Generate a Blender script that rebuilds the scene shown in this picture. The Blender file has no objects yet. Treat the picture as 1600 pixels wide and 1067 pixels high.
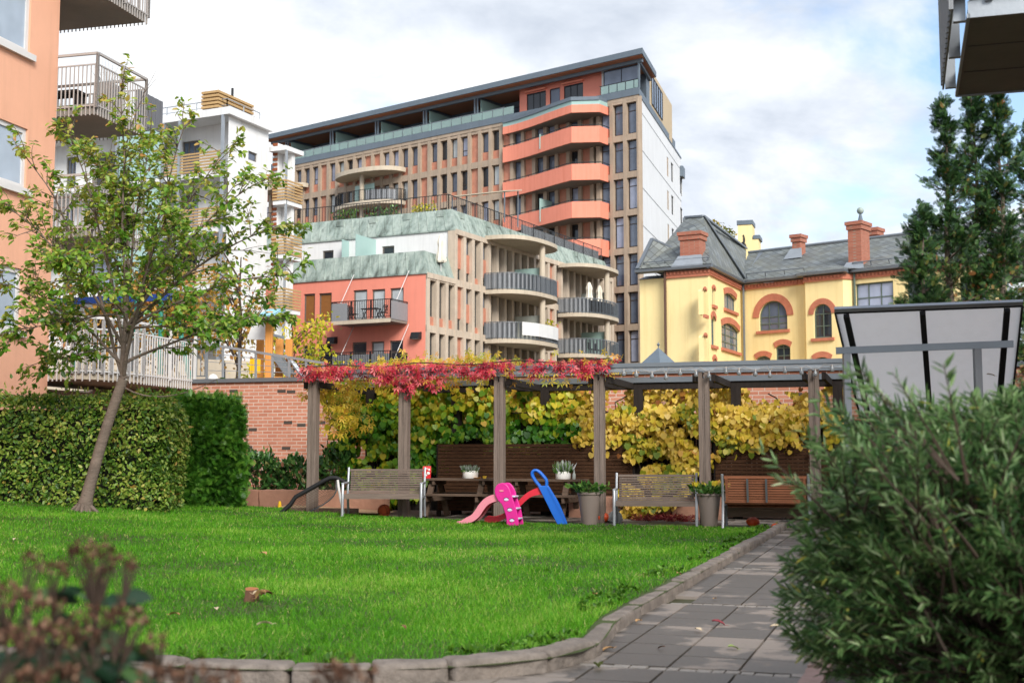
import bpy, math, random
import numpy as np
from mathutils import Vector, Matrix, noise as mnoise
random.seed(7); rng = np.random.default_rng(11)
SC = bpy.context.scene; COL = SC.collection
R = math.radians
# ------------------------------------------------------------------ camera
FPX, CX, CY, HOR, CAMZ = 2000.0, 800.0, 533.5, 720.0, 1.4
TILT = math.atan((HOR - CY) / FPX)
CAM = Vector((0, 0, CAMZ))
cd = bpy.data.cameras.new('camera'); cam = bpy.data.objects.new('camera', cd); COL.objects.link(cam)
cam.location = CAM; cam.rotation_euler = (math.pi/2 + TILT, 0, 0)
cd.sensor_width = 36; cd.lens = FPX/1600*36; cd.clip_end = 3000; cd.clip_start = .05
cd.dof.use_dof = True; cd.dof.focus_distance = 27; cd.dof.aperture_fstop = 2.7
SC.camera = cam
def ray(px, py):
    a = (px-CX)/FPX; b = (CY-py)/FPX; s, c = math.sin(TILT), math.cos(TILT)
    return Vector((a, c - b*s, s + b*c))
def at(px, py, Y):
    d = ray(px, py); return CAM + d*(Y/d.y)
def vpdir(px):
    d = ray(px, HOR); return Vector((d.x, d.y, 0)).normalized()
def sstep(a, b, x):
    t = min(1, max(0, (x-a)/(b-a))); return t*t*(3-2*t)
def zp(Y): return .0164*min(max(0, Y-8), 22)
def zl(X, Y):
    d = max(0, 2-X)
    return zp(Y) + .0037*d*d*sstep(9, 19, Y) + .095*(1-sstep(13, 23, Y)) 
# ------------------------------------------------------------------ objects
WM = {}
def tag(o, label=None, cat=None, group=None, kind=None):
    if label: o['label'] = label
    if cat: o['category'] = cat
    if group: o['group'] = group
    if kind: o['kind'] = kind
    return o
def thing(name, label, cat, loc=(0,0,0), rz=0, group=None):
    o = bpy.data.objects.new(name, None); COL.objects.link(o); o.empty_display_size = .2
    place(o, loc, rz); return tag(o, label, cat, group)
def place(o, loc, rz=0):
    o.location = loc; o.rotation_euler = (0, 0, rz)
    WM[o.name] = Matrix.Translation(Vector(loc)) @ Matrix.Rotation(rz, 4, 'Z')
def dup(root, loc, rz=0, label=None, group=None):
    def cp(o, par):
        c = o.copy(); COL.objects.link(c)
        if par: c.parent = par
        for ch in [x for x in bpy.data.objects if x.parent == o]: cp(ch, c)
        return c
    r = cp(root, None); place(r, loc, rz)
    if label: r['label'] = label
    if group: r['group'] = group
    return r
Z = Vector((0, 0, 1))
class MB:
    def __init__(s, M=None): s.v = []; s.f = []; s.m = []; s.M = M; s.mi = 0
    def add(s, vs, fs, M=None):
        n = len(s.v)
        for p in vs:
            p = Vector(p)
            if M is not None: p = M @ p
            if s.M is not None: p = s.M @ p
            s.v.append(p)
        for f in fs: s.f.append([i+n for i in f]); s.m.append(s.mi)
        return s
    def box(s, x0, x1, y0, y1, z0, z1, M=None):
        return s.add([(x0,y0,z0),(x1,y0,z0),(x1,y1,z0),(x0,y1,z0),(x0,y0,z1),(x1,y0,z1),(x1,y1,z1),(x0,y1,z1)],
            [(0,3,2,1),(4,5,6,7),(0,1,5,4),(1,2,6,5),(2,3,7,6),(3,0,4,7)], M)
    def cbox(s, c, d, M=None):
        return s.box(c[0]-d[0]/2,c[0]+d[0]/2,c[1]-d[1]/2,c[1]+d[1]/2,c[2]-d[2]/2,c[2]+d[2]/2, M)
    def beam(s, p, q, w, h, up=Z):
        p, q = Vector(p), Vector(q); d = (q-p).normalized()
        x = d.cross(up)
        x = d.cross(Vector((1,0,0))) if x.length < 1e-4 else x
        x.normalize(); y = x.cross(d)
        o = [(-1,-1),(1,-1),(1,1),(-1,1)]
        return s.add([e + x*a*w/2 + y*b*h/2 for e in (p,q) for a,b in o],
            [(0,1,2,3),(4,7,6,5),(0,4,5,1),(1,5,6,2),(2,6,7,3),(3,7,4,0)])
    def tube(s, pts, r, n=8, caps=True):
        pts = [Vector(p) for p in pts]; m = len(pts)
        rs = r if isinstance(r, (list, tuple)) else [r]*m
        vs = []; ref = None
        for i, p in enumerate(pts):
            d = (pts[min(i+1,m-1)]-pts[max(i-1,0)]).normalized()
            if ref is None:
                ref = d.orthogonal().normalized()
            x = (ref - d*ref.dot(d))
            x = d.orthogonal() if x.length < 1e-5 else x
            x.normalize(); ref = x; y = d.cross(x)
            vs += [p + (x*math.cos(2*math.pi*k/n)+y*math.sin(2*math.pi*k/n))*rs[i] for k in range(n)]
        fs = [(i*n+k, i*n+(k+1)%n, (i+1)*n+(k+1)%n, (i+1)*n+k) for i in range(m-1) for k in range(n)]
        if caps: fs += [tuple(range(n))[::-1], tuple((m-1)*n+k for k in range(n))]
        return s.add(vs, fs)
    def lathe(s, prof, c=(0,0,0), n=16, M=None):
        m = len(prof); vs = []
        for r, z in prof: vs += [(c[0]+r*math.cos(2*math.pi*k/n), c[1]+r*math.sin(2*math.pi*k/n), c[2]+z) for k in range(n)]
        fs = [(i*n+k, i*n+(k+1)%n, (i+1)*n+(k+1)%n, (i+1)*n+k) for i in range(m-1) for k in range(n)]
        fs += [tuple(range(n))[::-1], tuple((m-1)*n+k for k in range(n))]
        return s.add(vs, fs, M)
    def extr(s, pts, vec):
        pts = [Vector(p) for p in pts]; n = len(pts); vec = Vector(vec)
        return s.add(pts + [p+vec for p in pts],
            [tuple(range(n))[::-1], tuple(range(n, 2*n))] + [(i, (i+1)%n, n+(i+1)%n, n+i) for i in range(n)])
    def prism(s, poly, z0, z1): return s.extr([(x, y, z0) for x, y in poly], (0, 0, z1-z0))
    def strip(s, pts, z0, z1, t):
        """a wall of thickness t following a plan polyline"""
        P = [Vector((p[0], p[1], 0)) for p in pts]; m = len(P); off = []
        for i in range(m):
            d = (P[min(i+1,m-1)]-P[max(i-1,0)]).normalized(); off.append(Vector((-d.y, d.x, 0))*t)
        vs = []
        for i in range(m):
            a, b = P[i], P[i]+off[i]
            vs += [(a.x,a.y,z0),(b.x,b.y,z0),(b.x,b.y,z1),(a.x,a.y,z1)]
        fs = [(0,3,2,1), tuple(4*(m-1)+k for k in (0,1,2,3))]
        for i in range(m-1):
            for k in range(4): fs.append((4*i+k, 4*i+(k+1)%4, 4*i+4+(k+1)%4, 4*i+4+k))
        return s.add(vs, fs)
    def sphere(s, c, r, n=12, sc=(1,1,1)):
        h = n//2
        return s.lathe([(max(1e-4, r*math.sin(math.pi*i/h)), -r*math.cos(math.pi*i/h)) for i in range(h+1)], (0,0,0), n,
            Matrix.Translation(Vector(c)) @ Matrix.Diagonal((sc[0],sc[1],sc[2],1)))
    def poly(s, pts): return s.add(pts, [tuple(range(len(pts)))])
    def build(s, name, mats, parent=None, smooth=False, local=False, bevel=0, kind=None):
        me = bpy.data.meshes.new(name)
        W = WM.get(parent.name) if parent is not None else None
        vs = s.v
        if W is not None and not local:
            I = W.inverted(); vs = [I @ p for p in vs]
        me.from_pydata([tuple(p) for p in vs], [], s.f)
        mats = mats if isinstance(mats, (list, tuple)) else [mats]
        for m in mats: me.materials.append(m)
        if len(mats) > 1: me.polygons.foreach_set('material_index', s.m)
        if smooth:
            me.polygons.foreach_set('use_smooth', [True]*len(s.f))
        o = bpy.data.objects.new(name, me); COL.objects.link(o)
        if parent is not None:
            o.parent = parent; WM[o.name] = W if W is not None else Matrix.Identity(4)
        else: WM[o.name] = Matrix.Identity(4)
        if smooth == 'auto' or smooth is True:
            try: me.set_sharp_from_angle(angle=R(38))
            except Exception: pass
        if bevel:
            b = o.modifiers.new('bevel', 'BEVEL'); b.width = bevel; b.segments = 2; b.limit_method = 'ANGLE'
        if kind: o['kind'] = kind
        return o
# ------------------------------------------------------------------ leaf clouds
def TM(v, f): return np.array(v, float), f
T_LEAF = TM([(0,0,0),(.27,.28,.07),(.22,.66,.04),(0,1,-.06),(-.22,.66,.04),(-.27,.28,.07)], [(0,1,2,3),(0,3,4,5)])
T_HEART = TM([(0,.05,0),(.32,-.05,.05),(.52,.3,.06),(.34,.72,.02),(0,1,-.08),(-.34,.72,.02),(-.52,.3,.06),(-.32,-.05,.05)], [(0,1,2,3),(0,3,4,5),(0,5,6,7)])
T_LONG = TM([(0,0,0),(.075,.3,.03),(.06,.68,.0),(0,1,-.08),(-.06,.68,.0),(-.075,.3,.03)], [(0,1,2,3),(0,3,4,5)])
T_QUAD = TM([(0,0,0),(.36,.5,.06),(0,1,0),(-.36,.5,.06)], [(0,1,2,3)])
def _star():
    v = []; f = []
    for k, a in enumerate((-105,-52,0,52,105)):
        c, s = math.cos(R(a)), math.sin(R(a)); L = (.62,.85,1,.85,.62)[k]; n = len(v)
        for x, y, z in ((0,.04,0),(.15,.55,.04),(0,1,-.1),(-.15,.55,.04)):
            x *= L; y *= L; v.append((x*c+y*s, -x*s+y*c, z))
        f.append((n,n+1,n+2,n+3))
    return TM(v, f)
T_STAR = _star()
def _spray():
    v = []; f = []
    def q(x0,y0,a,L,w):
        n = len(v); c, s = math.cos(a), math.sin(a)
        for x, y in ((0,0),(w,.5*L),(0,L),(-w,.5*L)): v.append((x0+x*c+y*s, y0-x*s+y*c, -.12*(abs(x0+x*c+y*s))))
        f.append((n,n+1,n+2,n+3))
    q(0,0,0,1,.07)
    for y, L in ((.15,.5),(.35,.5),(.55,.4),(.75,.25)):
        for sg in (-1,1): q(0,y,sg*.75,L,.06)
    return TM(v, f)
T_SPRAY = _spray()
def _frond():
    v = []; f = []
    def q(x0,y0,a,L,w):
        n = len(v); c, s = math.cos(a), math.sin(a)
        for x, y in ((0,0),(w,.4*L),(0,L),(-w,.4*L)): v.append((x0+x*c+y*s, y0-x*s+y*c, -.2*(x0+x*c+y*s)**2-.08*(y0+y*c)**2))
        f.append((n,n+1,n+2,n+3))
    q(0,0,0,1,.035)
    for y, L in ((.12,.42),(.26,.5),(.40,.46),(.54,.4),(.68,.3),(.82,.2)):
        for sg in (-1, 1): q(0,y+.03*sg,sg*.72,L,.04)
    return TM(v, f)
T_FROND = _frond()
T_BLADE = TM([(-.5,0,0),(.5,0,0),(.38,.55,.12),(-.38,.55,.12),(0,1,.4)], [(0,1,2,3),(3,2,4)])
def nrm(a): return a/np.maximum(np.linalg.norm(a, axis=1, keepdims=True), 1e-9)
def cloud(name, P, A, N, S, tm, mat, parent=None, rnd=None, WX=None, kind=None):
    """many small leaf faces as one mesh: P places, A growing direction, N rough normal, S size"""
    P = np.asarray(P, float); n = len(P); A = nrm(np.asarray(A, float)); N = np.asarray(N, float)
    B = nrm(np.cross(A, N)); N = np.cross(B, A); S = np.asarray(S, float)
    tv, tf = tm; k = len(tv)
    W = np.ones(n) if WX is None else WX
    V = P[:,None,:] + S[:,None,None]*(tv[None,:,0,None]*W[:,None,None]*B[:,None,:] + tv[None,:,1,None]*A[:,None,:] + tv[None,:,2,None]*N[:,None,:])
    V = V.reshape(-1, 3)
    if parent is not None and parent.name in WM:
        I = np.array(WM[parent.name].inverted()); V = V @ I[:3,:3].T + I[:3,3]
    lt = np.array([len(f) for f in tf]); lp = np.concatenate([np.array(f) for f in tf])
    loops = (np.arange(n)[:,None]*k + lp[None,:]).ravel().astype(np.int32)
    tot = np.tile(lt, n).astype(np.int32); start = np.concatenate([[0], np.cumsum(tot)[:-1]]).astype(np.int32)
    me = bpy.data.meshes.new(name)
    me.vertices.add(len(V)); me.vertices.foreach_set('co', V.astype(np.float32).ravel())
    me.loops.add(len(loops)); me.loops.foreach_set('vertex_index', loops)
    me.polygons.add(len(tot)); me.polygons.foreach_set('loop_start', start); me.polygons.foreach_set('loop_total', tot)
    if rnd is None: rnd = rng.random(n)
    a = me.attributes.new('rnd', 'FLOAT', 'POINT'); a.data.foreach_set('value', np.repeat(np.clip(rnd,0,1), k).astype(np.float32))
    me.update(); me.materials.append(mat)
    o = bpy.data.objects.new(name, me); COL.objects.link(o)
    if parent is not None: o.parent = parent; WM[o.name] = WM.get(parent.name, Matrix.Identity(4))
    if kind: o['kind'] = kind
    return o
def rdir(n, zb=0.0):
    v = rng.normal(size=(n,3)); v[:,2] += zb; return nrm(v)
# ------------------------------------------------------------------ materials
def C(h, k=1.0):
    h = h.lstrip('#'); o = []
    for i in (0,2,4):
        c = int(h[i:i+2],16)/255; o.append((c/12.92 if c <= .04045 else ((c+.055)/1.055)**2.4)*k)
    return (*o, 1)
class NT:
    def __init__(s, name):
        s.m = bpy.data.materials.new(name); s.m.use_nodes = True; s.t = s.m.node_tree; s.t.nodes.clear()
    def n(s, typ, **kw):
        x = s.t.nodes.new(typ)
        for k, v in kw.items():
            if k in x.inputs.keys(): 
                i = x.inputs[k]
                if isinstance(v, bpy.types.NodeSocket): s.t.links.new(v, i)
                else: i.default_value = v
            else: setattr(x, k, v)
        return x
    def l(s, a, b): s.t.links.new(a, b)
    def mix(s, f, a, b, mode='MIX'):
        x = s.t.nodes.new('ShaderNodeMix'); x.data_type = 'RGBA'; x.blend_type = mode
        for i, v in ((0,f),(6,a),(7,b)):
            if isinstance(v, bpy.types.NodeSocket): s.t.links.new(v, x.inputs[i])
            else: x.inputs[i].default_value = v
        return x.outputs[2]
    def ramp(s, f, stops, interp='LINEAR'):
        x = s.t.nodes.new('ShaderNodeValToRGB'); s.l(f, x.inputs[0]); x.color_ramp.interpolation = interp
        e = x.color_ramp.elements
        while len(e) < len(stops): e.new(.5)
        for i, (p, c) in enumerate(stops): e[i].position = p; e[i].color = c if len(c) == 4 else (*c, 1)
        return x.outputs[0]
    def out(s, sh): o = s.t.nodes.new('ShaderNodeOutputMaterial'); s.l(sh, o.inputs[0]); return s.m
    def noise(s, vec, scale, detail=4, rough=.6):
        x = s.n('ShaderNodeTexNoise', Scale=scale, Detail=detail, Roughness=rough); s.l(vec, x.inputs['Vector']); return x.outputs[0]
def mat(name, col, rough=.75, var=.18, scale=2.0, bump=.15, bscale=None, metal=0, spec=.4, streak=0, dirt=None, dirt_amt=.0, stretch=(1,1,1), coat=0):
    """paint, plaster, concrete, wood: base colour broken by noise at two scales, a bump, optional vertical streaks"""
    t = NT(name); tc = t.n('ShaderNodeTexCoord'); mp = t.n('ShaderNodeMapping'); t.l(tc.outputs['Object'], mp.inputs[0])
    mp.inputs['Scale'].default_value = stretch
    v = mp.outputs[0]
    col = col if len(col) == 4 else (*col, 1)
    n1 = t.noise(v, scale, 5); n2 = t.noise(v, scale*9, 3)
    dk = tuple(c*(1-var) for c in col[:3])+(1,); lt = tuple(min(1, c*(1+var*.7)) for c in col[:3])+(1,)
    c = t.mix(t.ramp(n1, [(.3,(0,0,0)),(.7,(1,1,1))]), dk, lt)
    c = t.mix(.35, c, t.mix(n2, dk, lt))
    if streak or dirt_amt:
        m2 = t.n('ShaderNodeMapping'); t.l(tc.outputs['Object'], m2.inputs[0]); m2.inputs['Scale'].default_value = (3, 3, .18)
        ns = t.noise(m2.outputs[0], 1.6, 5)
        c = t.mix(t.ramp(ns, [(.48,(0,0,0)),(.72,(dirt_amt+streak,)*3)]), c, dirt or tuple(x*.45 for x in col[:3])+(1,))
    b = t.n('ShaderNodeBsdfPrincipled', Roughness=rough, Metallic=metal); t.l(c, b.inputs['Base Color'])
    b.inputs['Specular IOR Level'].default_value = spec
    if coat: b.inputs['Coat Weight'].default_value = coat; b.inputs['Coat Roughness'].default_value = .2
    if bump:
        bp = t.n('ShaderNodeBump', Strength=bump, Distance=.02); t.l(t.noise(v, bscale or scale*14, 4), bp.inputs['Height']); t.l(bp.outputs[0], b.inputs['Normal'])
    return t.out(b.outputs[0])
def leafmat(name, stops, trans=.3, rough=.45, spec=.35, clump=1.2):
    t = NT(name); at_ = t.n('ShaderNodeAttribute', attribute_name='rnd')
    c = t.ramp(at_.outputs['Fac'], stops)
    tc = t.n('ShaderNodeTexCoord'); nz = t.noise(tc.outputs['Object'], clump, 2)
    c = t.mix(t.ramp(nz, [(.35,(0,0,0)),(.65,(.35,)*3)]), c, t.mix(1.0, c, (.55,.62,.5,1), 'MULTIPLY'))
    b = t.n('ShaderNodeBsdfPrincipled', Roughness=rough); t.l(c, b.inputs['Base Color']); b.inputs['Specular IOR Level'].default_value = spec
    tr = t.n('ShaderNodeBsdfTranslucent'); t.l(c, tr.inputs[0])
    mx = t.n('ShaderNodeMixShader'); mx.inputs[0].default_value = trans; t.l(b.outputs[0], mx.inputs[1]); t.l(tr.outputs[0], mx.inputs[2])
    return t.out(mx.outputs[0])
def brickmat(name, c1, c2, mortar, axis='x', scale=1.0, w=.25, h=.075, ms=.012, squash=0, dark=None):
    t = NT(name); tc = t.n('ShaderNodeTexCoord'); sp = t.n('ShaderNodeSeparateXYZ'); t.l(tc.outputs['Object'], sp.inputs[0])
    cb = t.n('ShaderNodeCombineXYZ')
    if axis == 'xy':
        ad = t.n('ShaderNodeMath', operation='ADD'); t.l(sp.outputs[0], ad.inputs[0]); t.l(sp.outputs[1], ad.inputs[1]); t.l(ad.outputs[0], cb.inputs[0])
    else: t.l(sp.outputs['XYZ'.index(axis.upper())], cb.inputs[0])
    t.l(sp.outputs[2], cb.inputs[1])
    br = t.n('ShaderNodeTexBrick', Color1=c1, Color2=c2, Mortar=mortar, Scale=scale)
    br.inputs['Brick Width'].default_value = w; br.inputs['Row Height'].default_value = h; br.inputs['Mortar Size'].default_value = ms
    br.inputs['Mortar Smooth'].default_value = .3; t.l(cb.outputs[0], br.inputs[0])
    nz = t.noise(cb.outputs[0], 1.3, 5)
    c = t.mix(t.ramp(nz, [(.3,(0,0,0)),(.75,(.55,)*3)]), br.outputs[0], tuple(x*.62 for x in c1[:3])+(1,))
    c = t.mix(.25, c, t.mix(t.noise(cb.outputs[0], 40, 2), (.1,.05,.04,1), (.9,.7,.6,1)), 'SOFT_LIGHT')
    b = t.n('ShaderNodeBsdfPrincipled', Roughness=.85); t.l(c, b.inputs['Base Color'])
    bp = t.n('ShaderNodeBump', Strength=.5, Distance=.01, invert=True); t.l(br.outputs[1], bp.inputs['Height']); t.l(bp.outputs[0], b.inputs['Normal'])
    return t.out(b.outputs[0])
def glassmat(name, col, rough=.05, spec=.6):
    t = NT(name); tc = t.n('ShaderNodeTexCoord')
    nz = t.noise(tc.outputs['Object'], .7, 3)
    c = t.mix(nz, tuple(x*.5 for x in col[:3])+(1,), tuple(min(1,x*1.5) for x in col[:3])+(1,))
    b = t.n('ShaderNodeBsdfPrincipled', Roughness=rough); t.l(c, b.inputs['Base Color']); b.inputs['Specular IOR Level'].default_value = spec
    bp = t.n('ShaderNodeBump', Strength=.03, Distance=.05); t.l(t.noise(tc.outputs['Object'], 1.1, 1), bp.inputs['Height']); t.l(bp.outputs[0], b.inputs['Normal'])
    return t.out(b.outputs[0])
def clearmat(name, tint=(.75,.9,.88,1), f=.55):
    t = NT(name); tr = t.n('ShaderNodeBsdfTransparent', Color=tint)
    b = t.n('ShaderNodeBsdfPrincipled', Roughness=.1); b.inputs['Base Color'].default_value = (.45,.58,.56,1)
    mx = t.n('ShaderNodeMixShader'); mx.inputs[0].default_value = 1-f; t.l(tr.outputs[0], mx.inputs[1]); t.l(b.outputs[0], mx.inputs[2])
    return t.out(mx.outputs[0])
def woodmat(name, col, var=.35, axis='x', rough=.8):
    st = {'x':(1,14,14),'y':(14,1,14),'z':(14,14,1)}[axis]
    return mat(name, col, rough=rough, var=var, scale=1.8, bump=.35, bscale=5, stretch=st, spec=.2)
K = {}
K['concrete'] = mat('concrete', C('#c8b8a5'), var=.2, scale=.9, streak=.35, bump=.3)
K['concrete_tower'] = mat('concrete_exposed', C('#ab9986'), var=.22, scale=.8, streak=.35, bump=.3)
K['concrete_light'] = mat('concrete_pale', C('#c3b6a2'), var=.15, scale=.7, streak=.3, bump=.2)
K['concrete_grey'] = mat('concrete_grey', C('#98928a'), var=.2, scale=1.4, streak=.4, bump=.25)
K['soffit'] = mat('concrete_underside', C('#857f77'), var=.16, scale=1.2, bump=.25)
K['brick_t'] = mat('brick_infill', C('#bd8069'), var=.28, scale=1.5, bump=.3, streak=.25, dirt=C('#c99a84'))
K['salmon_bal'] = mat('salmon_render', C('#e99078'), var=.08, scale=.5, bump=.05, streak=.3, dirt=C('#c9623f'))
K['salmon_wall'] = mat('salmon_plaster', C('#e48c78'), var=.07, scale=.4, bump=.08, streak=.12)
K['peach'] = mat('peach_plaster', C('#e4ac8e'), var=.08, scale=.6, bump=.22, bscale=60, streak=.16)
K['white_wall'] = mat('white_plaster', C('#dfe0e0'), var=.07, scale=.5, bump=.05, streak=.2, dirt=C('#a9aaa8'))
K['white_panel'] = mat('white_cladding', C('#dcdfe2'), var=.05, scale=.4, bump=.03, streak=.22, dirt=C('#9da09e'))
K['yellow'] = mat('yellow_plaster', C('#f3dda2'), var=.08, scale=.5, bump=.1, streak=.2, dirt=C('#c79f4d'))
K['beige'] = mat('beige_render', C('#c0ad8f'), var=.06, scale=.4, bump=.05)
K['slate_metal'] = mat('slate_metal', C('#65717c'), var=.12, scale=.6, bump=.03, rough=.5, streak=.15)
K['dark_metal'] = mat('dark_metal', C('#2b2d30'), var=.2, scale=3, bump=.05, rough=.45, metal=.3)
K['grey_metal'] = mat('grey_metal', C('#80868c'), var=.12, scale=2, bump=.05, rough=.4, metal=.6)
K['mesh_grey'] = mat('perforated_metal', C('#8b8e92'), var=.1, scale=6, bump=.1, rough=.6, metal=.1)
K['galv'] = mat('galvanised_steel', C('#a4aab0'), var=.16, scale=2.5, bump=.08, rough=.42, metal=.55)
K['white_metal'] = mat('white_painted_metal', C('#d4d2d0'), var=.08, scale=3, bump=.03, rough=.4)
K['pale_metal'] = mat('pale_painted_metal', C('#a9a4a0'), var=.1, scale=3, bump=.03, rough=.45)
K['soffit_wood'] = woodmat('soffit_boards', C('#b5795c'), axis='x', var=.25)  # board colour lightened to make up for missing bounce light
K['batten'] = woodmat('golden_battens', C('#b5966a'), axis='x', var=.25)
K['batten_red'] = woodmat('red_battens', C('#9a5a3c'), axis='x', var=.25)
K['weathered'] = woodmat('weathered_timber', C('#7d7067'), axis='z', var=.45)
K['bench_wood'] = woodmat('bench_slats', C('#74675e'), axis='x', var=.35)
K['bench_red'] = woodmat('bench_slats_brown', C('#8f5c42'), axis='x', var=.35)
K['table_wood'] = woodmat('table_planks', C('#5c4c40'), axis='x', var=.4)
K['screen_wood'] = woodmat('stained_slats', C('#48301f'), axis='x', var=.45)
K['screen_dark'] = woodmat('dark_timber', C('#2e2825'), axis='z', var=.35)
K['play_wood'] = woodmat('orange_posts', C('#cf8f4c'), axis='z', var=.2)
K['slate_tile'] = None
K['glass'] = glassmat('window_glass', C('#626c7e'))
K['glass_dark'] = glassmat('window_glass_dark', C('#2a2f36'))
K['glass_blind'] = glassmat('window_blind', C('#b3bcc0'), rough=.12)
K['glass_pale'] = glassmat('window_curtain', C('#9aa2b8'), rough=.12)
K['glass_sky'] = glassmat('window_painted_sky', C('#a3b0be'), rough=.06)  # sky reflection painted in as a lighter pane colour
K['blind_brown'] = mat('brown_blind', C('#8a5a2c'), var=.2, scale=4, stretch=(1,1,6))
K['frost'] = mat('frosted_glass', C('#9fbdb8'), var=.06, scale=1, bump=0, rough=.25)
K['frost_grey'] = mat('frosted_glass_grey', C('#a3a8a2'), var=.06, scale=1, bump=0, rough=.25)
K['clear'] = clearmat('rail_glass')
K['brown_frame'] = mat('brown_frame', C('#3b302a'), var=.15, scale=3, bump=0, rough=.5)
K['grey_frame'] = mat('grey_frame', C('#6b665f'), var=.12, scale=3, bump=0, rough=.5)
K['green_frame'] = mat('grey_green_frame', C('#5d6a60'), var=.12, scale=3, bump=0, rough=.5)
K['arch_brick'] = mat('red_arch_brick', C('#bd755b'), var=.25, scale=3, bump=.2, bscale=30)
K['stone'] = mat('reddish_sandstone', C('#9d7460'), var=.22, scale=2.2, bump=.6, bscale=9)
K['granite'] = mat('kerb_granite', C('#7c736b'), var=.55, scale=5, bump=.9, bscale=22, rough=.9, streak=.2, dirt=C('#3b332b'))
K['soil'] = mat('dark_soil', C('#3a2f26'), var=.4, scale=3, bump=.6)
K['gravel'] = mat('gravel_floor', C('#5d544b'), var=.4, scale=9, bump=.8, bscale=60)
K['black'] = mat('black_foam', C('#17181a'), var=.2, scale=6, bump=.2, rough=.7)
K['pot'] = mat('taupe_pot', C('#80746d'), var=.08, scale=3, bump=.1, rough=.6)
K['white_pot'] = mat('white_pot', C('#e4e2dd'), var=.04, scale=3, bump=.02, rough=.4)
K['bark'] = mat('cherry_bark', C('#6f6258'), var=.4, scale=2.5, bump=.9, bscale=10, stretch=(1,1,4.0), rough=.9)
K['twig'] = mat('dark_twigs', C('#43352b'), var=.3, scale=6, bump=.2)
def coppermat():
    t = NT('copper_patina'); tc = t.n('ShaderNodeTexCoord'); mp = t.n('ShaderNodeMapping'); t.l(tc.outputs['Object'], mp.inputs[0]); mp.inputs['Scale'].default_value = (1.6,1.6,.35)
    n1 = t.noise(mp.outputs[0], 1.0, 6, .65); n2 = t.noise(tc.outputs['Object'], 4, 4)
    c = t.ramp(n1, [(.3, C('#485049')), (.43, C('#82918a')), (.58, C('#a2afa7')), (.72, C('#5c6861'))])
    c = t.mix(t.ramp(n2, [(.5,(0,0,0)),(.75,(.4,)*3)]), c, C('#4b4f44'))
    b = t.n('ShaderNodeBsdfPrincipled', Roughness=.7); t.l(c, b.inputs['Base Color']); return t.out(b.outputs[0])
K['copper'] = coppermat()
def slatemat():
    t = NT('slate_tiles'); tc = t.n('ShaderNodeTexCoord'); mp = t.n('ShaderNodeMapping'); t.l(tc.outputs['UV'], mp.inputs[0])
    mp.inputs['Rotation'].default_value = (0, 0, R(45))
    br = t.n('ShaderNodeTexBrick', Color1=C('#5b6266'), Color2=C('#7f8688'), Mortar=C('#3c4044'), Scale=1.0)
    br.offset = 0; br.inputs['Brick Width'].default_value = .42; br.inputs['Row Height'].default_value = .42; br.inputs['Mortar Size'].default_value = .022
    t.l(mp.outputs[0], br.inputs[0])
    n = t.noise(tc.outputs['UV'], .8, 5)
    c = t.mix(t.ramp(n, [(.35,(0,0,0)),(.7,(.6,)*3)]), br.outputs[0], C('#6b6a58'))
    b = t.n('ShaderNodeBsdfPrincipled', Roughness=.6); t.l(c, b.inputs['Base Color']); return t.out(b.outputs[0])
K['slate_tile'] = slatemat()
def uv_planar(o):
    """metric UVs per face: u along the eave, v up the slope"""
    me = o.data; uv = me.uv_layers.new(name='UVMap')
    for p in me.polygons:
        n = p.normal; e = Vector((-n.y, n.x, 0)); e = Vector((1,0,0)) if e.length < 1e-4 else e.normalized(); g = n.cross(e)
        for li in p.loop_indices:
            co = me.vertices[me.loops[li].vertex_index].co; uv.data[li].uv = (co.dot(e), co.dot(g))
# ------------------------------------------------------------------ facades
class Fac:
    """a vertical wall plane: local x to the right seen from outside, y into the wall, z up"""
    def __init__(s, O, u):
        u = Vector((u[0], u[1], 0)).normalized(); w = Vector((-u.y, u.x, 0)); s.O = Vector((O[0], O[1], 0)); s.u = u; s.w = w
        s.M = Matrix(((u.x, w.x, 0, s.O.x), (u.y, w.y, 0, s.O.y), (0, 0, 1, 0), (0, 0, 0, 1)))
    def uv(s, px, py, off=0):
        d = ray(px, py); t = (s.O + s.w*off - CAM).dot(s.w)/d.dot(s.w); p = CAM + d*t
        return (p-s.O).dot(s.u), p.z
    def mb(s): return MB(s.M)
    def rect(s, x0, x1, y0, y1, off=0):
        ym = (y0+y1)/2; xm = (x0+x1)/2
        return s.uv(x0, ym, off)[0], s.uv(x1, ym, off)[0], s.uv(xm, y1, off)[1], s.uv(xm, y0, off)[1]
    def pt(s, u, y, z): return s.M @ Vector((u, y, z))
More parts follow.
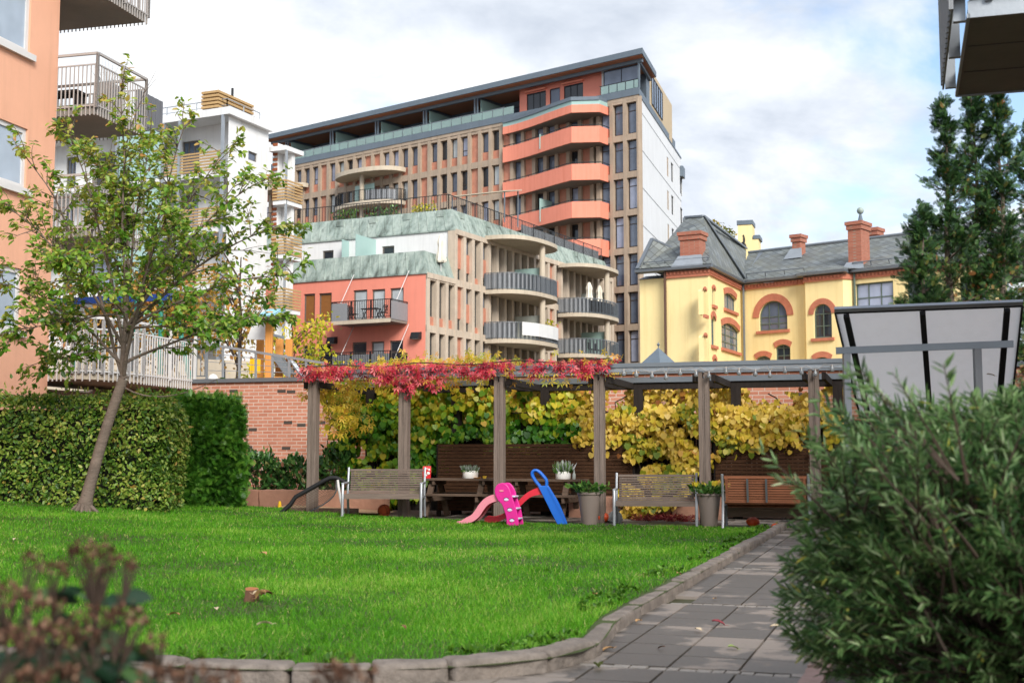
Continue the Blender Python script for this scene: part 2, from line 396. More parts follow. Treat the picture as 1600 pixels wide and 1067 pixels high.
def holed(mb, u0, u1, z0, z1, holes, dep=.2, y=0):
    """wall face at y with rectangular openings and their reveals; arched holes get spandrels"""
    us = sorted({u0, u1, *[h[0] for h in holes], *[h[1] for h in holes]}); zs = sorted({z0, z1, *[h[2] for h in holes], *[h[3] for h in holes]})
    us = [u for u in us if u0 <= u <= u1]; zs = [z for z in zs if z0 <= z <= z1]
    for a, b in zip(us, us[1:]):
        for c, d in zip(zs, zs[1:]):
            um, zm = (a+b)/2, (c+d)/2
            if any(h[0] < um < h[1] and h[2] < zm < h[3] for h in holes): continue
            mb.poly([(a,y,c),(b,y,c),(b,y,d),(a,y,d)])
    for h in holes:
        a, b, c, d = h[:4]; arch = h[4] if len(h) > 4 else 0
        Y = y+dep
        mb.poly([(a,y,c),(a,Y,c),(b,Y,c),(b,y,c)])
        zt = d-arch
        mb.poly([(a,y,c),(a,y,zt),(a,Y,zt),(a,Y,c)]); mb.poly([(b,y,c),(b,Y,c),(b,Y,zt),(b,y,zt)])
        if not arch: mb.poly([(a,y,d),(b,y,d),(b,Y,d),(a,Y,d)])
        else:
            A = arc(a, b, zt, arch, 14)
            for (p, q) in zip(A, A[1:]):
                mb.poly([(p[0],y,p[1]),(q[0],y,q[1]),(q[0],y,d),(p[0],y,d)]); mb.poly([(p[0],y,p[1]),(p[0],Y,p[1]),(q[0],Y,q[1]),(q[0],y,q[1])])
def arc(a, b, zt, rise, n):
    """points of an arch from a to b springing at zt"""
    m, hw = (a+b)/2, (b-a)/2
    if rise >= hw*.98: return [(m-hw*math.cos(math.pi*i/n), zt+rise*math.sin(math.pi*i/n)) for i in range(n+1)]
    r = (hw*hw+rise*rise)/(2*rise); t0 = math.asin(hw/r)
    return [(m+r*math.sin(-t0+2*t0*i/n), zt+rise-r+r*math.cos(-t0+2*t0*i/n)) for i in range(n+1)]
class Windows:
    """collects the windows of one building; the largest become parts of their own"""
    def __init__(s, owner, limit=95): s.o = owner; s.L = []; s.limit = limit
    def add(s, F, u0, u1, z0, z1, y, fm, gm, nx=1, nz=1, fw=.06, arch=0, trans=None, sill=None, name='window'):
        s.L.append((F, u0, u1, z0, z1, y, fm, gm, nx, nz, fw, arch, trans, sill, name))
    def geo(s, w):
        F, u0, u1, z0, z1, y, fm, gm, nx, nz, fw, arch, trans, sill, name = w
        f = F.mb(); g = F.mb(); d = .07
        if not arch:
            f.box(u0,u1,y,y+d,z1-fw,z1); f.box(u0,u1,y,y+d,z0,z0+fw); f.box(u0,u0+fw,y,y+d,z0+fw,z1-fw); f.box(u1-fw,u1,y,y+d,z0+fw,z1-fw)
            g.box(u0+fw*.6,u1-fw*.6,y+.035,y+.055,z0+fw*.6,z1-fw*.6)
        else:
            zt = z1-arch; A = arc(u0, u1, zt, arch, 14); B = arc(u0+fw, u1-fw, zt, max(.02, arch-fw), 14)
            f.box(u0,u1,y,y+d,z0,z0+fw); f.box(u0,u0+fw,y,y+d,z0+fw,zt); f.box(u1-fw,u1,y,y+d,z0+fw,zt)
            for i in range(14): f.extr([(A[i][0],y,A[i][1]),(B[i][0],y,B[i][1]),(B[i+1][0],y,B[i+1][1]),(A[i+1][0],y,A[i+1][1])], (0,d,0))
            g.extr([(u0+.02,y+.035,z0+.02),(u1-.02,y+.035,z0+.02)] + [(p[0],y+.035,p[1]) for p in B[::-1]], (0,.02,0))
        def top(u):
            if not arch: return z1-fw
            zt = z1-arch; A = arc(u0, u1, zt, arch, 40); return max(zt, min(A, key=lambda p: abs(p[0]-u))[1]-fw)
        m = fw*.7
        for i in range(1, nx): u = u0+(u1-u0)*i/nx; f.box(u-m/2,u+m/2,y-.003,y+d-.01,z0+fw,top(u))
        ztop = z1-arch if arch else z1
        for j in range(1, nz): zz = z0+(ztop-z0)*j/nz; f.box(u0+fw,u1-fw,y+.002,y+d-.012,zz-m/2,zz+m/2)
        if trans: zz = z0+(z1-z0)*trans; f.box(u0+fw,u1-fw,y+.001,y+d-.011,zz-m/2,zz+m/2)
        if arch and nz > 1: f.box(u0+fw,u1-fw,y+.002,y+d-.012,ztop-m/2,ztop+m/2)
        return f, g
    def finish(s):
        def size(w):
            F = w[0]; p = F.pt((w[1]+w[2])/2, 0, (w[3]+w[4])/2); return (w[2]-w[1])*(w[4]-w[3])/(p-CAM).length_squared*max(.1, abs(F.w.dot((p-CAM).normalized())))
        s.L.sort(key=lambda w: -size(w))
        rest = MB(); mats = []
        for i, w in enumerate(s.L):
            f, g = s.geo(w)
            if i < s.limit:
                fo = f.build(w[14], w[6], s.o); g.build('pane', w[7], fo)
                if w[13]:
                    F = w[0]; F_ = F.mb().box(w[1]-.12,w[2]+.12,-.09,w[5]-.003,w[3]-.14,w[3]-.003); F_.build('sill', w[13], fo)
            else:
                for mb, m in ((f, w[6]), (g, w[7])):
                    if m not in mats: mats.append(m)
                    rest.mi = mats.index(m); rest.add(mb.v, mb.f)
        if rest.v: rest.build('window', mats, s.o, kind='stuff')
def railing(mb, pts, h, sp=.11, bar=.02, post=1.4, pr=.04, top=.045, low=.08, mids=0):
    """handrail, bottom rail, posts and balusters along a polyline"""
    pts = [Vector(p) for p in pts]; up = Vector((0,0,1))
    for a, b in zip(pts, pts[1:]):
        L = (b-a).length; d = (b-a)/L
        mb.beam(a+up*h, b+up*h, top, top); mb.beam(a+up*low, b+up*low, bar*1.3, bar*1.3)
        for k in range(mids): z = low+(h-low)*(k+1)/(mids+1); mb.beam(a+up*z, b+up*z, bar, bar)
        if sp:
            n = max(1, int(L/sp))
            for i in range(n): p = a+d*((i+.5)*L/n); mb.beam(p+up*low, p+up*(h-top/2), bar, bar)
        n = max(1, round(L/post))
        for i in range(n+1): p = a+d*(i*L/n); mb.beam(p, p+up*(h-.002), pr, pr)
# ------------------------------------------------------------------ sky and light
SUN = Vector((.30, -.76, .56)).normalized()
w = bpy.data.worlds.new('World'); SC.world = w; w.use_nodes = True; nt = w.node_tree; nt.nodes.clear()
def wn(t, **kw):
    x = nt.nodes.new(t)
    for k, v in kw.items(): setattr(x, k, v)
    return x
sky = wn('ShaderNodeTexSky', sky_type='NISHITA', sun_disc=False, sun_elevation=math.asin(SUN.z), sun_rotation=math.atan2(SUN.x, SUN.y))
tc = wn('ShaderNodeTexCoord'); sp = wn('ShaderNodeSeparateXYZ'); nt.links.new(tc.outputs['Generated'], sp.inputs[0])
ad = wn('ShaderNodeMath', operation='MAXIMUM'); nt.links.new(sp.outputs[2], ad.inputs[0]); ad.inputs[1].default_value = 0
ad2 = wn('ShaderNodeMath', operation='ADD'); nt.links.new(ad.outputs[0], ad2.inputs[0]); ad2.inputs[1].default_value = .28
cmb = wn('ShaderNodeCombineXYZ')
for i in (0, 1):
    dv = wn('ShaderNodeMath', operation='DIVIDE'); nt.links.new(sp.outputs[i], dv.inputs[0]); nt.links.new(ad2.outputs[0], dv.inputs[1]); nt.links.new(dv.outputs[0], cmb.inputs[i])
def wnoise(scale, off, detail=7, rough=.58, dist=.3):
    mp = wn('ShaderNodeMapping'); nt.links.new(cmb.outputs[0], mp.inputs[0]); mp.inputs['Location'].default_value = off
    n = wn('ShaderNodeTexNoise'); nt.links.new(mp.outputs[0], n.inputs['Vector'])
    n.inputs['Scale'].default_value = scale; n.inputs['Detail'].default_value = detail; n.inputs['Roughness'].default_value = rough; n.inputs['Distortion'].default_value = dist
    return n.outputs[0]
def wramp(f, st):
    r = wn('ShaderNodeValToRGB'); nt.links.new(f, r.inputs[0]); e = r.color_ramp.elements
    while len(e) < len(st): e.new(.5)
    for i, (p, c) in enumerate(st): e[i].position = p; e[i].color = (*c, 1)
    return r.outputs[0]
cover = wramp(wnoise(1.5, (3.6, 2.2, 0)), [(.36, (0,0,0)), (.48, (1,1,1))])
tone = wramp(wnoise(2.1, (7.3, 4.2, 2)), [(.32, (.45,.51,.61)), (.47, (.70,.75,.83)), (.60, (.96,.98,1.0)), (.8, (1.05,1.05,1.05))])
b1 = wn('ShaderNodeBackground'); nt.links.new(sky.outputs[0], b1.inputs[0]); b1.inputs[1].default_value = .13
b2 = wn('ShaderNodeBackground'); nt.links.new(tone, b2.inputs[0]); b2.inputs[1].default_value = .66
mx = wn('ShaderNodeMixShader'); nt.links.new(cover, mx.inputs[0]); nt.links.new(b1.outputs[0], mx.inputs[1]); nt.links.new(b2.outputs[0], mx.inputs[2])
wo = wn('ShaderNodeOutputWorld'); nt.links.new(mx.outputs[0], wo.inputs[0])
ld = bpy.data.lights.new('sun', 'SUN'); ld.energy = 2.4; ld.angle = R(24); ld.color = (1, .955, .89)
lo = bpy.data.objects.new('sun', ld); COL.objects.link(lo); lo.rotation_euler = SUN.to_track_quat('Z', 'Y').to_euler()
SC.view_settings.view_transform = 'Standard'; SC.view_settings.look = 'None'; SC.view_settings.exposure = .9; SC.view_settings.gamma = 1
SC.cycles.max_bounces = 6; SC.cycles.diffuse_bounces = 3; SC.cycles.glossy_bounces = 2; SC.cycles.transmission_bounces = 3; SC.cycles.transparent_max_bounces = 8
SC.cycles.use_denoising = True
SC.cycles.use_adaptive_sampling = True; SC.cycles.adaptive_threshold = .02
SC.cycles.caustics_reflective = False; SC.cycles.caustics_refractive = False
# ------------------------------------------------------------------ ground
g = MB(); ys = [-40, 0, 8, 30, 60, 120, 600]
for a, b in zip(ys, ys[1:]):
    g.poly([(-400, a, zp(a)-.05), (400, a, zp(a)-.05), (400, b, zp(b)-.05), (-400, b, zp(b)-.05)])
tag(g.build('ground', K['gravel']), kind='structure')
KERB = [(5.0,23.2),(4.18,20.6),(1.65,12.9),(.9,10.6),(.70,9.6),(.54,9.02),(.24,8.62),(-.227,8.34),(-.8,8.2),(-1.6,8.2),(-2.25,8.35),(-3.5,8.8),(-6,10.0),(-9,11.9),(-12,14.5)]
def resample(pts, step):
    out = []; P = [Vector((p[0], p[1], 0)) for p in pts]
    for i in range(len(P)-1):
        a, b, c, d = P[max(i-1,0)], P[i], P[i+1], P[min(i+2,len(P)-1)]
        n = max(2, int((c-b).length/step))
        for k in range(n):
            t = k/n; out.append(.5*((2*b)+(c-a)*t+(2*a-5*b+4*c-d)*t*t+(3*b-a-3*c+d)*t**3))
    return out + [P[-1]]
KF = resample(KERB, .12)
LAWN = [(p.x, p.y) for p in KF[::3]] + [(-16, 15), (-17, 22), (-9, 22.6), (-7.2, 24.5), (-6.3, 26.2), (-4.6, 26.0), (-4.15, 25.15), (0.6, 23.72), (5.0, 22.4)]
def inside(px, py, poly):
    c = np.zeros(len(px), bool); j = len(poly)-1
    for i in range(len(poly)):
        xi, yi = poly[i]; xj, yj = poly[j]
        if yi != yj: c ^= ((yi > py) != (yj > py)) & (px < (xj-xi)*(py-yi)/(yj-yi)+xi)
        j = i
    return c
from mathutils.geometry import delaunay_2d_cdt
gx, gy = np.meshgrid(np.arange(-16.8, 6, .4), np.arange(7.6, 26.5, .4)); gx = gx.ravel()+rng.uniform(-.05,.05,gx.size); gy = gy.ravel()+rng.uniform(-.05,.05,gy.size)
ok = inside(gx, gy, LAWN); ip = [Vector((a, b)) for a, b in zip(gx[ok], gy[ok])]
vv = [Vector(p) for p in LAWN] + ip; nb = len(LAWN)
r = delaunay_2d_cdt(vv, [], [list(range(nb))], 1, 1e-4)
lm = MB(); lm.add([(p.x, p.y, zl(p.x, p.y)-.005) for p in r[0]], [list(f) for f in r[2]])
lawn = tag(lm.build('lawn', mat('lawn_soil', C('#3d4a17'), var=.35, scale=2, bump=.5), smooth=True), kind='structure')
for p in lawn.data.polygons:
    if p.normal.z < 0: p.flip()
# grass: thin bent blades, denser towards the camera
def zl_np(x, y):
    d = np.maximum(0, 2-x); s = np.clip((y-9)/10, 0, 1); s = s*s*(3-2*s); q = np.clip((y-13)/10, 0, 1); q = q*q*(3-2*q)
    return .0164*np.clip(y-8, 0, 22) + .0037*d*d*s + .095*(1-q)
def swell(x, y):
    return (np.sin(x*1.3+.7*y)+np.sin(y*1.9-x*.6+1)+np.sin(x*3.1+2)*np.sin(y*2.7)+.8*np.sin(x*6.3+y*4.1)*np.sin(y*7.3-x*2))/3.8
bx, by = [], []
for y0, y1, dens in ((7.6,10.5,6200),(10.5,13,4600),(13,17,2900),(17,21,1900),(21,26.5,1400)):
    xl, xr = -.44*y1, min(6, .42*y1); n = int((xr-xl)*(y1-y0)*dens); bx.append(rng.uniform(xl, xr, n)); by.append(rng.uniform(y0, y1, n))
bx = np.concatenate(bx); by = np.concatenate(by); 
def offs(i, o):
    d = (KF[min(i+1,len(KF)-1)]-KF[max(i-1,0)]).normalized(); return (KF[i].x+d.y*o, KF[i].y-d.x*o)
GRASS = [offs(i, .17) for i in range(0, len(KF), 3)] + LAWN[len(KF[::3]):]
ok = inside(bx, by, GRASS); bx, by = bx[ok], by[ok]
sw = swell(bx, by); th = rng.random(len(bx)) < np.clip(.78+.5*sw, .3, 1); bx, by, sw = bx[th], by[th], sw[th]
n = len(bx); far = np.clip((by-8)/16, 0, 1)
h = rng.uniform(.028, .07, n)*(1+.35*sw)*(1-.15*far); big = rng.random(n) < .03; h[big] *= 1.35
A = np.stack([rng.normal(0,.5,n), rng.normal(0,.5,n), np.ones(n)], 1); N = rdir(n)
wd = (.0032+.005*far)/h*rng.uniform(.8,1.4,n)
rv = np.clip(.5+.28*sw+rng.normal(0,.2,n), 0, 1); rv = np.clip(rv + .2*np.clip(np.sin(bx*.9+2*np.sin(by*.5))*np.sin(by*.8+1.3)-.35, -.3, 1), 0, .93); dry = rng.random(n) < .02+.06*(swell(bx*.7+5, by*.7) > .45); rv[dry] = 1; h[(swell(bx*2.3, by*2.3+4) > .55)] *= 1.35
cloud_grass = cloud('grass', np.stack([bx,by,zl_np(bx,by)-.01],1), A, N, h, T_BLADE,
    leafmat('grass_blades', [(0,C('#2f5c0e')),(.35,C('#4a9016')),(.65,C('#69aa26')),(.9,C('#98bf48')),(1,C('#c4be7c'))], trans=.35, rough=.5, spec=.25, clump=.9), rnd=rv, WX=wd, kind='stuff')
tag(cloud_grass, 'bright green grass blades covering the mown lawn', 'grass')
# low weeds along the kerb
idx = rng.integers(0, len(KF)-1, 900); kp = np.array([(p.x, p.y) for p in KF])[idx]
tan = np.array([((KF[min(i+1,len(KF)-1)]-KF[max(i-1,0)]).normalized()) for i in range(len(KF))])[idx]
nl = np.stack([tan[:,1], -tan[:,0]], 1); nl = np.where((nl[:,:1] > 0), -nl, nl)
nl = np.stack([-np.abs(tan[:,1]), np.abs(tan[:,0])], 1)
wp = kp + nl*rng.uniform(.2, .5, (900,1)); keep = (wp[:,1] > 8) & (swell(wp[:,0]*2.2, wp[:,1]*2.2) > .0)
wp = wp[keep]; P = np.repeat(wp, 7, 0); P = np.concatenate([P, (zl_np(P[:,0],P[:,1])+.015)[:,None]], 1)
tag(cloud('weeds', P, rdir(len(P), .9), rdir(len(P), 1.5), rng.uniform(.03,.07,len(P)), T_LEAF,
    leafmat('weed_leaves', [(0,C('#2f5a16')),(1,C('#6c9a2e'))]), kind='stuff'), 'low leafy weeds growing along the kerb edge of the lawn', 'weeds')
# ------------------------------------------------------------------ kerb
def rough_block(mb, L, W, H, M, amp=.012, seed=0, n=(8,3,3)):
    nx, ny, nz = n; vs = {}; V = []; Fc = []
    def vid(i,j,k):
        if (i,j,k) not in vs:
            p = Vector((-L/2+L*i/nx, -W/2+W*j/ny, H*k/nz)); e = [abs(2*i/nx-1) > .99, abs(2*j/ny-1) > .99, abs(2*k/nz-1) > .99]
            c = Vector((0,0,H/2))
            if sum(e) >= 2: p += (c-p)*Vector((.02,.06,.08)).length*.35
            p += mnoise.noise_vector(p*9+Vector((seed*3.1,seed,0)))*amp + mnoise.noise_vector(p*28+Vector((seed,0,seed)))*amp*.4
            vs[(i,j,k)] = len(V); V.append(p)
        return vs[(i,j,k)]
    for i in range(nx):
        for j in range(ny):
            Fc.append((vid(i,j,nz),vid(i+1,j,nz),vid(i+1,j+1,nz),vid(i,j+1,nz))); Fc.append((vid(i,j,0),vid(i,j+1,0),vid(i+1,j+1,0),vid(i+1,j,0)))
        for k in range(nz):
            Fc.append((vid(i,0,k),vid(i+1,0,k),vid(i+1,0,k+1),vid(i,0,k+1))); Fc.append((vid(i,ny,k),vid(i,ny,k+1),vid(i+1,ny,k+1),vid(i+1,ny,k)))
    for j in range(ny):
        for k in range(nz):
            Fc.append((vid(0,j,k),vid(0,j,k+1),vid(0,j+1,k+1),vid(0,j+1,k))); Fc.append((vid(nx,j,k),vid(nx,j+1,k),vid(nx,j+1,k+1),vid(nx,j,k+1)))
    mb.add(V, Fc, M)
cum = [0]
for a, b in zip(KF, KF[1:]): cum.append(cum[-1]+(b-a).length)
def kat(s):
    s = min(max(s,0),cum[-1]-1e-4); i = max(k for k in range(len(cum)) if cum[k] <= s); i = min(i, len(KF)-2)
    t = (s-cum[i])/(cum[i+1]-cum[i]); return KF[i].lerp(KF[i+1], t), (KF[i+1]-KF[i]).normalized()
s = 0; k = 0
while s < cum[-1]-.3:
    p, _ = kat(s); curved = p.y < 10.2
    L = random.uniform(.46, .86) if curved else random.uniform(.8, 1.25)
    a, _ = kat(s+.008); b, _ = kat(min(s+L, cum[-1]-.01)); m, d = kat(s+L/2)
    if m.x < -6: break
    d = (b-a).normalized(); M0 = (a+b)/2; nrm_ = Vector((d.y, -d.x, 0))      # towards the lawn
    wd_ = .22 if curved else .15
    M = Matrix.Translation((M0.x+nrm_.x*wd_/2, M0.y+nrm_.y*wd_/2, zp(M0.y)-.06)) @ Matrix.Rotation(math.atan2(d.y, d.x)+random.uniform(-.012,.012), 4, 'Z')
    mb = MB(); rough_block(mb, (b-a).length-.012, wd_, (.182 if curved else .165)+random.uniform(-.012,.012), M, .012 if curved else .008, k, (12,4,4))
    o = mb.build('kerb_stone', K['granite'], smooth=False)
    for pl in o.data.polygons: pl.use_smooth = True
    mod = o.modifiers.new('sub', 'SUBSURF'); mod.levels = 1; mod.render_levels = 1
    if curved: tag(o, 'rough granite kerb stone in the curved front edge of the lawn', 'kerb stone', 'kerb stones along the curved lawn edge')
    else: tag(o, 'long low kerb stone between the lawn and the straight paved path', 'kerb stone', 'kerb stones along the straight path')
    s += L; k += 1
# ------------------------------------------------------------------ paved path
D2 = Vector((.312, .95)); E2 = Vector((.95, -.312)); SL = .475
pm = MB(); rid = []
def slabquad(e0, e1, s0, s1, zo, th, rv):
    cs = [(e0,s0),(e1,s0),(e1,s1),(e0,s1)]; P = []
    for e, s_ in cs:
        q = E2*e + D2*s_; P.append(Vector((q.x, q.y, zp(q.y)+zo+random.uniform(-.002,.002))))
    pm.extr([p-Vector((0,0,th)) for p in P], (0,0,th)); rid.extend([rv]*6)
rows = []; s0 = 8.66 - 3.45*2
while s0 < 27:
    rows.append((s0-.06, .12, 'c')); ss = s0+.06
    for q in range(7): rows.append((ss, 3.33/7, 's')); ss += 3.33/7
    s0 += 3.45
LW = [(p[0], p[1]) for p in LAWN]
for (sa, dl, typ) in rows:
    if typ == 's':
        for i in range(-16, 6):
            e0 = -1.751+SL*i; e1 = e0+SL
            c = E2*((e0+e1)/2)+D2*(sa+dl/2)
            if e0 > -.86 or c.y < 4: continue
            cc = c - E2*.0
            if inside(np.array([c.x-.18*0]), np.array([c.y]), LW)[0]:
                # keep the slabs the kerb line crosses
                dd = min((Vector((q.x,q.y))-c).length for q in KF[::4])
                if dd > .3: continue
            slabquad(e0+.009, e1-.009, sa+.006, sa+dl-.006, 0, .06, random.random())
    else:
        e = -9.5
        while e < -.85:
            L = random.uniform(.08, .13); c = E2*(e+L/2)+D2*(sa+.06)
            if c.y > 4 and not inside(np.array([c.x]), np.array([c.y]), LW)[0]:
                slabquad(e+.006, e+L-.006, sa+.012, sa+.108, random.uniform(-.006,.002), .05, 2+random.random())
            e += L
def pathmat():
    t = NT('wet_paving'); tc = t.n('ShaderNodeTexCoord'); a = t.n('ShaderNodeAttribute', attribute_name='rnd')
    n1 = t.noise(tc.outputs['Object'], 1.5, 5); n2 = t.noise(tc.outputs['Object'], 45, 3)
    ad = t.n('ShaderNodeMath', operation='MULTIPLY_ADD'); t.l(a.outputs['Fac'], ad.inputs[0]); ad.inputs[1].default_value = .20; t.l(n1, ad.inputs[2])
    wet = t.ramp(ad.outputs[0], [(.615,(0,0,0)),(.67,(1,1,1))])
    c = t.mix(wet, C('#464039'), C('#8a8077'))
    c = t.mix(.25, c, t.mix(n2, C('#36312d'), C('#8a8077')))
    cob = t.n('ShaderNodeMath', operation='GREATER_THAN'); t.l(a.outputs['Fac'], cob.inputs[0]); cob.inputs[1].default_value = 1.5
    c = t.mix(cob.outputs[0], c, t.mix(n2, C('#6b6660'), C('#a39c94')))
    b = t.n('ShaderNodeBsdfPrincipled'); t.l(c, b.inputs['Base Color'])
    t.l(t.ramp(wet, [(0,(.5,)*3),(1,(.8,)*3)]), b.inputs['Roughness'])
    bp = t.n('ShaderNodeBump', Strength=.25, Distance=.006); t.l(n2, bp.inputs['Height']); t.l(bp.outputs[0], b.inputs['Normal'])
    return t.out(b.outputs[0])
po = tag(pm.build('path', pathmat()), kind='structure')
at_ = po.data.attributes.new('rnd', 'FLOAT', 'FACE'); at_.data.foreach_set('value', np.array(rid, np.float32))
bed = MB()
for a, b in ((4.5,8),(8,30)):
    P = []
    for y, ed in ((a,-.85),(b,-.85)):
        x = (ed+.312*y)/.95; P.append((x, y))
    (xa, ya), (xb, yb) = P
    bed.poly([(xa,ya,zp(ya)-.008),(xa+14,ya,zp(ya)-.008),(xb+14,yb,zp(yb)-.008),(xb,yb,zp(yb)-.008)])
    bed_j = MB()
tag(bed.build('soil', K['soil']), kind='structure')
jm = MB(); xs = [(E2*-9.5+D2*2), (E2*-.85+D2*2), (E2*-.85+D2*8.2), (E2*-9.5+D2*8.2)]
jm.poly([(p.x, p.y, zp(p.y)-.03) for p in xs]); q = [(E2*-9.5+D2*8.2), (E2*-.85+D2*8.2), (E2*-.85+D2*27), (E2*-9.5+D2*27)]
jm.poly([(p.x, p.y, zp(p.y)-.03) for p in q])
tag(jm.build('path_bed', mat('joint_sand', C('#3f3f22'), var=.4, scale=6, bump=.4)), kind='structure')
k = 0; s = 4.6
while s < 12:
    L = random.uniform(.5, .9); c = E2*-.77 + D2*(s+L/2)
    M = Matrix.Translation((c.x, c.y, zp(c.y)-.05)) @ Matrix.Rotation(math.atan2(D2.y, D2.x), 4, 'Z')
    mb = MB(); rough_block(mb, L-.015, .14, .09, M, .008, 40+k, (8,3,3)); o = mb.build('edging_stone', mat('pink_granite', C('#9a7f76'), var=.3, scale=8, bump=.6, bscale=40) if k == 0 else bpy.data.materials['pink_granite'], smooth=True)
    tag(o, 'flat pinkish edging stone between the paved path and the grey green shrub', 'edging stone', 'edging stones below the shrub'); s += L; k += 1
# ------------------------------------------------------------------ fallen leaves and the stump
def leaf_thing(x, y, z, size, col, label, grp, rz, curl=.35):
    """a curled dry leaf with a midrib fold and a stalk"""
    mb = MB(); n = 6; V = []
    for i in range(n+1):
        t = i/n; w_ = .32*math.sin(math.pi*min(1,t*.95+.03))**.8*(1-.25*t); zc = curl*.5*math.sin(t*2.6)
        for sgn in (-1, -.5, 0, .5, 1): V.append((sgn*w_, t-.5, zc+abs(sgn)**1.5*curl*.35*(1 if i%2 else .8)))
    F_ = [(i*5+j, i*5+j+1, (i+1)*5+j+1, (i+1)*5+j) for i in range(n) for j in range(4)]
    mb.add(V, F_); mb.tube([(0,-.5,0),(0,-.66,.06),(.03,-.8,.05)], .015, 5)
    o = mb.build('fallen_leaf', col, smooth=True); o.location = (x, y, z); o.scale = (size,)*3; o.rotation_euler = (random.uniform(-.3,.3), random.uniform(-.3,.3), rz)
    return tag(o, label, 'leaf', grp)
def ground_at(px, py, lawn_=True):
    for _ in range(1):
        d = ray(px, py); Y = 6
        while Y < 40:
            p = CAM + d*(Y/d.y); zz = (zl if lawn_ else (lambda x, y: zp(y)))(p.x, p.y)
            if p.z <= zz: return p.x, Y, zz
            Y += .03
LB = [mat('dry_leaf_tan', C('#b08a5c'), var=.3, scale=6), mat('dry_leaf_brown', C('#6d4a30'), var=.3, scale=6), mat('dry_leaf_pale', C('#c9b79a'), var=.25, scale=6), mat('dry_leaf_red', C('#7d2f38'), var=.3, scale=6), mat('leaf_green', C('#8fa55a'), var=.25, scale=6)]
for px, py, m, lab, sz in ((1122,977,3,'dark red fallen leaf lying on the paved path',.11),(1091,987,2,'curled pale fallen leaf on the paving below the dark red leaf',.08),
        (1145,1016,4,'green fallen leaf on the paving joint',.09),(1034,1015,1,'small brown fallen leaf on the dark paving near the kerb',.06),(935,1045,4,'pale green flat leaf on the paving in front of the cobble row',.12),
        (1211,982,2,'pale fallen leaf on the paving close to the shrub',.08),(951,1018,0,'tan fallen leaf on the paving against the curved kerb',.09),(998,974,0,'bright tan leaf lying in the gutter beside the kerb',.09),(1117,938,0,'small orange tan leaf on the path beyond the second cobble row',.06)):
    x, y, z = ground_at(px, py, False); leaf_thing(x, y, z+.012, sz, LB[m], lab, 'fallen leaves on the path', random.uniform(0,6))
for px, py, m, lab, sz in ((413,988,2,'pale curled fallen leaf on the grass nearest the front kerb',.11),(272,972,0,'orange fallen leaf on the grass beside the brown flowering shrub',.1),(929,938,0,'tan fallen leaf on the grass towards the path',.09),
        (412,873,0,'tan fallen leaf on the grass beyond the tree stump',.12),(338,962,2,'small pale leaf on the grass left of the stump',.07),(630,992,1,'brown leaf on the grass near the middle of the front kerb',.07),
        (24,850,2,'pale fallen leaf on the grass at the left edge below the hedge',.1),(1060,905,0,'tan leaf on the grass by the low kerb of the path',.09)):
    x, y, z = ground_at(px, py); leaf_thing(x, y, z+.05, sz, LB[m], lab, 'fallen leaves on the lawn', random.uniform(0,6))
x, y, z = ground_at(392, 938)
st = thing('tree_stump', 'small cut tree stump of reddish brown wood standing in the grass', 'stump', (x, y, z))
mb = MB(); n = 14; prof = [(1.25,-.03),(1.02,.03),(.95,.07),(.92,.105)]
V = []
for r_, zz in prof:
    for i in range(n): a = 2*math.pi*i/n; q = r_*.062*(1+.13*math.sin(3*a+1)+.08*math.sin(5*a)); V.append((q*math.cos(a), q*math.sin(a), zz+.01*math.sin(a)))
mb.add(V, [(i*n+j, i*n+(j+1)%n, (i+1)*n+(j+1)%n, (i+1)*n+j) for i in range(3) for j in range(n)])
mb.build('bark', mat('stump_bark', C('#5a3d2c'), var=.4, scale=6, bump=.6, bscale=30, stretch=(1,1,.2)), st, smooth=True, local=True)
MB().add([V[3*n+j] for j in range(n)], [tuple(range(n))]).build('cut_face', mat('cut_wood', C('#a0663f'), var=.25, scale=9), st, local=True)
x2, y2, z2 = ground_at(408, 942)
for dx, dy, m, lab in ((-.02,.0,2,'pale dry leaf leaning against the tree stump'),(.05,-.03,1,'brown dry leaf curled beside the tree stump'),(.01,-.07,0,'tan dry leaf just in front of the tree stump')):
    leaf_thing(x2+dx, y2+dy, z2+.06, .12, LB[m], lab, 'fallen leaves beside the stump', random.uniform(0,6), .6)
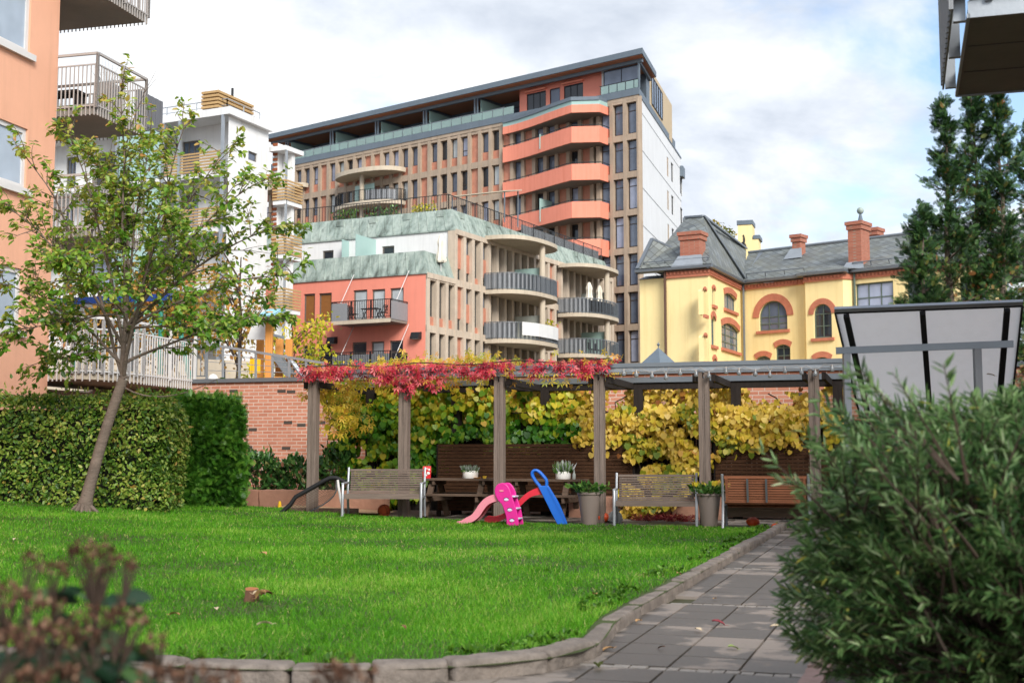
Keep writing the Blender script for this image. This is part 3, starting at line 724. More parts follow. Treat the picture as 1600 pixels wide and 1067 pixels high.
# ------------------------------------------------------------------ hedges
L_BEECH = leafmat('beech_leaves', [(0,C('#2f501c')),(.35,C('#567c2a')),(.68,C('#8aa040')),(.93,C('#b5b860')),(1,C('#a88a44'))], trans=.25, clump=1.6)
L_THUJA = leafmat('thuja_green', [(0,C('#284f1a')),(.5,C('#477c24')),(1,C('#74a23a'))], trans=.2, clump=2)
DARK_INSIDE = mat('hedge_inside', C('#161c0c'), var=.4, scale=6, bump=.8, bscale=20)
def hedge(name, label, a, b, depth, z0, z1, n, size, tm, lm, round_=.25):
    """a clipped hedge from a to b (plan) with a wavy leafy surface round a dark filler box"""
    a, b = Vector((*a, 0)), Vector((*b, 0)); u = (b-a).normalized(); w_ = Vector((-u.y, u.x, 0)); L = (b-a).length; H = z1-z0
    t = thing(name, label, 'hedge', (a.x, a.y, z0))
    core = MB(Matrix(((u.x,w_.x,0,a.x),(u.y,w_.y,0,a.y),(0,0,1,z0),(0,0,0,1))))
    core.box(.12, L-.3, .32, depth-.1, -.1, H-.3); core.build('dark_core', DARK_INSIDE, t)  # dark box added inside so the leaves are not see-through
    k1 = int(n*.60); k2 = int(n*.22); k3 = n-k1-k2
    f = np.concatenate([np.stack([rng.uniform(0,L,k1), np.zeros(k1), rng.uniform(0,H,k1)],1),
        np.stack([rng.uniform(0,L,k2), rng.uniform(0,depth,k2), np.full(k2,H)],1),
        np.stack([np.full(k3,L), rng.uniform(0,depth,k3), rng.uniform(0,H,k3)],1)])
    Nn = np.concatenate([np.tile((0,-1,.15),(k1,1)), np.tile((0,-.2,1),(k2,1)), np.tile((1,-.3,.1),(k3,1))])
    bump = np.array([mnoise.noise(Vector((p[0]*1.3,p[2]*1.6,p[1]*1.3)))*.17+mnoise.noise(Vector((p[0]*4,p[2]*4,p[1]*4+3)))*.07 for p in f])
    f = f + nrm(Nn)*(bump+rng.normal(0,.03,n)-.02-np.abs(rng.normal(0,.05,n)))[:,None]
    # soften the far top corner
    rt = np.clip((f[:,2]-(H-.3))/.3,0,1)*np.clip(1-f[:,1]/.35,0,1); f[:,2] -= rt*rt*.14; f[:,1] += rt*.12
    ex = np.clip((f[:,0]-(L-round_))/round_, 0, 1)*np.clip((f[:,2]-(H-round_))/round_, 0, 1); f[:,2] -= ex*round_*.35; f[:,0] -= ex*round_*.35
    U = np.array([u, w_, Z]); P = f @ U + np.array([a.x, a.y, z0]); N = (Nn+rng.normal(0,.55,(n,3))) @ U
    A = rng.normal(0,.8,(n,3)); A[:,2] += (-.35 if tm is T_LEAF else .5); A += -.5*np.array(w_)
    m = 240; fs = np.stack([rng.uniform(0,L,m), rng.uniform(0,depth*.7,m), H+np.abs(rng.normal(0,.07,m))],1) @ U + np.array([a.x,a.y,z0])
    As = rng.normal(0,.5,(m,3)); As[:,2] += .6; P = np.concatenate([P,fs]); A = np.concatenate([A,As]); N = np.concatenate([N,rng.normal(0,1,(m,3))]); bump = np.concatenate([bump,np.full(m,.1)])
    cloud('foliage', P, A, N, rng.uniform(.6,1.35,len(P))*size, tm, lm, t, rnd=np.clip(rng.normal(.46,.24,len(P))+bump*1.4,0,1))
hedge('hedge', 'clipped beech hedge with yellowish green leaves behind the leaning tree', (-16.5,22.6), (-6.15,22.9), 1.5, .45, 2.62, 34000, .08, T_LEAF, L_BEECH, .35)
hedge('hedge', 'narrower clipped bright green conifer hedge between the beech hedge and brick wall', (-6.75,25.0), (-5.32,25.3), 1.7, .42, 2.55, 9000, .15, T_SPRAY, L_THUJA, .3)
# ------------------------------------------------------------------ pergola and everything along it
PA, PB = Vector((-3.98,25.7,0)), Vector((5.38,22.8,0))
F = Fac(PA, PB-PA); ST = 1.96
def gz(u, y=0): p = F.pt(u, y, 0); return zp(p.y)
perg = thing('pergola', 'open timber and steel pergola with grey posts carrying red creeper over the benches', 'pergola', F.pt(5, 1, gz(5)))
for i in range(7):
    u = i*ST; g = gz(u)
    mb = F.mb()
    for sg in (-1, 1): mb.box(u+sg*.056-.037, u+sg*.056+.037, -.09, .09, g-.1, 3.02)
    mb.box(u-.0185, u+.0185, -.075, .075, g-.1, 2.9); mb.build('post', K['weathered'], perg, bevel=.006)
    mb = F.mb(); mb.box(u+.30-.09, u+.30+.09, 2.1, 2.28, g-.1, 2.86); mb.build('back_post', K['screen_dark'], perg)
    mb = F.mb(); mb.box(u-.018+.16, u+.05+.16, -.06, 2.3, 2.845, 2.97); mb.box(u-.20, u-.135, -.06, 2.3, 2.845, 2.97); mb.build('rafter', K['screen_dark'], perg)
e0, e1 = -.12, 12.0
F.mb().box(e0, e1, -.16, -.02, 3.125, 3.2).build('gutter', K['grey_metal'], perg)
bm_ = F.mb().box(e0+.02, e1-.02, -.125, -.04, 3.04, 3.122)
for k in range(90): bm_.sphere((e0+.1+k*.135, -.127, 3.08), .009, 6)
bm_.build('front_beam', K['galv'], perg)
F.mb().box(e0, e1, 2.08, 2.2, 2.975, 3.085).build('back_gutter', K['grey_metal'], perg)
F.mb().box(e0+.03, e1-.03, 2.12, 2.26, 2.84, 2.972).build('back_beam', K['screen_dark'], perg)
# brick boundary wall behind, with its coping
WY = 4.4
wl = thing('brick_wall', 'long red brick boundary wall with grey metal coping behind the pergola', 'wall', (F.pt(-8.3,WY,0).x, F.pt(-8.3,WY,0).y, 0), math.atan2(F.u.y, F.u.x))
BR = brickmat('wall_brick', C('#cc9078'), C('#b97860'), C('#d2c2b4'), 'x', 1.0, .26, .085, .012)
WM[wl.name] = Matrix.Identity(4)
mb = MB().box(0, 22.5, 0, .3, 0, 3.3)
mb.build('wall', BR, wl, local=True)
mb = MB()
for (px, py) in ((368,684),(395,671),(440,611),(450,660),(388,699),(447,700),(471,664),(455,612),(502,660),(365,611),(843,621),(857,615),(1050,580),(1040,612),(1245,616),(519,684),(214,615)):
    u, z_ = F.uv(px, py, WY); mb.box(u+8.3-.11, u+8.3+.11, -.006, .05, z_-.037, z_+.037)
mb.build('vent_brick', mat('dark_brick', C('#4b443e'), var=.2), wl, local=True)
MB().box(-.05, 22.55, -.06, .36, 3.303, 3.40).build('coping', K['grey_metal'], wl, local=True)
ter = F.mb().box(-16, 14, WY+.32, 24, 2.0, 3.2); tag(ter.build('terrace', K['concrete_grey']), kind='structure')
# slatted screens and picket fence
def screen(label, px0, px1, z1, y):
    u0 = F.uv(px0, 740, y)[0]; u1 = F.uv(px1, 740, y)[0]; g = gz(u0, y)
    t = thing('slatted_screen', label, 'screen', F.pt((u0+u1)/2, y, g), group='slatted screens under the pergola')
    mb = F.mb(); z_ = g+.08
    while z_ < z1-.05: mb.box(u0, u1, y, y+.03, z_, z_+.061); z_ += .072
    mb.build('slats', K['screen_wood'], t)
    mb = F.mb(); n = max(2, int((u1-u0)/1.1))
    for i in range(n+1): u = u0+(u1-u0)*i/n; mb.box(u-.04, u+.04, y+.033, y+.1, g-.05, z1)
    mb.build('uprights', K['screen_dark'], t)
screen('wide dark brown slatted screen behind the two picnic tables', 684, 988, 1.74, 1.75)
screen('dark brown slatted screen behind the brown bench near the shrub', 1118, 1330, 1.74, 1.75)
pf = thing('picket_fence', 'dark upright board fence half hidden by vine leaves under the pergola', 'fence', F.pt(6, 2.5, gz(6)))
mb = F.mb(); u = .3
while u < 11.8: mb.box(u, u+.094, 2.45, 2.475, .35, 2.2+.01*math.sin(u*7)); u += .1
mb.build('pickets', K['screen_dark'], pf)
F.mb().box(.3, 11.8, 2.478, 2.53, 2.08, 2.15).build('rail', K['screen_dark'], pf); F.mb().box(.3, 11.8, 2.478, 2.53, .8, .87).build('rail', K['screen_dark'], pf)
# low stone walls
def rubble(name, label, u0, u1, y0, y1, z0, z1, cat='wall'):
    t = thing(name, label, cat, F.pt((u0+u1)/2, y0, z0)); u = u0; k = 0
    while u < u1-.05:
        L = min(random.uniform(.7, 1.3), u1-u); mb = MB()
        rough_block(mb, L-.012, y1-y0, z1-z0, F.M @ Matrix.Translation((u+L/2, (y0+y1)/2, z0)), .016, k+60, (10,4,5)); mb.build('stone', K['stone'], t, smooth=True); u += L; k += 1
u0 = F.uv(345, 780, .9)[0]; u1 = F.uv(600, 780, .9)[0]
rubble('stone_planter', 'low reddish stone planter wall in front of the evergreen shrubs', u0, u1, .95, 1.25, .1, .80)
rubble('stone_ledge', 'low reddish stone ledge under the yellow vine behind the grey bench', F.uv(890,790,1.6)[0], F.uv(1130,790,1.6)[0], 1.45, 1.7, .1, .70)
sb = F.mb().box(F.uv(425,795,.3)[0], F.uv(560,795,.3)[0], .25, .33, .1, .46); tag(sb.build('sandpit_edge', K['table_wood'], bevel=.01), 'plain wooden board edging the sandpit below the net goal', 'board')
# ------------------------------------------------------------------ climbing plants
def polysample(poly, n, y0, y1):
    """places on the planes y0..y1 behind the pergola front, within an outline"""
    q = np.array([F.uv(px, py, (y0+y1)/2) for px, py in poly]); lo, hi = q.min(0), q.max(0); out = []
    c = 0
    while c < n:
        p = rng.uniform(lo, hi, (n*2,2)); p = p[inside(p[:,0], p[:,1], [tuple(x) for x in q])]; out.append(p); c += len(p)
    p = np.concatenate(out)[:n]+rng.normal(0,.07,(n,2)); return p[:,0], p[:,1], rng.uniform(y0, y1, n)
def tolocal(u, y, z): return np.stack([u,y,z],1) @ np.array(F.M)[:3,:3].T + np.array(F.M)[:3,3]
def vine_leaves(u, z, y, size, tm, m, t, rnd, name='foliage', down=1.0):
    n = len(u); P = tolocal(u, y, z); w_ = np.array(F.w); uu = np.array(F.u)
    A = np.outer(rng.normal(0,.45,n), uu) + np.outer(rng.normal(-.15,.25,n), w_); A[:,2] -= down
    N = -w_[None]+np.array([0,0,.45])[None]+rng.normal(0,.55,(n,3))
    return cloud(name, P, A, N, rng.uniform(.45,1.2,n)*size, tm, m, t, rnd)
L_VINE = leafmat('vine_leaves', [(0,C('#1f4a12')),(.3,C('#437f1c')),(.5,C('#86a827')),(.68,C('#cfc034')),(.85,C('#dfb748')),(.97,C('#cf9a3a')),(1,C('#8a5a2a'))], trans=.3, rough=.4)
L_GOLD = leafmat('golden_vine_leaves', [(0,C('#71872a')),(.2,C('#c9ba36')),(.5,C('#e2bf4a')),(.8,C('#e6c86a')),(.97,C('#c98f3a')),(1,C('#8f5a30'))], trans=.3, rough=.4)
def stems(t, segs, r=.012):
    mb = MB()
    for pts in segs:
        q = []
        for (px, py, y) in pts: u, z_ = F.uv(px, py, y); q.append(F.pt(u, y, z_))
        rr = [random.gauss(0,.03) for _ in range(20)]; pp = []
        for a, b in zip(q, q[1:]):
            for k in range(4): p = a.lerp(b, k/4); pp.append(p+Vector((random.gauss(0,.035), random.gauss(0,.03), random.gauss(0,.035))))
        mb.tube(pp+[q[-1]], r*random.uniform(.7,1.3), 5)
    mb.build('stems', K['twig'], t)
def thin(u, z, y, f, keep=.5, off=0.0):
    m = np.array([mnoise.noise(Vector((a*f+off, b*f*1.2, .5))) for a, b in zip(u, z)]); k = m > (keep-.5)*1.2; return u[k], z[k], y[k]
gv = thing('climbing_vine', 'green to yellow climbing vine of round leaves on the fence behind the first two benches', 'vine', F.pt(2, 2.2, gz(2)))
gp = [(505,600),(548,640),(522,700),(527,806),(600,812),(682,748),(692,702),(735,700),(780,706),(845,694),(905,684),(912,640),(880,612),(760,606),(640,600)]
u, z_, y = polysample(gp, 7400, 1.85, 2.4); u, z_, y = thin(u, z_, y, 1.1, .3); u, z_, y = thin(u, z_, y, 3.2, .25, 4)
hgt = np.clip((z_-2.1)/.9, 0, 1); rv = np.clip(.44 + .25*np.array([mnoise.noise(Vector((a*.9, b*1.4, 3))) for a, b in zip(u, z_)]) + .3*hgt + rng.normal(0,.12,len(u)) - .1*((z_>1.5)&(z_<2.2)), 0, .95)
vine_leaves(u, z_, y, .128, T_HEART, L_VINE, gv, rv)
u, z_, y = polysample([(505,605),(560,600),(905,604),(905,660),(700,690),(530,690)], 2400, 2.3, 3.0); vine_leaves(u, z_, y, .16, T_HEART, L_VINE, gv, np.clip(.55+rng.normal(0,.2,len(u)),0,1), 'back_foliage')
stems(gv, [[(600,812,2.2),(590,720,2.2),(560,640,2.2),(545,605,2.2)], [(640,800,2.2),(660,690,2.2),(700,640,2.2),(740,606,2.2)], [(660,690,2.2),(760,650,2.2),(860,640,2.2)], [(560,640,2.2),(500,625,2.0)]])
yv = thing('climbing_vine', 'golden yellow climbing vine spilling over the fence behind the grey bench by the pot', 'vine', F.pt(8, 2.2, gz(8)))
parts = []
for pg, n, y0, y1, kp in (([(985,690),(930,694),(905,690),(905,655),(985,640),(1090,636),(1200,640),(1310,648),(1310,690),(1240,700),(1205,698),(1145,700),(1120,715),(1085,740),(1000,748),(985,742)], 7600, 1.6, 2.3, -.1),
        ([(984,740),(1085,738),(1080,750),(1062,775),(1040,790),(975,808),(968,780)], 1100, 1.15, 1.42, .0)):
    u, z_, y = polysample(pg, n, y0, y1); u, z_, y = thin(u, z_, y, 3.4, .27, 8); parts.append(thin(u, z_, y, 1.3, kp, 5))
u, z_, y = [np.concatenate([p[i] for p in parts]) for i in range(3)]
vine_leaves(u, z_, y, .12, T_HEART, L_GOLD, yv, np.clip(.5+rng.normal(0,.2,len(u))-.35*(np.array([mnoise.noise(Vector((a*1.1, b*1.5, 9))) for a, b in zip(u, z_)])>.25), 0, 1))
u, z_, y = polysample([(790,640),(850,600),(960,600),(985,600),(1040,610),(1070,604),(1150,598),(1175,640),(1250,620),(1320,600),(1320,655),(1180,650),(1000,655),(870,660)], 8500, 2.2, 3.2); kk = rng.random(len(u)) < np.clip(1.15-.62*np.clip(z_-2.1,0,1.2)/.9,.18,1); u, z_, y = thin(u[kk], z_[kk], y[kk], 2.2, .36, 2)
vine_leaves(u, z_, y, .11, T_HEART, L_GOLD, yv, np.clip(.6+rng.normal(0,.22,len(u)),0,1), 'back_foliage')
stems(yv, [[(1010,800,1.7),(1000,720,1.8),(1030,660,2.2),(1080,640,2.4),(1130,645,2.4)], [(880,690,2.0),(870,640,2.4),(890,615,2.6),(930,600,2.6)], [(900,660,2.4),(960,640,2.4),(985,610,2.4)], [(1110,690,2.2),(1105,640,2.5),(1120,600,2.5)], [(1100,640,2.4),(1200,636,2.4),(1290,650,2.4)], [(1230,690,2.2),(1240,640,2.4),(1200,615,2.5)], [(950,690,2.2),(955,650,2.3),(920,625,2.5)], [(1000,720,2.0),(1060,690,2.2),(1120,660,2.3),(1210,650,2.4)]], .014)
L_RED = leafmat('creeper_red', [(0,C('#6a1626')),(.25,C('#b8243c')),(.55,C('#e04258')),(.85,C('#ea7a82')),(.95,C('#d98a4a')),(1,C('#e8b050'))], trans=.3, rough=.4)
L_YEL = leafmat('creeper_yellow', [(0,C('#93a02c')),(.4,C('#d6b935')),(.8,C('#e6c24f')),(1,C('#d98f3a'))], trans=.35)
rc = thing('creeper', 'crimson red creeper draped along the pergola front beam over the left posts', 'creeper', F.pt(2, 0, 3.1))
U, ZZ, Y = [], [], []
um = F.uv(957, 585, 0)[0]
n = 1900; u = rng.uniform(-.25, um, n)
dens = np.array([.55+.6*mnoise.noise(Vector((a*1.5, 0, 0)))+.25*mnoise.noise(Vector((a*5, 3, 0))) for a in u]); dens *= np.where(u > 4.3, .5, .95); dens += .45*np.array([mnoise.noise(Vector((a*3.3, 9, 2))) for a in u]); dens += .55*np.exp(-((u-2.0)/.55)**2) + .3*np.exp(-((u-5.75)/.25)**2)+.25*np.exp(-((u-.2)/.4)**2)
k = rng.random(n) < dens; u = u[k]; dens = dens[k]; hang = np.clip(.11+.32*np.exp(-((u-2.05)/.4)**2)+.16*np.exp(-((u-2.6)/.2)**2)+.2*np.array([mnoise.noise(Vector((a*3.1,7,0))) for a in u]), .05, .6)
v = rng.random(len(u))**1.15; z_ = 3.25 - v*(hang+.12) + rng.normal(0,.02,len(u)); y = rng.uniform(-.30, -.10, len(u)); top = rng.random(len(u)) < .3; y[top] = rng.uniform(-.1,.5,top.sum()); z_[top] = 3.21+np.abs(rng.normal(0,.06,top.sum()))
vine_leaves(u, z_, y, .12, T_STAR, L_RED, rc, np.clip(rng.normal(.52,.27,len(u)),0,1), down=.8)
mb = F.mb(); mb.tube([(a, -.15+.03*math.sin(a*5), 3.27+.03*math.sin(a*3.3)) for a in np.linspace(-.2, um, 60)], .012, 5)
for k in range(34):
    a = random.uniform(-.2, um); mb.tube([(a,-.15,3.26),(a+random.uniform(-.1,.1),-.22,3.14),(a+random.uniform(-.2,.2),-.2,3.0+random.uniform(-.1,.08))], .005, 4)
mb.build('stems', K['twig'], rc)
yc = thing('creeper', 'yellow creeper on top of the pergola behind the red one', 'creeper', F.pt(2, 1, 3.1))
u = rng.uniform(.3, 6.2, 1900); dens = np.clip(.25+.9*np.exp(-((u-1.5)/.9)**2)+.7*np.exp(-((u-3.1)/.4)**2)+.35*np.array([mnoise.noise(Vector((a*2.2,1,5))) for a in u]), 0, 1); u = u[rng.random(len(u)) < dens]; n = len(u)
y = rng.uniform(.1, 2.2, n); z_ = 3.19+np.abs(rng.normal(0,.13,n)) + .1*np.exp(-((u-3.1)/.35)**2)+.06*np.exp(-((u-1.7)/.5)**2)
lowl = rng.random(n) < .22; z_[lowl] = rng.uniform(2.85,3.15,lowl.sum()); y[lowl] = rng.uniform(.0,.9,lowl.sum())
vine_leaves(u, z_, y, .13, T_STAR, L_YEL, yc, rng.random(n), down=.5)
n = 230; u = np.concatenate([rng.normal(.35,.22,n), rng.normal(-.25,.15,60)]); z_ = np.concatenate([rng.uniform(1.9,3.0,n), rng.uniform(2.7,2.95,60)]); y = rng.uniform(.2,1.2,n+60); u[:n] += (z_[:n]-2.5)*-.25
vine_leaves(u, z_, y, .14, T_STAR, L_YEL, yc, np.clip(rng.normal(.5,.3,n+60),0,1), 'hanging_foliage')
stems(yc, [[(500,600,.6),(515,640,.8),(512,690,.8)], [(530,600,.8),(545,640,.9),(535,680,.9)], [(500,600,.4),(475,610,.4)], [(520,575,1),(600,572,1),(700,572,1)], [(700,572,1),(800,570,1),(860,572,1)]], .008)
# dark evergreen shrubs beside the wall
L_RHODO = leafmat('evergreen_leaves', [(0,C('#22401d')),(.5,C('#3c6a30')),(.92,C('#6d9048')),(1,C('#8a5a48'))], trans=.12, rough=.35, spec=.5)
def shrub(name, label, c, r, n, size, tm, lm, cat='shrub', zmin=None, group=None, up=.5):
    t = thing(name, label, cat, c, group=group); d = rdir(n, .35); rad = rng.uniform(.55,1,n)**.5
    bump = np.array([1+.28*mnoise.noise(Vector(x*2.2)+Vector(c)) for x in d])
    P = np.array(c)+d*(rad*bump)[:,None]*np.array(r); P[:,2] += r[2]*.35; ok = P[:,2] > c[2]+.01
    P, d = P[ok], d[ok]; n = len(P)
    A = d*.8+rng.normal(0,.5,(n,3)); A[:,2] += up; N = d+rng.normal(0,.5,(n,3)); N[:,2] += .7
    cloud('foliage', P, A, N, rng.uniform(.7,1.2,n)*size, tm, lm, t)
    mb = MB()
    for k in range(14):
        a = random.uniform(0, 6.28); e = Vector((c[0]+r[0]*.75*math.cos(a), c[1]+r[1]*.75*math.sin(a), c[2]+r[2]*random.uniform(.7,1.15)))
        b = Vector(c)+Vector((random.uniform(-.1,.1), random.uniform(-.1,.1), 0)); mb.tube([b, b.lerp(e,.5)+Vector((0,0,.1)), e], [.02,.013,.006], 5)
    mb.build('stems', K['twig'], t); return t
p = F.pt(F.uv(405,740,1.9)[0], 1.9, .45); shrub('evergreen_shrub', 'dark evergreen shrub against the bright conifer hedge and brick wall', p, (.62,.5,.85), 1500, .13, T_LEAF, L_RHODO)
p = F.pt(F.uv(462,750,1.9)[0], 1.9, .45); shrub('evergreen_shrub', 'dark glossy evergreen shrub behind the first pergola post', p, (.72,.5,.72), 1700, .13, T_LEAF, L_RHODO)
p = F.pt(F.uv(527,740,2.0)[0], 2.0, .45); shrub('evergreen_shrub', 'dark evergreen shrub between the first pergola post and the green vine', p, (.55,.5,.95), 1300, .13, T_LEAF, L_RHODO)
# red leaf litter under the grey bench
u, z_, y = polysample([(990,800),(1080,800),(1085,812),(1000,812)], 260, .6, 1.4)
P = tolocal(u, y, np.array([gz(a, b)+.02 for a, b in zip(u, y)])+rng.uniform(0,.06,len(u)))
tag(cloud('leaf_litter', P, rdir(len(P)), rdir(len(P),2), rng.uniform(.07,.12,len(P)), T_STAR, leafmat('litter', [(0,C('#5a1c20')),(.6,C('#a3323a')),(1,C('#c98a6a'))]), kind='stuff'), 'drift of fallen red leaves on the ground under the grey bench', 'leaves')
# ------------------------------------------------------------------ benches
def bench(label, wood, loc, rz, W=1.52, strips=False, group='metal framed park benches'):
    t = thing('park_bench', label, 'bench', (0,0,0), 0, group); WM[t.name] = Matrix.Identity(4)
    h = W/2
    mb = MB()
    for k in range(7): y = -.30+k*.078; mb.box(-h+.05, h-.05, y, y+.066, .40+.004*abs(k-3), .425+.004*abs(k-3))
    mb.box(-h+.05, h-.05, -.345, -.305, .345, .43); mb.build('seat', wood, t, local=True)
    mb = MB(); a = R(14)
    for k in range(9):
        z0 = .47+k*.043; y = .235+(z0-.42)*math.tan(a); mb.box(-h+.07, h-.07, y, y+.022, z0, z0+.030)
    zt = .47+9*.043; y = .235+(zt-.42)*math.tan(a); mb.box(-h+.05, h-.05, y-.008, y+.032, zt, zt+.045)
    mb.box(-h+.05, h-.05, .235, .275, .44, .466)
    for sx in (-1, 1): mb.beam((sx*(h-.09),.272,.466),(sx*(h-.09),.236+(zt-.42)*math.tan(a)+.03,zt), .045, .02)
    mb.build('backrest', wood, t, local=True)
    for sx in (-1, 1):
        x = sx*(h-.02)
        MB().tube([(x,-.36,0),(x,-.352,.3),(x,-.34,.60),(x,-.31,.632)], [.027]*4, 8).build('leg', K['galv'], t, smooth=True, local=True)
        MB().tube([(x,.40,0),(x,.33,.2),(x,.265,.42),(x,.30,.62),(x,.375,.93)], [.024]*5, 8).build('leg', K['galv'], t, smooth=True, local=True)
        mb = MB(); mb.beam((x,-.345,.632),(x,.315,.648),.055,.03); mb.build('armrest', K['galv'], t, local=True, bevel=.008)
        MB().beam((x,-.33,.372),(x,.30,.372),.03,.04).build('side_rail', K['galv'], t, local=True)
    if strips:
        for x in (-.02, h-.45, -h+.5)[:2]: MB().beam((x,.305,.45),(x,.305+.40*math.tan(a),.85),.035,.008).build('back_strap', K['grey_metal'], t, local=True)
        MB().box(-h+.06, h-.06, -.12, -.09, .18, .34).build('apron', K['table_wood'], t, local=True)
    place(t, loc, rz); return t
def spot(px, Y, zf=None):
    X = at(px, 800, Y).x; return (X, Y, zf if zf is not None else zl(X, Y))
ry = math.atan2(F.u.y, F.u.x)
bench('weathered grey slat bench on silver legs beside the net goal and basketball', K['bench_wood'], spot(600, 24.55), -.05+.02)
bench('weathered grey slat bench on silver legs between two tall taupe pots', K['bench_wood'], spot(1025, 23.3), ry+.15, 1.5)
bench('brown slat bench seen from behind with a metal strap, next to the grey green shrub', K['bench_red'], spot(1198, 22.55), math.pi+ry+.05, 1.5, True)
# ------------------------------------------------------------------ picnic tables
def picnic(loc, rz, label, W=1.65):
    t = thing('picnic_table', label, 'table', (0,0,0), 0, 'picnic tables under the pergola'); WM[t.name] = Matrix.Identity(4); h = W/2
    mb = MB()
    for k in range(5): y = -.37+k*.15; mb.box(-h, h, y, y+.14, .70, .745)
    mb.build('tabletop', K['table_wood'], t, local=True, bevel=.006)
    for sy in (-1, 1):
        mb = MB()
        for k in range(2): y = sy*.66-.14+k*.145; mb.box(-h, h, y, y+.135, .405, .45)
        mb.build('seat', K['table_wood'], t, local=True, bevel=.006)
    for sx in (-1, 1):
        x = sx*(h-.3)
        for sy in (-1, 1): MB().beam((x+.003*sy, sy*.62, 0), (x+.003*sy, sy*.2, .698), .06, .11, Vector((1,0,0))).build('leg', K['table_wood'], t, local=True)
        mb = MB(); mb.box(x+.04, x+.09, -.78, .78, .30, .40); mb.box(x+.04, x+.09, -.35, .35, .62, .698); mb.build('crossbar', K['table_wood'], t, local=True)
    place(t, loc, rz); return t
def table_at(px, off):
    u = F.uv(px, 790, off)[0]; p = F.pt(u, off, 0); return (p.x, p.y, zp(p.y)+.02)
TL = [table_at(720, .95), table_at(850, .95)]
picnic(TL[0], ry, 'dark wooden picnic table nearer the net goal, with one white bowl of heather'); picnic(TL[1], ry, 'dark wooden picnic table behind the blue ladder, with silvery plants in a white bowl')
# ------------------------------------------------------------------ pots and plants
def spikes(n, c, r, h, spread=.5):
    a = rng.uniform(0, 6.28, n); q = r*np.sqrt(rng.random(n)); P = np.stack([c[0]+q*np.cos(a), c[1]+q*np.sin(a), np.full(n, c[2])], 1)
    A = np.stack([np.cos(a)*spread*q/r+rng.normal(0,.15,n), np.sin(a)*spread*q/r+rng.normal(0,.15,n), np.ones(n)], 1); return P, A
L_HEATH = leafmat('heather', [(0,C('#4d6a3a')),(.5,C('#8a9a86')),(1,C('#c3bfc9'))]); L_SILVER = leafmat('silver_leaves', [(0,C('#5f8a3a')),(.35,C('#8fa57a')),(.7,C('#bcc4c4')),(1,C('#dcdcdf'))])
L_POT = leafmat('pot_leaves', [(0,C('#20421a')),(.6,C('#4a7a30')),(1,C('#86a052'))], rough=.35)
def bowl(label, px, py, off, lm, tall, ztab=.765, w=.155):
    u = F.uv(px, py, off)[0]; p = F.pt(u, off, 0); z0 = zp(p.y)+.02+.745
    t = thing('planter_bowl', label, 'planter', (p.x, p.y, z0), group='white bowls of plants on the tables')
    MB().lathe([(w*.9,0),(w*.99,.02),(w,.14),(w*.96,.155),(w*.9,.15),(w*.88,.11)], (p.x,p.y,z0), 24).build('bowl', K['white_pot'], t, smooth=True)
    P, A = spikes(150, (p.x,p.y,z0+.11), w*.85, tall); cloud('plant', P, A, rdir(150), rng.uniform(.5,1.1,150)*tall, T_LONG, lm, t, WX=np.full(150,1.1))
    P, A = spikes(110, (p.x,p.y,z0+.11), w*.85, tall, 1.2); cloud('leaves', P, A, rdir(110,1), rng.uniform(.4,.8,110)*tall*.7, T_LEAF, L_POT, t)
bowl('round white bowl with low grey heather on the nearer picnic table', 735, 745, .8, L_HEATH, .17)
bowl('round white bowl with tall silvery plants on the picnic table behind the slides', 880, 745, .8, L_SILVER, .26, w=.15)
def tallpot(label, px, Y, lm, seed, flower=False):
    x, y, z0 = spot(px, Y); t = thing('potted_plant', label, 'potted plant', (x, y, z0), group='tall taupe pots beside the benches')
    MB().lathe([(.135,0),(.14,.02),(.205,.53),(.222,.545),(.225,.58),(.212,.585),(.2,.55),(.19,.5)], (x,y,z0), 28).build('pot', K['pot'], t, smooth=True)
    MB().lathe([(.19,.515),(.1,.525),(.001,.53)], (x,y,z0), 16).build('soil', K['soil'], t)
    n = 210; P, A = spikes(n, (x,y,z0+.53), .17, .3, 1.3); P += A*rng.uniform(0,.17,n)[:,None]
    cloud('foliage', P, A+rng.normal(0,.5,(n,3)), rdir(n,1), rng.uniform(.07,.13,n), T_LEAF, lm, t)
    if flower: P, A = spikes(26, (x,y,z0+.6), .2, .3, 1); cloud('yellow_leaves', P+A*.12, A, rdir(26,.5), rng.uniform(.07,.12,26), T_HEART, L_GOLD, t)
    mb = MB()
    for k in range(9):
        a = random.uniform(0,6.28); mb.tube([(x+.05*math.cos(a),y+.05*math.sin(a),z0+.5),(x+.15*math.cos(a),y+.15*math.sin(a),z0+.72)], .006, 5)
    mb.build('stems', K['twig'], t)
tallpot('tall taupe pot with a bushy dark green plant at the post beside the blue ladder', 921, 23.35, L_POT, 1)
tallpot('tall taupe pot with green and yellow leaves between the grey and brown benches', 1108, 22.85, L_POT, 2, True)
# small things on and under the tables
u = F.uv(667, 745, .7)[0]; p = F.pt(u, .7, 0); z0 = zp(p.y)+.765
bag = thing('gift_bag', 'bright red bag with white patches standing at the end of the picnic table', 'bag', (p.x,p.y,z0))
B0 = Matrix.Translation((p.x,p.y,z0)) @ Matrix.Rotation(ry+.3,4,'Z'); mb = MB(B0)
mb.add([(-.075,-.04,0),(.075,-.04,0),(.075,.04,0),(-.075,.04,0),(-.085,-.05,.14),(.085,-.045,.15),(.085,.045,.15),(-.085,.05,.14),(-.08,-.012,.24),(.08,-.012,.245),(.08,.012,.245),(-.08,.012,.24)],
    [(0,3,2,1)]+[(i,(i+1)%4,4+(i+1)%4,4+i) for i in range(4)]+[(4+i,4+(i+1)%4,8+(i+1)%4,8+i) for i in range(4)]+[(8,9,10,11)])
mb.build('bag', mat('red_paper', C('#c8141e'), var=.12, scale=8, bump=.2, rough=.5), bag)
mb = MB(B0)
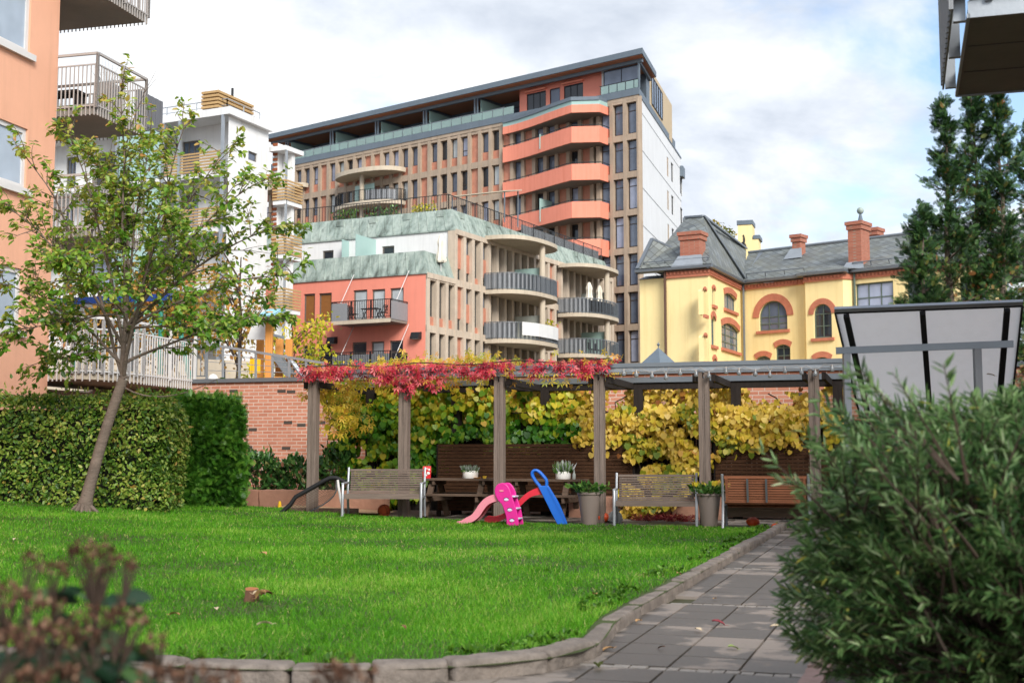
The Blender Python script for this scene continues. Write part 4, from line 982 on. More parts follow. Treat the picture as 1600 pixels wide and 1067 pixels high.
for (x, z_, w_, h_) in ((.03,.10,.035,.03),(-.02,.06,.03,.02),(.045,.17,.02,.025),(-.05,.15,.015,.02),(.0,.19,.02,.012)): mb.lathe([(w_,0),(w_*.7,.006),(.001,.008)], (0,0,0), 10, Matrix.Translation((x,-.047-.0*z_,z_)) @ Matrix.Rotation(R(90),4,'X') @ Matrix.Diagonal((1,h_/w_,1,1)))
mb.build('white_print', K['white_pot'], bag)
u = F.uv(757, 752, .75)[0]; p = F.pt(u, .75, 0); z0 = zp(p.y)+.765; mb = MB()
mb.lathe([(.035,0),(.042,.05),(.045,.055),(.038,.054),(.03,.01)], (p.x,p.y,z0), 14); tag(mb.build('cup', mat('yellow_plastic', C('#d9b23a'), var=.1, scale=5), smooth=True), 'small pale yellow cup on the picnic table beside the pergola post', 'cup')
p = F.pt(u-.13, .7, 0); mb = MB(); mb.lathe([(.05,0),(.075,.02),(.08,.022),(.072,.024),(.05,.008)], (p.x,p.y,z0), 14); tag(mb.build('saucer', mat('orange_plastic', C('#c98a2a'), var=.1, scale=5), smooth=True), 'flat orange yellow dish on the picnic table beside the cup', 'dish')
u = F.uv(897, 750, .8)[0]; p = F.pt(u, .8, 0); mb = MB(); mb.lathe([(.03,0),(.033,.01),(.033,.1),(.014,.14),(.013,.19),(.016,.195),(.016,.2),(.001,.2)], (p.x,p.y,zp(p.y)+.765), 14); tag(mb.build('glass_bottle', K['frost_grey'], smooth=True), 'small pale bottle on the table right of the silvery plants', 'bottle')
# basketball and pumpkins
x, y, z0 = spot(600, 24.9); z0 -= .03
bb = thing('basketball', 'orange basketball lying on the ground under the bench by the goal', 'ball', (x,y,z0))
MB().sphere((x,y,z0+.125), .125, 24).build('ball', mat('ball_rubber', C('#b5512a'), var=.12, scale=8, bump=.4, bscale=160), bb, smooth=True)
mb = MB()
for ax in range(3):
    pts = []
    for k in range(33):
        a = 2*math.pi*k/32; q = [math.cos(a), math.sin(a)]; v = Vector((q[0],q[1],0)) if ax == 0 else Vector((q[0],0,q[1])) if ax == 1 else Vector((0,q[0],q[1]))
        v = Matrix.Rotation(.5,3,'X') @ Matrix.Rotation(.6,3,'Z') @ v; pts.append(Vector((x,y,z0+.125))+v*.1245)
    mb.tube(pts, .003, 5)
mb.build('seams', K['black'], bb)
def pumpkin(label, px, Y, r, col, flat=.8):
    x, y, z0 = spot(px, Y); z0 -= .02; t = thing('pumpkin', label, 'pumpkin', (x,y,z0), group='pumpkins under the pergola'); V = []; n = 40; m = 12
    for i in range(m+1):
        th = math.pi*i/m
        for k in range(n):
            a = 2*math.pi*k/n; rr = r*(1-.09*abs(math.cos(5*a))**3*math.sin(th)); s_ = math.sin(th)*rr+.0005; V.append((x+s_*math.cos(a), y+s_*math.sin(a), z0+r*flat-math.cos(th)*r*flat*(1-.12*math.sin(th)**0)))
    MB().add(V, [(i*n+k, i*n+(k+1)%n, (i+1)*n+(k+1)%n, (i+1)*n+k) for i in range(m) for k in range(n)]).build('flesh', col, t, smooth=True)
    MB().tube([(x,y,z0+r*flat*1.75),(x+.01,y,z0+r*flat*2.05),(x+.03,y,z0+r*flat*2.25)], [.018,.013,.015], 7).build('stalk', mat('stalk', C('#6b7040')), t, smooth=True)
OR = mat('pumpkin_skin', C('#c2481f'), var=.15, scale=6, bump=.1, rough=.4)
pumpkin('orange pumpkin beside the tall pot with the dark green plant', 941, 24.0, .14, OR); pumpkin('orange pumpkin lying in shade under the brown bench', 1176, 23.0, .12, OR); pumpkin('small orange pumpkin half hidden by the shrub at the end of the brown bench', 1212, 22.2, .08, OR)
x, y, z0 = spot(958, 24.0); gb = MB(); V = []
gb.lathe([(.10,0),(.14,.03),(.13,.12),(.09,.2),(.04,.25),(.05,.29),(.03,.28)], (0,0,0), 18, Matrix.Translation((x,y,z0-.02)) @ Matrix.Rotation(.25,4,'Y') @ Matrix.Diagonal((1.15,.8,1,1)))
for i, v in enumerate(gb.v): v += mnoise.noise_vector(v*14)*.02
tag(gb.build('plastic_sack', mat('grey_sack', C('#a5a6a2'), var=.3, scale=9, bump=.5), smooth=True), 'crumpled pale grey sack beside the orange pumpkin and the grey bench', 'sack')
# toy sand mould and yellow cone in the sandpit
x, y, z0 = spot(437, 25.9); zz = .80
p = F.pt(F.uv(437,790,.8)[0], .8, 0); cz = at(437, 797, p.y).z
cone = thing('toy_cone', 'small yellow toy cone standing in the sandpit before the stone planter', 'toy', (p.x,p.y,cz)); mb = MB(); mb.lathe([(.055,.018),(.028,.16),(.022,.185),(.001,.19)], (p.x,p.y,cz), 16); mb.build('body', mat('yellow_toy', C('#e0b01c'), var=.06), cone, smooth=True)
MB().box(p.x-.075,p.x+.075,p.y-.075,p.y+.075,cz,cz+.02).build('foot', bpy.data.materials['yellow_toy'], cone, bevel=.008)
MB().lathe([(.049,.06),(.046,.06),(.036,.115),(.0405,.115)], (p.x,p.y,cz), 16).build('band', K['white_pot'], cone, smooth=True)
sand = F.mb(); ua, ub = F.uv(425,795,.3)[0], F.uv(600,795,.3)[0]; sand.poly([(ua,.33,.40),(ub,.33,.36),(ub,.94,.38),(ua,.94,.5)]); tag(sand.build('sand', mat('sand', C('#a58a6c'), var=.15, scale=20, bump=.5)), kind='structure')
# ------------------------------------------------------------------ net goal lying tilted
GY = 24.9
def gpx(zx, zy, Y): return at(420+zx/5.714, 720+zy/5.714, Y)
goal = thing('football_goal', 'small black framed net goal tipped on its side beside the first bench', 'goal', spot(490, GY))
fr = [gpx(a,b,GY) for a,b in ((100,475),(150,425),(195,385),(240,320),(320,275),(400,230),(480,183),(550,150),(600,150),(650,172),(682,192))]
bk = [gpx(a,b,GY+.55) for a,b in ((330,470),(400,432),(480,392),(540,350),(580,310),(605,262),(600,220),(600,180))]
MB().tube(fr, .042, 10).build('padded_frame', K['black'], goal, smooth=True); MB().tube(bk, .014, 8).build('rear_bar', K['grey_metal'], goal, smooth=True)
MB().tube([gpx(615,168,GY-.05), gpx(622,230,GY-.05), gpx(668,478,GY-.1)], [.022,.026,.026], 8).build('leg', K['white_metal'], goal, smooth=True)
def along(P, t):
    f = t*(len(P)-1); i = min(int(f), len(P)-2); return P[i].lerp(P[i+1], f-i)
mb = MB()
for k in range(29):
    t = k/28; a, b = along(fr[1:9], t), along(bk, t); m = a.lerp(b,.5)-Vector((0,0,.07)); mb.tube([a, a.lerp(m,.6), m, m.lerp(b,.6), b], .0045, 4)
for j in range(1, 10):
    q = j/10; pts = []
    for k in range(15):
        t = k/14; a, b = along(fr[1:9], t), along(bk, t); m = a.lerp(b,.5)-Vector((0,0,.07)); pts.append(a.lerp(m, q*2) if q < .5 else m.lerp(b, q*2-1))
    mb.tube(pts, .0045, 4)
mb.build('net', mat('net_cord', C('#6b5a4e'), var=.2), goal)
# ------------------------------------------------------------------ toy slides
def slide_pts(Z_, ox, oy, s_): return [((a-ox)/s_, (oy-b)/s_) for a, b in Z_]
def chute(mb_side, mb_floor, up, lo, W, y0):
    n = len(up)
    for y in (y0, y0+W-.022):
        mb_side.add([(p[0],y,p[1]) for p in up]+[(p[0],y,p[1]) for p in lo]+[(p[0],y+.022,p[1]) for p in up]+[(p[0],y+.022,p[1]) for p in lo],
            [q for i in range(n-1) for q in ((i,i+1,n+i+1,n+i),(2*n+i,3*n+i,3*n+i+1,2*n+i+1),(i,2*n+i,2*n+i+1,i+1),(n+i,n+i+1,3*n+i+1,3*n+i))])
    mid = [(a[0]*.35+b[0]*.65, a[1]*.35+b[1]*.65) for a, b in zip(up, lo)]
    mb_floor.add([(p[0],y0+.022,p[1]) for p in mid]+[(p[0],y0+W-.022,p[1]) for p in mid]+[(p[0],y0+.022,p[1]-.03) for p in mid]+[(p[0],y0+W-.022,p[1]-.03) for p in mid],
        [q for i in range(n-1) for q in ((i,i+1,n+i+1,n+i),(2*n+i,3*n+i,3*n+i+1,2*n+i+1))]+[(0,n,3*n,2*n),(n-1,3*n-1,4*n-1,2*n-1)])
def plastic(name, h, rough=.38): return mat(name, C(h), var=.05, scale=2, bump=.02, rough=rough, spec=.5)
PM, PP, PR, PBL, PLI = plastic('magenta_plastic','#d8258f'), plastic('faded_pink_plastic','#e08a9a'), plastic('red_plastic','#cf2238'), plastic('blue_plastic','#0f62c4'), plastic('lilac_plastic','#d9cfe6')
def smooth_curve(P, k=4):
    out = []
    for i in range(len(P)-1):
        a, b, c, d = P[max(i-1,0)], P[i], P[i+1], P[min(i+2,len(P)-1)]
        for j in range(k):
            t = j/k; out.append(tuple(.5*((2*b[q])+(c[q]-a[q])*t+(2*a[q]-5*b[q]+4*c[q]-d[q])*t*t+(3*b[q]-a[q]-3*c[q]+d[q])*t**3) for q in (0,1)))
    return out+[P[-1]]
S_ = 632
Yp = 22.9; sx, sy, sz = spot(690+735/7.27, Yp)
sl = thing('toy_slide', 'pink toddler slide with a magenta ladder standing on the grass', 'slide', (0,0,0)); WM[sl.name] = Matrix.Identity(4)
near = smooth_curve(slide_pts([(735,740),(731,650),(705,565),(680,505),(640,465),(608,410),(598,345),(622,290),(680,265),(730,278),(775,340),(803,430),(850,570),(880,740)], 735, 740, S_), 3)
for y in (0, .34):
    MB().extr([(p[0], y, p[1]) for p in near], (0,.05,0)).build('side_panel', PM, sl, local=True, smooth=True, bevel=.012)
for (zx, zy) in ((735,450),(775,565),(800,682)):
    x, z_ = (zx-735)/S_, (740-zy)/S_
    mb = MB(); mb.lathe([(.046,0),(.040,.012),(.001,.016)], (0,0,0), 16, Matrix.Translation((x,.0,z_)) @ Matrix.Rotation(R(90),4,'X') @ Matrix.Diagonal((1,.62,1,1))); mb.build('grip_hole', PLI, sl, local=True, smooth=True)
    MB().lathe([(.046,0),(.046,.006),(.001,.007)], (0,0,0), 16, Matrix.Translation((x,-.004,z_+.014)) @ Matrix.Rotation(R(90),4,'X') @ Matrix.Diagonal((1,.5,1,1))).build('grip_shadow', K['black'], sl, local=True)  # black disc paints the shadow at the top of each hole
MB().lathe([(.034,0),(.03,.008),(.001,.009)], (0,0,0), 16, Matrix.Translation((-.09,.0,.61)) @ Matrix.Rotation(R(90),4,'X') @ Matrix.Diagonal((1.3,.5,1,1))).build('badge', PP, sl, local=True, smooth=True)
for k, (x, z_) in enumerate(((.12,.51),(.165,.30),(.195,.12))): MB().box(x-.11,x+.025,.05,.34,z_-.014,z_+.014).build('step', PLI, sl, local=True, bevel=.008)
up = smooth_curve(slide_pts([(640,392),(560,400),(500,425),(450,462),(400,520),(360,580),(320,625),(250,662),(200,690),(150,700)], 735, 740, S_)); lo = smooth_curve(slide_pts([(650,465),(575,482),(510,515),(460,575),(415,640),(370,680),(320,708),(260,722),(200,730),(150,722)], 735, 740, S_))
ms, mf = MB(), MB(); chute(ms, mf, up, lo, .34, .05); co = ms.build('chute', PP, sl, local=True, smooth=True); mf.build('chute_floor', PR, co, local=True, smooth=True)
place(sl, (sx, sy, sz-.0), -.24)
Yb = 23.45; sx, sy, sz = spot(690+1430/7.27, Yb); S2 = 632*22.9/23.45; zo = 715
sr = thing('toy_slide', 'red toddler slide with a tall blue looped ladder on the grass', 'slide', (0,0,0)); WM[sr.name] = Matrix.Identity(4)
body = smooth_curve(slide_pts([(1430,715),(1380,590),(1330,480),(1270,380),(1212,290),(1180,288),(1140,292),(1098,285),(1150,390),(1200,490),(1260,610),(1315,715)], 1430, zo, S2), 3)
for y in (0, .36):
    MB().extr([(p[0], y, p[1]) for p in body], (0,.05,0)).build('side_panel', PBL, sr, local=True, smooth=True, bevel=.012)
    lp = smooth_curve(slide_pts([(1112,290),(1075,245),(1040,190),(1030,150),(1045,122),(1075,115),(1115,135),(1165,190),(1190,225),(1195,262),(1190,300)], 1430, zo, S2), 3)
    MB().tube([(p[0], y+.025, p[1]) for p in lp], .026, 10).build('handle', PBL, sr, local=True, smooth=True)
inn = slide_pts([(1415,715),(1200,300),(1160,320),(1345,715)], 1430, zo, S2); MB().extr([(p[0],.05,p[1]) for p in inn], (0,.31,0)).build('ladder_back', PBL, sr, local=True, bevel=.008)
rib = slide_pts([(1425,712),(1212,300),(1203,306),(1412,712)], 1430, zo, S2)
MB().extr([(p[0],-.012,p[1]) for p in rib], (0,.011,0)).build('rim', PBL, sr, local=True)
up = smooth_curve(slide_pts([(1150,305),(1100,310),(1000,350),(930,402),(860,475),(800,530),(740,572),(690,610),(600,637),(530,632),(495,650)], 1430, zo, S2)); lo = smooth_curve(slide_pts([(1150,385),(1110,388),(1020,412),(950,465),(890,525),(830,575),(770,625),(710,665),(610,700),(540,700),(495,690)], 1430, zo, S2))
ms, mf = MB(), MB(); chute(ms, mf, up, lo, .36, .05); co = ms.build('chute', PR, sr, local=True, smooth=True); mf.build('chute_floor', PR, co, local=True, smooth=True)
place(sr, (sx, sy, sz), -.05)
# ------------------------------------------------------------------ string of bulbs
sl_ = thing('string_lights', 'string of clear glass bulbs hanging along the pergola front beam', 'string lights', F.pt(8, -.18, 3.0))
u0, u1 = F.uv(962,580,-.18)[0], F.uv(1312,580,-.18)[0]; N_ = 15; hooks = [u0+(u1-u0)*(k+(.32*math.sin(k*2.7) if 0 < k < 15 else 0))/N_ for k in range(N_+1)]; mb = MB(F.M); pos = []
for k, (a, b) in enumerate(zip(hooks, hooks[1:])):
    sag = .015+.10*((k*37)%7)/7; pts = [(a+(b-a)*t, -.18, 3.10-sag*4*t*(1-t)) for t in (0,.2,.4,.6,.8,1)]; mb.tube(pts, .005, 5); pos.append(((a+b)/2, -.18, 3.10-sag))
mb.build('cable', K['pale_metal'], sl_)
BULB = glassmat('bulb_glass', C('#6f7376'), rough=.06)
for q in pos:
    q = F.M @ Vector(q); b = MB().lathe([(.014,0),(.016,-.03),(.036,-.06),(.042,-.085),(.034,-.115),(.001,-.125)], q, 12).build('bulb', BULB, sl_, smooth=True)
    MB().lathe([(.017,.012),(.018,-.02),(.001,-.021)], q, 10).build('socket', K['pale_metal'], b)
# ------------------------------------------------------------------ tilted shelter roof on the right
BY = 16.5
b4 = [at(1306,487,BY-.5), at(1596,476,BY-1.1), at(1577,650,BY+.6), at(1345,650,BY+1.1)]
def bil(s_, t): return (b4[0].lerp(b4[1], s_)).lerp(b4[3].lerp(b4[2], s_), t)
nn = (b4[1]-b4[0]).cross(b4[3]-b4[0]).normalized(); nn = -nn if nn.y > 0 else nn
sh = thing('shelter_roof', 'tilted pale panel roof of a shelter on black ribs and steel posts above the shrub', 'shelter', (bil(.5,1).x, bil(.5,1).y, zp(BY)))
mb = MB(); mb.poly([bil(0,0), bil(1,0), bil(1,1), bil(0,1)]); PMAT = mat('stained_white_panel', C('#dedad5'), var=.1, scale=1.2, bump=.06, streak=.3, dirt=C('#8f8b6c'))
t_ = PMAT.node_tree; bs = [x for x in t_.nodes if x.type == 'BSDF_PRINCIPLED'][0]; ou = [x for x in t_.nodes if x.type == 'OUTPUT_MATERIAL'][0]
tl_ = t_.nodes.new('ShaderNodeBsdfTranslucent'); tl_.inputs[0].default_value = (.85,.83,.8,1); mx_ = t_.nodes.new('ShaderNodeMixShader'); mx_.inputs[0].default_value = .68
t_.links.new(bs.outputs[0], mx_.inputs[1]); t_.links.new(tl_.outputs[0], mx_.inputs[2]); t_.links.new(mx_.outputs[0], ou.inputs[0])
mb.build('panel', PMAT, sh)
mb = MB(); mb.beam(bil(-.006,-.012)+nn*.0, bil(1.006,-.012), .09, .04, nn); mb.build('top_trim', K['galv'], sh)
MB().beam(bil(0,.004)+nn*.012, bil(1,.004)+nn*.012, .03, .02, nn).build('drip_edge', K['black'], sh)
for e in (-.004, 1.004): MB().beam(bil(e,0), bil(e,1), .02, .08, nn).build('edge_trim', K['black'], sh)
MB().beam(bil(0,1)+nn*.01, bil(1,1)+nn*.01, .02, .05, nn).build('bottom_trim', K['black'], sh)
for s_ in (.055, .475, .925): MB().beam(bil(s_,.02)+nn*.035, bil(s_,1)+nn*.035, .07, .06, nn).build('rib', K['black'], sh)
yr = BY-.05
ra, rb = at(1306,537,yr), at(1582,526,yr-.55); ra += nn*.12; rb += nn*.12
MB().beam(ra, rb, .07, .085).build('steel_rail', K['grey_metal'], sh)
for px, ya in ((1329,.06),(1528,.8)):
    q = ra.lerp(rb, ya); MB().beam((q.x,q.y+.0,zp(q.y)-.1),(q.x,q.y,q.z-.046), .085, .085).build('steel_post', K['grey_metal'], sh)
q = bil(.86,.60)+nn*.02; leaf_thing(q.x, q.y, q.z, .1, LB[0], 'single tan leaf stuck to the pale shelter panel', 'leaf on the shelter', 1.2); bpy.data.objects[-1] if False else None
# ------------------------------------------------------------------ cherry tree on the lawn
def bez(p0, p1, p2, n):
    return [p0*(1-t)**2+p1*2*t*(1-t)+p2*t*t for t in [i/n for i in range(n+1)]]
def wob(pts, a, f=1.0):
    return [pts[0]]+[p+mnoise.noise_vector(p*f)*a for p in pts[1:]]
ctree = thing('cherry_tree', 'young leaning cherry tree with open green crown standing on the lawn', 'tree')
TY = 22.0
tb = at(131, 797, TY); tb.z = zl(tb.x, TY)-.02
fk = at(193, 592, TY+.1)
place(ctree, tb)
tr = MB(); trunk = wob(bez(tb, tb.lerp(fk,.5)+Vector((-.10,0,.0)), fk, 9), .02)
tr.tube(trunk, [.155,.108,.099,.095,.092,.09,.088,.087,.086,.086], 14)
for k in range(9):
    a = 2*math.pi*k/9+random.uniform(-.3,.3); L = random.uniform(.16,.34)
    tr.tube([tb+Vector((.06*math.cos(a),.06*math.sin(a),.14)), tb+Vector((L*.6*math.cos(a),L*.6*math.sin(a),.05)), tb+Vector((L*math.cos(a),L*math.sin(a),-.04))], [.05,.035,.015], 6)
LP, LA, LS = [], [], []
def leaf_cluster(p, d, n, s):
    for _ in range(n):
        v = Vector((random.gauss(0,.6), random.gauss(0,.6), random.gauss(-.45,.35)))+d*.55
        LP.append(p+Vector((random.gauss(0,.03),random.gauss(0,.03),random.gauss(0,.03)))); LA.append(v); LS.append(s*random.uniform(.65,1.2))
limbs = []
def twig(p, d, L, r, depth=0, leafy=1.0):
    e = p+d*L+Vector((0,0,-.04*L)); m = p.lerp(e,.5)+Vector((random.gauss(0,.05),random.gauss(0,.05),.06*L))
    pts = bez(p, m, e, 5); tr.tube(pts, [r*(1-.14*i) for i in range(6)], 5 if r < .012 else 6, caps=False)
    nseg = max(2, int(L/.15))
    for i in range(nseg):
        t = (i+.6)/nseg; q = p.lerp(e, t)
        if random.random() < .86*leafy: leaf_cluster(q, d, random.choice((2,2,3,3)), .12)
    leaf_cluster(e, d, 5, .122)
    if depth > 0:
        for k in range(random.randint(1, 3)):
            t = random.uniform(.25,.9); q = pts[int(t*5)]; dd = (d+Vector((random.gauss(0,.6),random.gauss(0,.6),random.gauss(.1,.35)))).normalized(); twig(q, dd, L*random.uniform(.4,.65), r*.6, depth-1, leafy)
def limb(start, end, r0, up=.3, subs=None, leafy=1.0):
    L = (end-start).length; c = start.lerp(end,.5)+Vector((0,0,up*L*.35))-Vector(((end.x-start.x)*.10,0,0))
    pts = wob(bez(start, c, end, 12), .06, .9); tr.tube(pts, [.66*r0*(1-.068*i) for i in range(13)], 8, caps=False)
    for i in range(3, 13):
        for _ in range(2 if i > 4 else 1):
            d0 = (pts[min(i+1,12)]-pts[i-1]).normalized(); d = (d0*.75+Vector((random.gauss(0,.6),random.gauss(0,.65),random.gauss(.22,.4)))).normalized()
            twig(pts[i], d, random.uniform(.35,.95)*(1.0 if i < 10 else .7), .011, 1, leafy)
    leaf_cluster(end, (end-start).normalized(), 4, .14)
    return pts
def T(px, py, dy): return at(px, py, TY+dy)
lead = limb(fk, T(203,300,.2), .085, 0)
limb(lead[3], T(190,150,-.3), .05, .1); limb(lead[6], T(235,215,.5), .04, .1); limb(lead[8], T(150,250,.3), .03, .1)
for (px, py, dy, r, up) in ((40,245,.6,.05,.35),(20,330,-.8,.048,.3),(8,445,.3,.045,.25),(25,520,-.9,.035,.2),(110,210,-.6,.05,.25),(150,330,1.4,.04,.2),
        (290,200,-.5,.055,.2),(345,240,.9,.055,.25),(395,290,-.7,.055,.3),(440,350,.4,.055,.3),(455,430,-.9,.05,.3),(425,500,.8,.045,.25),(350,520,-1.3,.04,.2),(260,330,-1.4,.045,.2),(100,420,-1.5,.04,.2),(300,400,1.6,.04,.25),(75,560,.5,.03,.15)):
    s_ = fk if random.random() < .45 else lead[random.randint(1,4)]; limb(s_, T(px,py,dy), r, up)
q = bez(fk+Vector((.02,0,-.15)), T(250,640,-.4), T(340,592,-.6), 8); tr.tube(q, [.016-.0014*i for i in range(9)], 6)
for i in (3, 5, 6, 7, 8): leaf_cluster(q[i], Vector((1,0,-.2)), 2, .14)
# bare tip reaching up over the balcony
q = bez(T(195,240,0), T(205,180,0), T(238,122,0), 5); tr.tube(q, [.012,.010,.008,.006,.005,.003], 5)
for k in range(5): e = q[3+k%3]; tr.tube([e, e+Vector((random.uniform(-.1,.35),random.uniform(-.1,.1),random.uniform(.05,.3)))], [.005,.002], 4)
tr.build('trunk', K['bark'], ctree, smooth=True)
P = np.array([tuple(p) for p in LP]); A = np.array([tuple(p) for p in LA]); n = len(P)
hz = np.clip((P[:,2]-3)/5, 0, 1)
L_CH = leafmat('cherry_leaves', [(0,C('#38621c')),(.3,C('#669a2e')),(.6,C('#9fb64a')),(.85,C('#c4bc60')),(1,C('#c09050'))], trans=.42, rough=.38, spec=.45)
cloud('crown', P, A, rdir(n)*.6+np.array([0,-.3,.8]), np.array(LS), T_LEAF, L_CH, ctree, rnd=np.clip(rng.normal(.36,.2,n)+.28*hz,0,1))
# ------------------------------------------------------------------ generic far deciduous tree
def far_tree(label, base, top, rx, ry_, n, size, lm, trunk_r, cat='tree', cz=.62, name='autumn_tree', seed=0, group=None):
    t = thing(name, label, cat, base, group=group); H = top-base[2]; tb_ = MB(); B = Vector(base); tips = []
    tb_.tube(wob(bez(B, B+Vector((.1,0,H*.4)), B+Vector((0,0,H*.85)), 8), .08), [trunk_r*(1-.1*i) for i in range(9)], 8)
    rr = random.Random(seed)
    for k in range(22):
        z0 = H*rr.uniform(.25,.75); a = rr.uniform(0,6.28); q = rr.uniform(.55,1); e = B+Vector((rx*q*math.cos(a), ry_*q*math.sin(a), min(H*.97, z0+H*rr.uniform(.08,.3))))
        s_ = B+Vector((0,0,z0)); tb_.tube(bez(s_, s_.lerp(e,.5)+Vector((0,0,.15)), e, 4), [trunk_r*.4*(1-.2*i) for i in range(5)], 5, caps=False); tips += [s_.lerp(e, u_) for u_ in (.45,.7,.9,1)]
    tb_.build('trunk', K['twig'], t)
    tp = np.array([tuple(p) for p in tips]); i = rng.integers(0, len(tp), n); P = tp[i]+rng.normal(0,1,(n,3))*np.array([rx*.16, ry_*.16, H*.06])
    A = rng.normal(0,.6,(n,3)); A[:,2] -= .5; cloud('crown', P, A, rdir(n,.6), rng.uniform(.6,1.3,n)*size, T_LEAF, lm, t)
    return t
L_OR = leafmat('orange_leaves', [(0,C('#6d6226')),(.4,C('#a8812f')),(.8,C('#cc9c4c')),(1,C('#b87040'))]); L_YG = leafmat('yellow_green_leaves', [(0,C('#7f8f22')),(.5,C('#c2bd2e')),(.85,C('#e0cf42')),(1,C('#e0a83a'))])
TZ = 3.15
p = at(150, 560, 44); far_tree('orange yellow autumn tree behind the cherry tree near the peach building', (p.x,44,TZ), 8.2, 2.6, 2.0, 1900, .2, L_OR, .14, seed=3)
p = at(262, 560, 46); far_tree('sparse orange autumn tree behind the teal swing frame', (p.x,46,TZ), 8.0, 2.3, 2.0, 1400, .2, L_OR, .13, seed=5)
p = at(372, 560, 50); far_tree('thin golden autumn tree standing before the white apartment building', (p.x,50,TZ), 10.5, 1.8, 1.6, 700, .2, L_OR, .12, seed=8)
p = at(455, 575, 43); far_tree('small yellow green tree in front of the salmon wall and play tower', (p.x,43,TZ), 6.5, 1.5, 1.2, 1000, .17, L_YG, .07, seed=9)
p = at(1128, 700, 112); FT_ = (leafmat('far_tree_leaves', [(0,C('#4f5f1e')),(.6,C('#8a8a2c')),(1,C('#c09a34'))]))
ft = thing('autumn_tree', 'tree top turning yellow green showing above the slate roof by the yellow chimney', 'tree', (p.x,112,0)); MB().tube([(p.x,112,0),(p.x+.2,112,10),(p.x,112,21)], [.4,.3,.08], 8).build('trunk', K['twig'], ft)
v_ = rdir(2200)*(rng.random(2200)**.4)[:,None]; v_ *= (1+.25*np.array([mnoise.noise(Vector(x)*2.5) for x in v_]))[:,None]; cloud('crown', v_*np.array([2.1,2,3.2])+np.array([p.x,112,19.2]), rdir(2200,-.4), rdir(2200,.6), rng.uniform(.25,.5,2200), T_LEAF, FT_, ft)
# ------------------------------------------------------------------ conifers on the right
L_CON = leafmat('conifer_sprays', [(0,C('#1a3320')),(.4,C('#33572c')),(.68,C('#587a3c')),(.80,C('#828648')),(.90,C('#9c6434')),(1,C('#a86e40'))], trans=.15, clump=.8)
def conifer(label, px, py, Y, rad, n, seed):
    b = at(px, 700, Y); top = at(px, py, Y).z; t = thing('thuja_tree', label, 'tree', (b.x, Y, zp(Y)-.05), group='tall conifers behind the shelter'); rr = random.Random(seed); z0 = zp(Y)
    mb = MB(); mb.tube([(b.x+.04*math.sin(k*1.3+seed), Y, z0+(top-z0)*k/12) for k in range(13)], [.13*(1-k/12.6) for k in range(13)], 7)
    P, A, N, S = [], [], [], []
    H = top-z0; k = 0
    nb = int(n/44)
    for b_ in range(nb):
        f = (b_+rr.random())/nb; f = f**.85; z_ = z0+.5+f*(H-.6); R_ = rad*((1.03-f)**1.05*1.75+.05)*rr.uniform(.4,1.15); a = rr.uniform(0,6.28)
        d = Vector((math.cos(a), math.sin(a), rr.uniform(.05,.55)+.5*f*f)).normalized(); c = Vector((b.x, Y, z_)); e = c+d*R_; pts = bez(c, c.lerp(e,.55)-Vector((0,0,.10*R_)), e, 6)
        mb.tube(pts, [.017-.0022*i for i in range(7)], 4, caps=False)
        for i in range(int(rr.randint(60, 110)*(.5+.5*min(1,R_/rad)))):
            u_ = rr.uniform(.15,1.02); s_ = min(5.99, u_*6); q = pts[int(s_)].lerp(pts[min(6,int(s_)+1)], s_-int(s_)); w_ = .03+R_*.17*(1.2-u_)
            q = q+Vector((rr.gauss(0,w_*.6+.02), rr.gauss(0,w_*.6+.02), rr.gauss(0,w_*.45+.02))); P.append(tuple(q)); v = d*.9+Vector((rr.gauss(0,.5),rr.gauss(0,.5),rr.gauss(.15,.45))); A.append(tuple(v)); N.append((rr.gauss(0,.7),rr.gauss(-.5,.7),rr.gauss(.3,.6))); S.append(rr.uniform(.08,.19))
    for i in range(40): P.append((b.x+rr.gauss(0,.03), Y+rr.gauss(0,.03), top-rr.random()*.7)); A.append((rr.gauss(0,.4),rr.gauss(0,.4),1)); N.append((rr.gauss(0,1),rr.gauss(0,1),0)); S.append(rr.uniform(.1,.18))
    mb.build('trunk', K['bark'], t); P = np.array(P); fr = (P[:,2]-z0)/H
    cloud('crown', P, np.array(A), np.array(N), np.array(S), T_FROND, L_CON, t, rnd=np.clip(rng.normal(.45,.2,len(P))+.25*(.5-fr)+.2*np.array([mnoise.noise(Vector(x)*1.4) for x in P]),0,1))
conifer('slender conifer with a pointed top nearest the yellow building', 1492, 152, 26, 1.15, 4600, 1)
conifer('tallest middle conifer rising under the dark balcony', 1538, 128, 26.6, 1.1, 5200, 2)
conifer('bushy conifer with bronze tinted foliage at the right edge', 1578, 140, 26.2, 1.1, 5200, 3)
conifer('low spreading conifer just above the shelter roof edge', 1452, 318, 25.2, 1.15, 3600, 5)
conifer('conifer behind the others cut by the right edge of the photo', 1625, 190, 27, 1.3, 3200, 7)
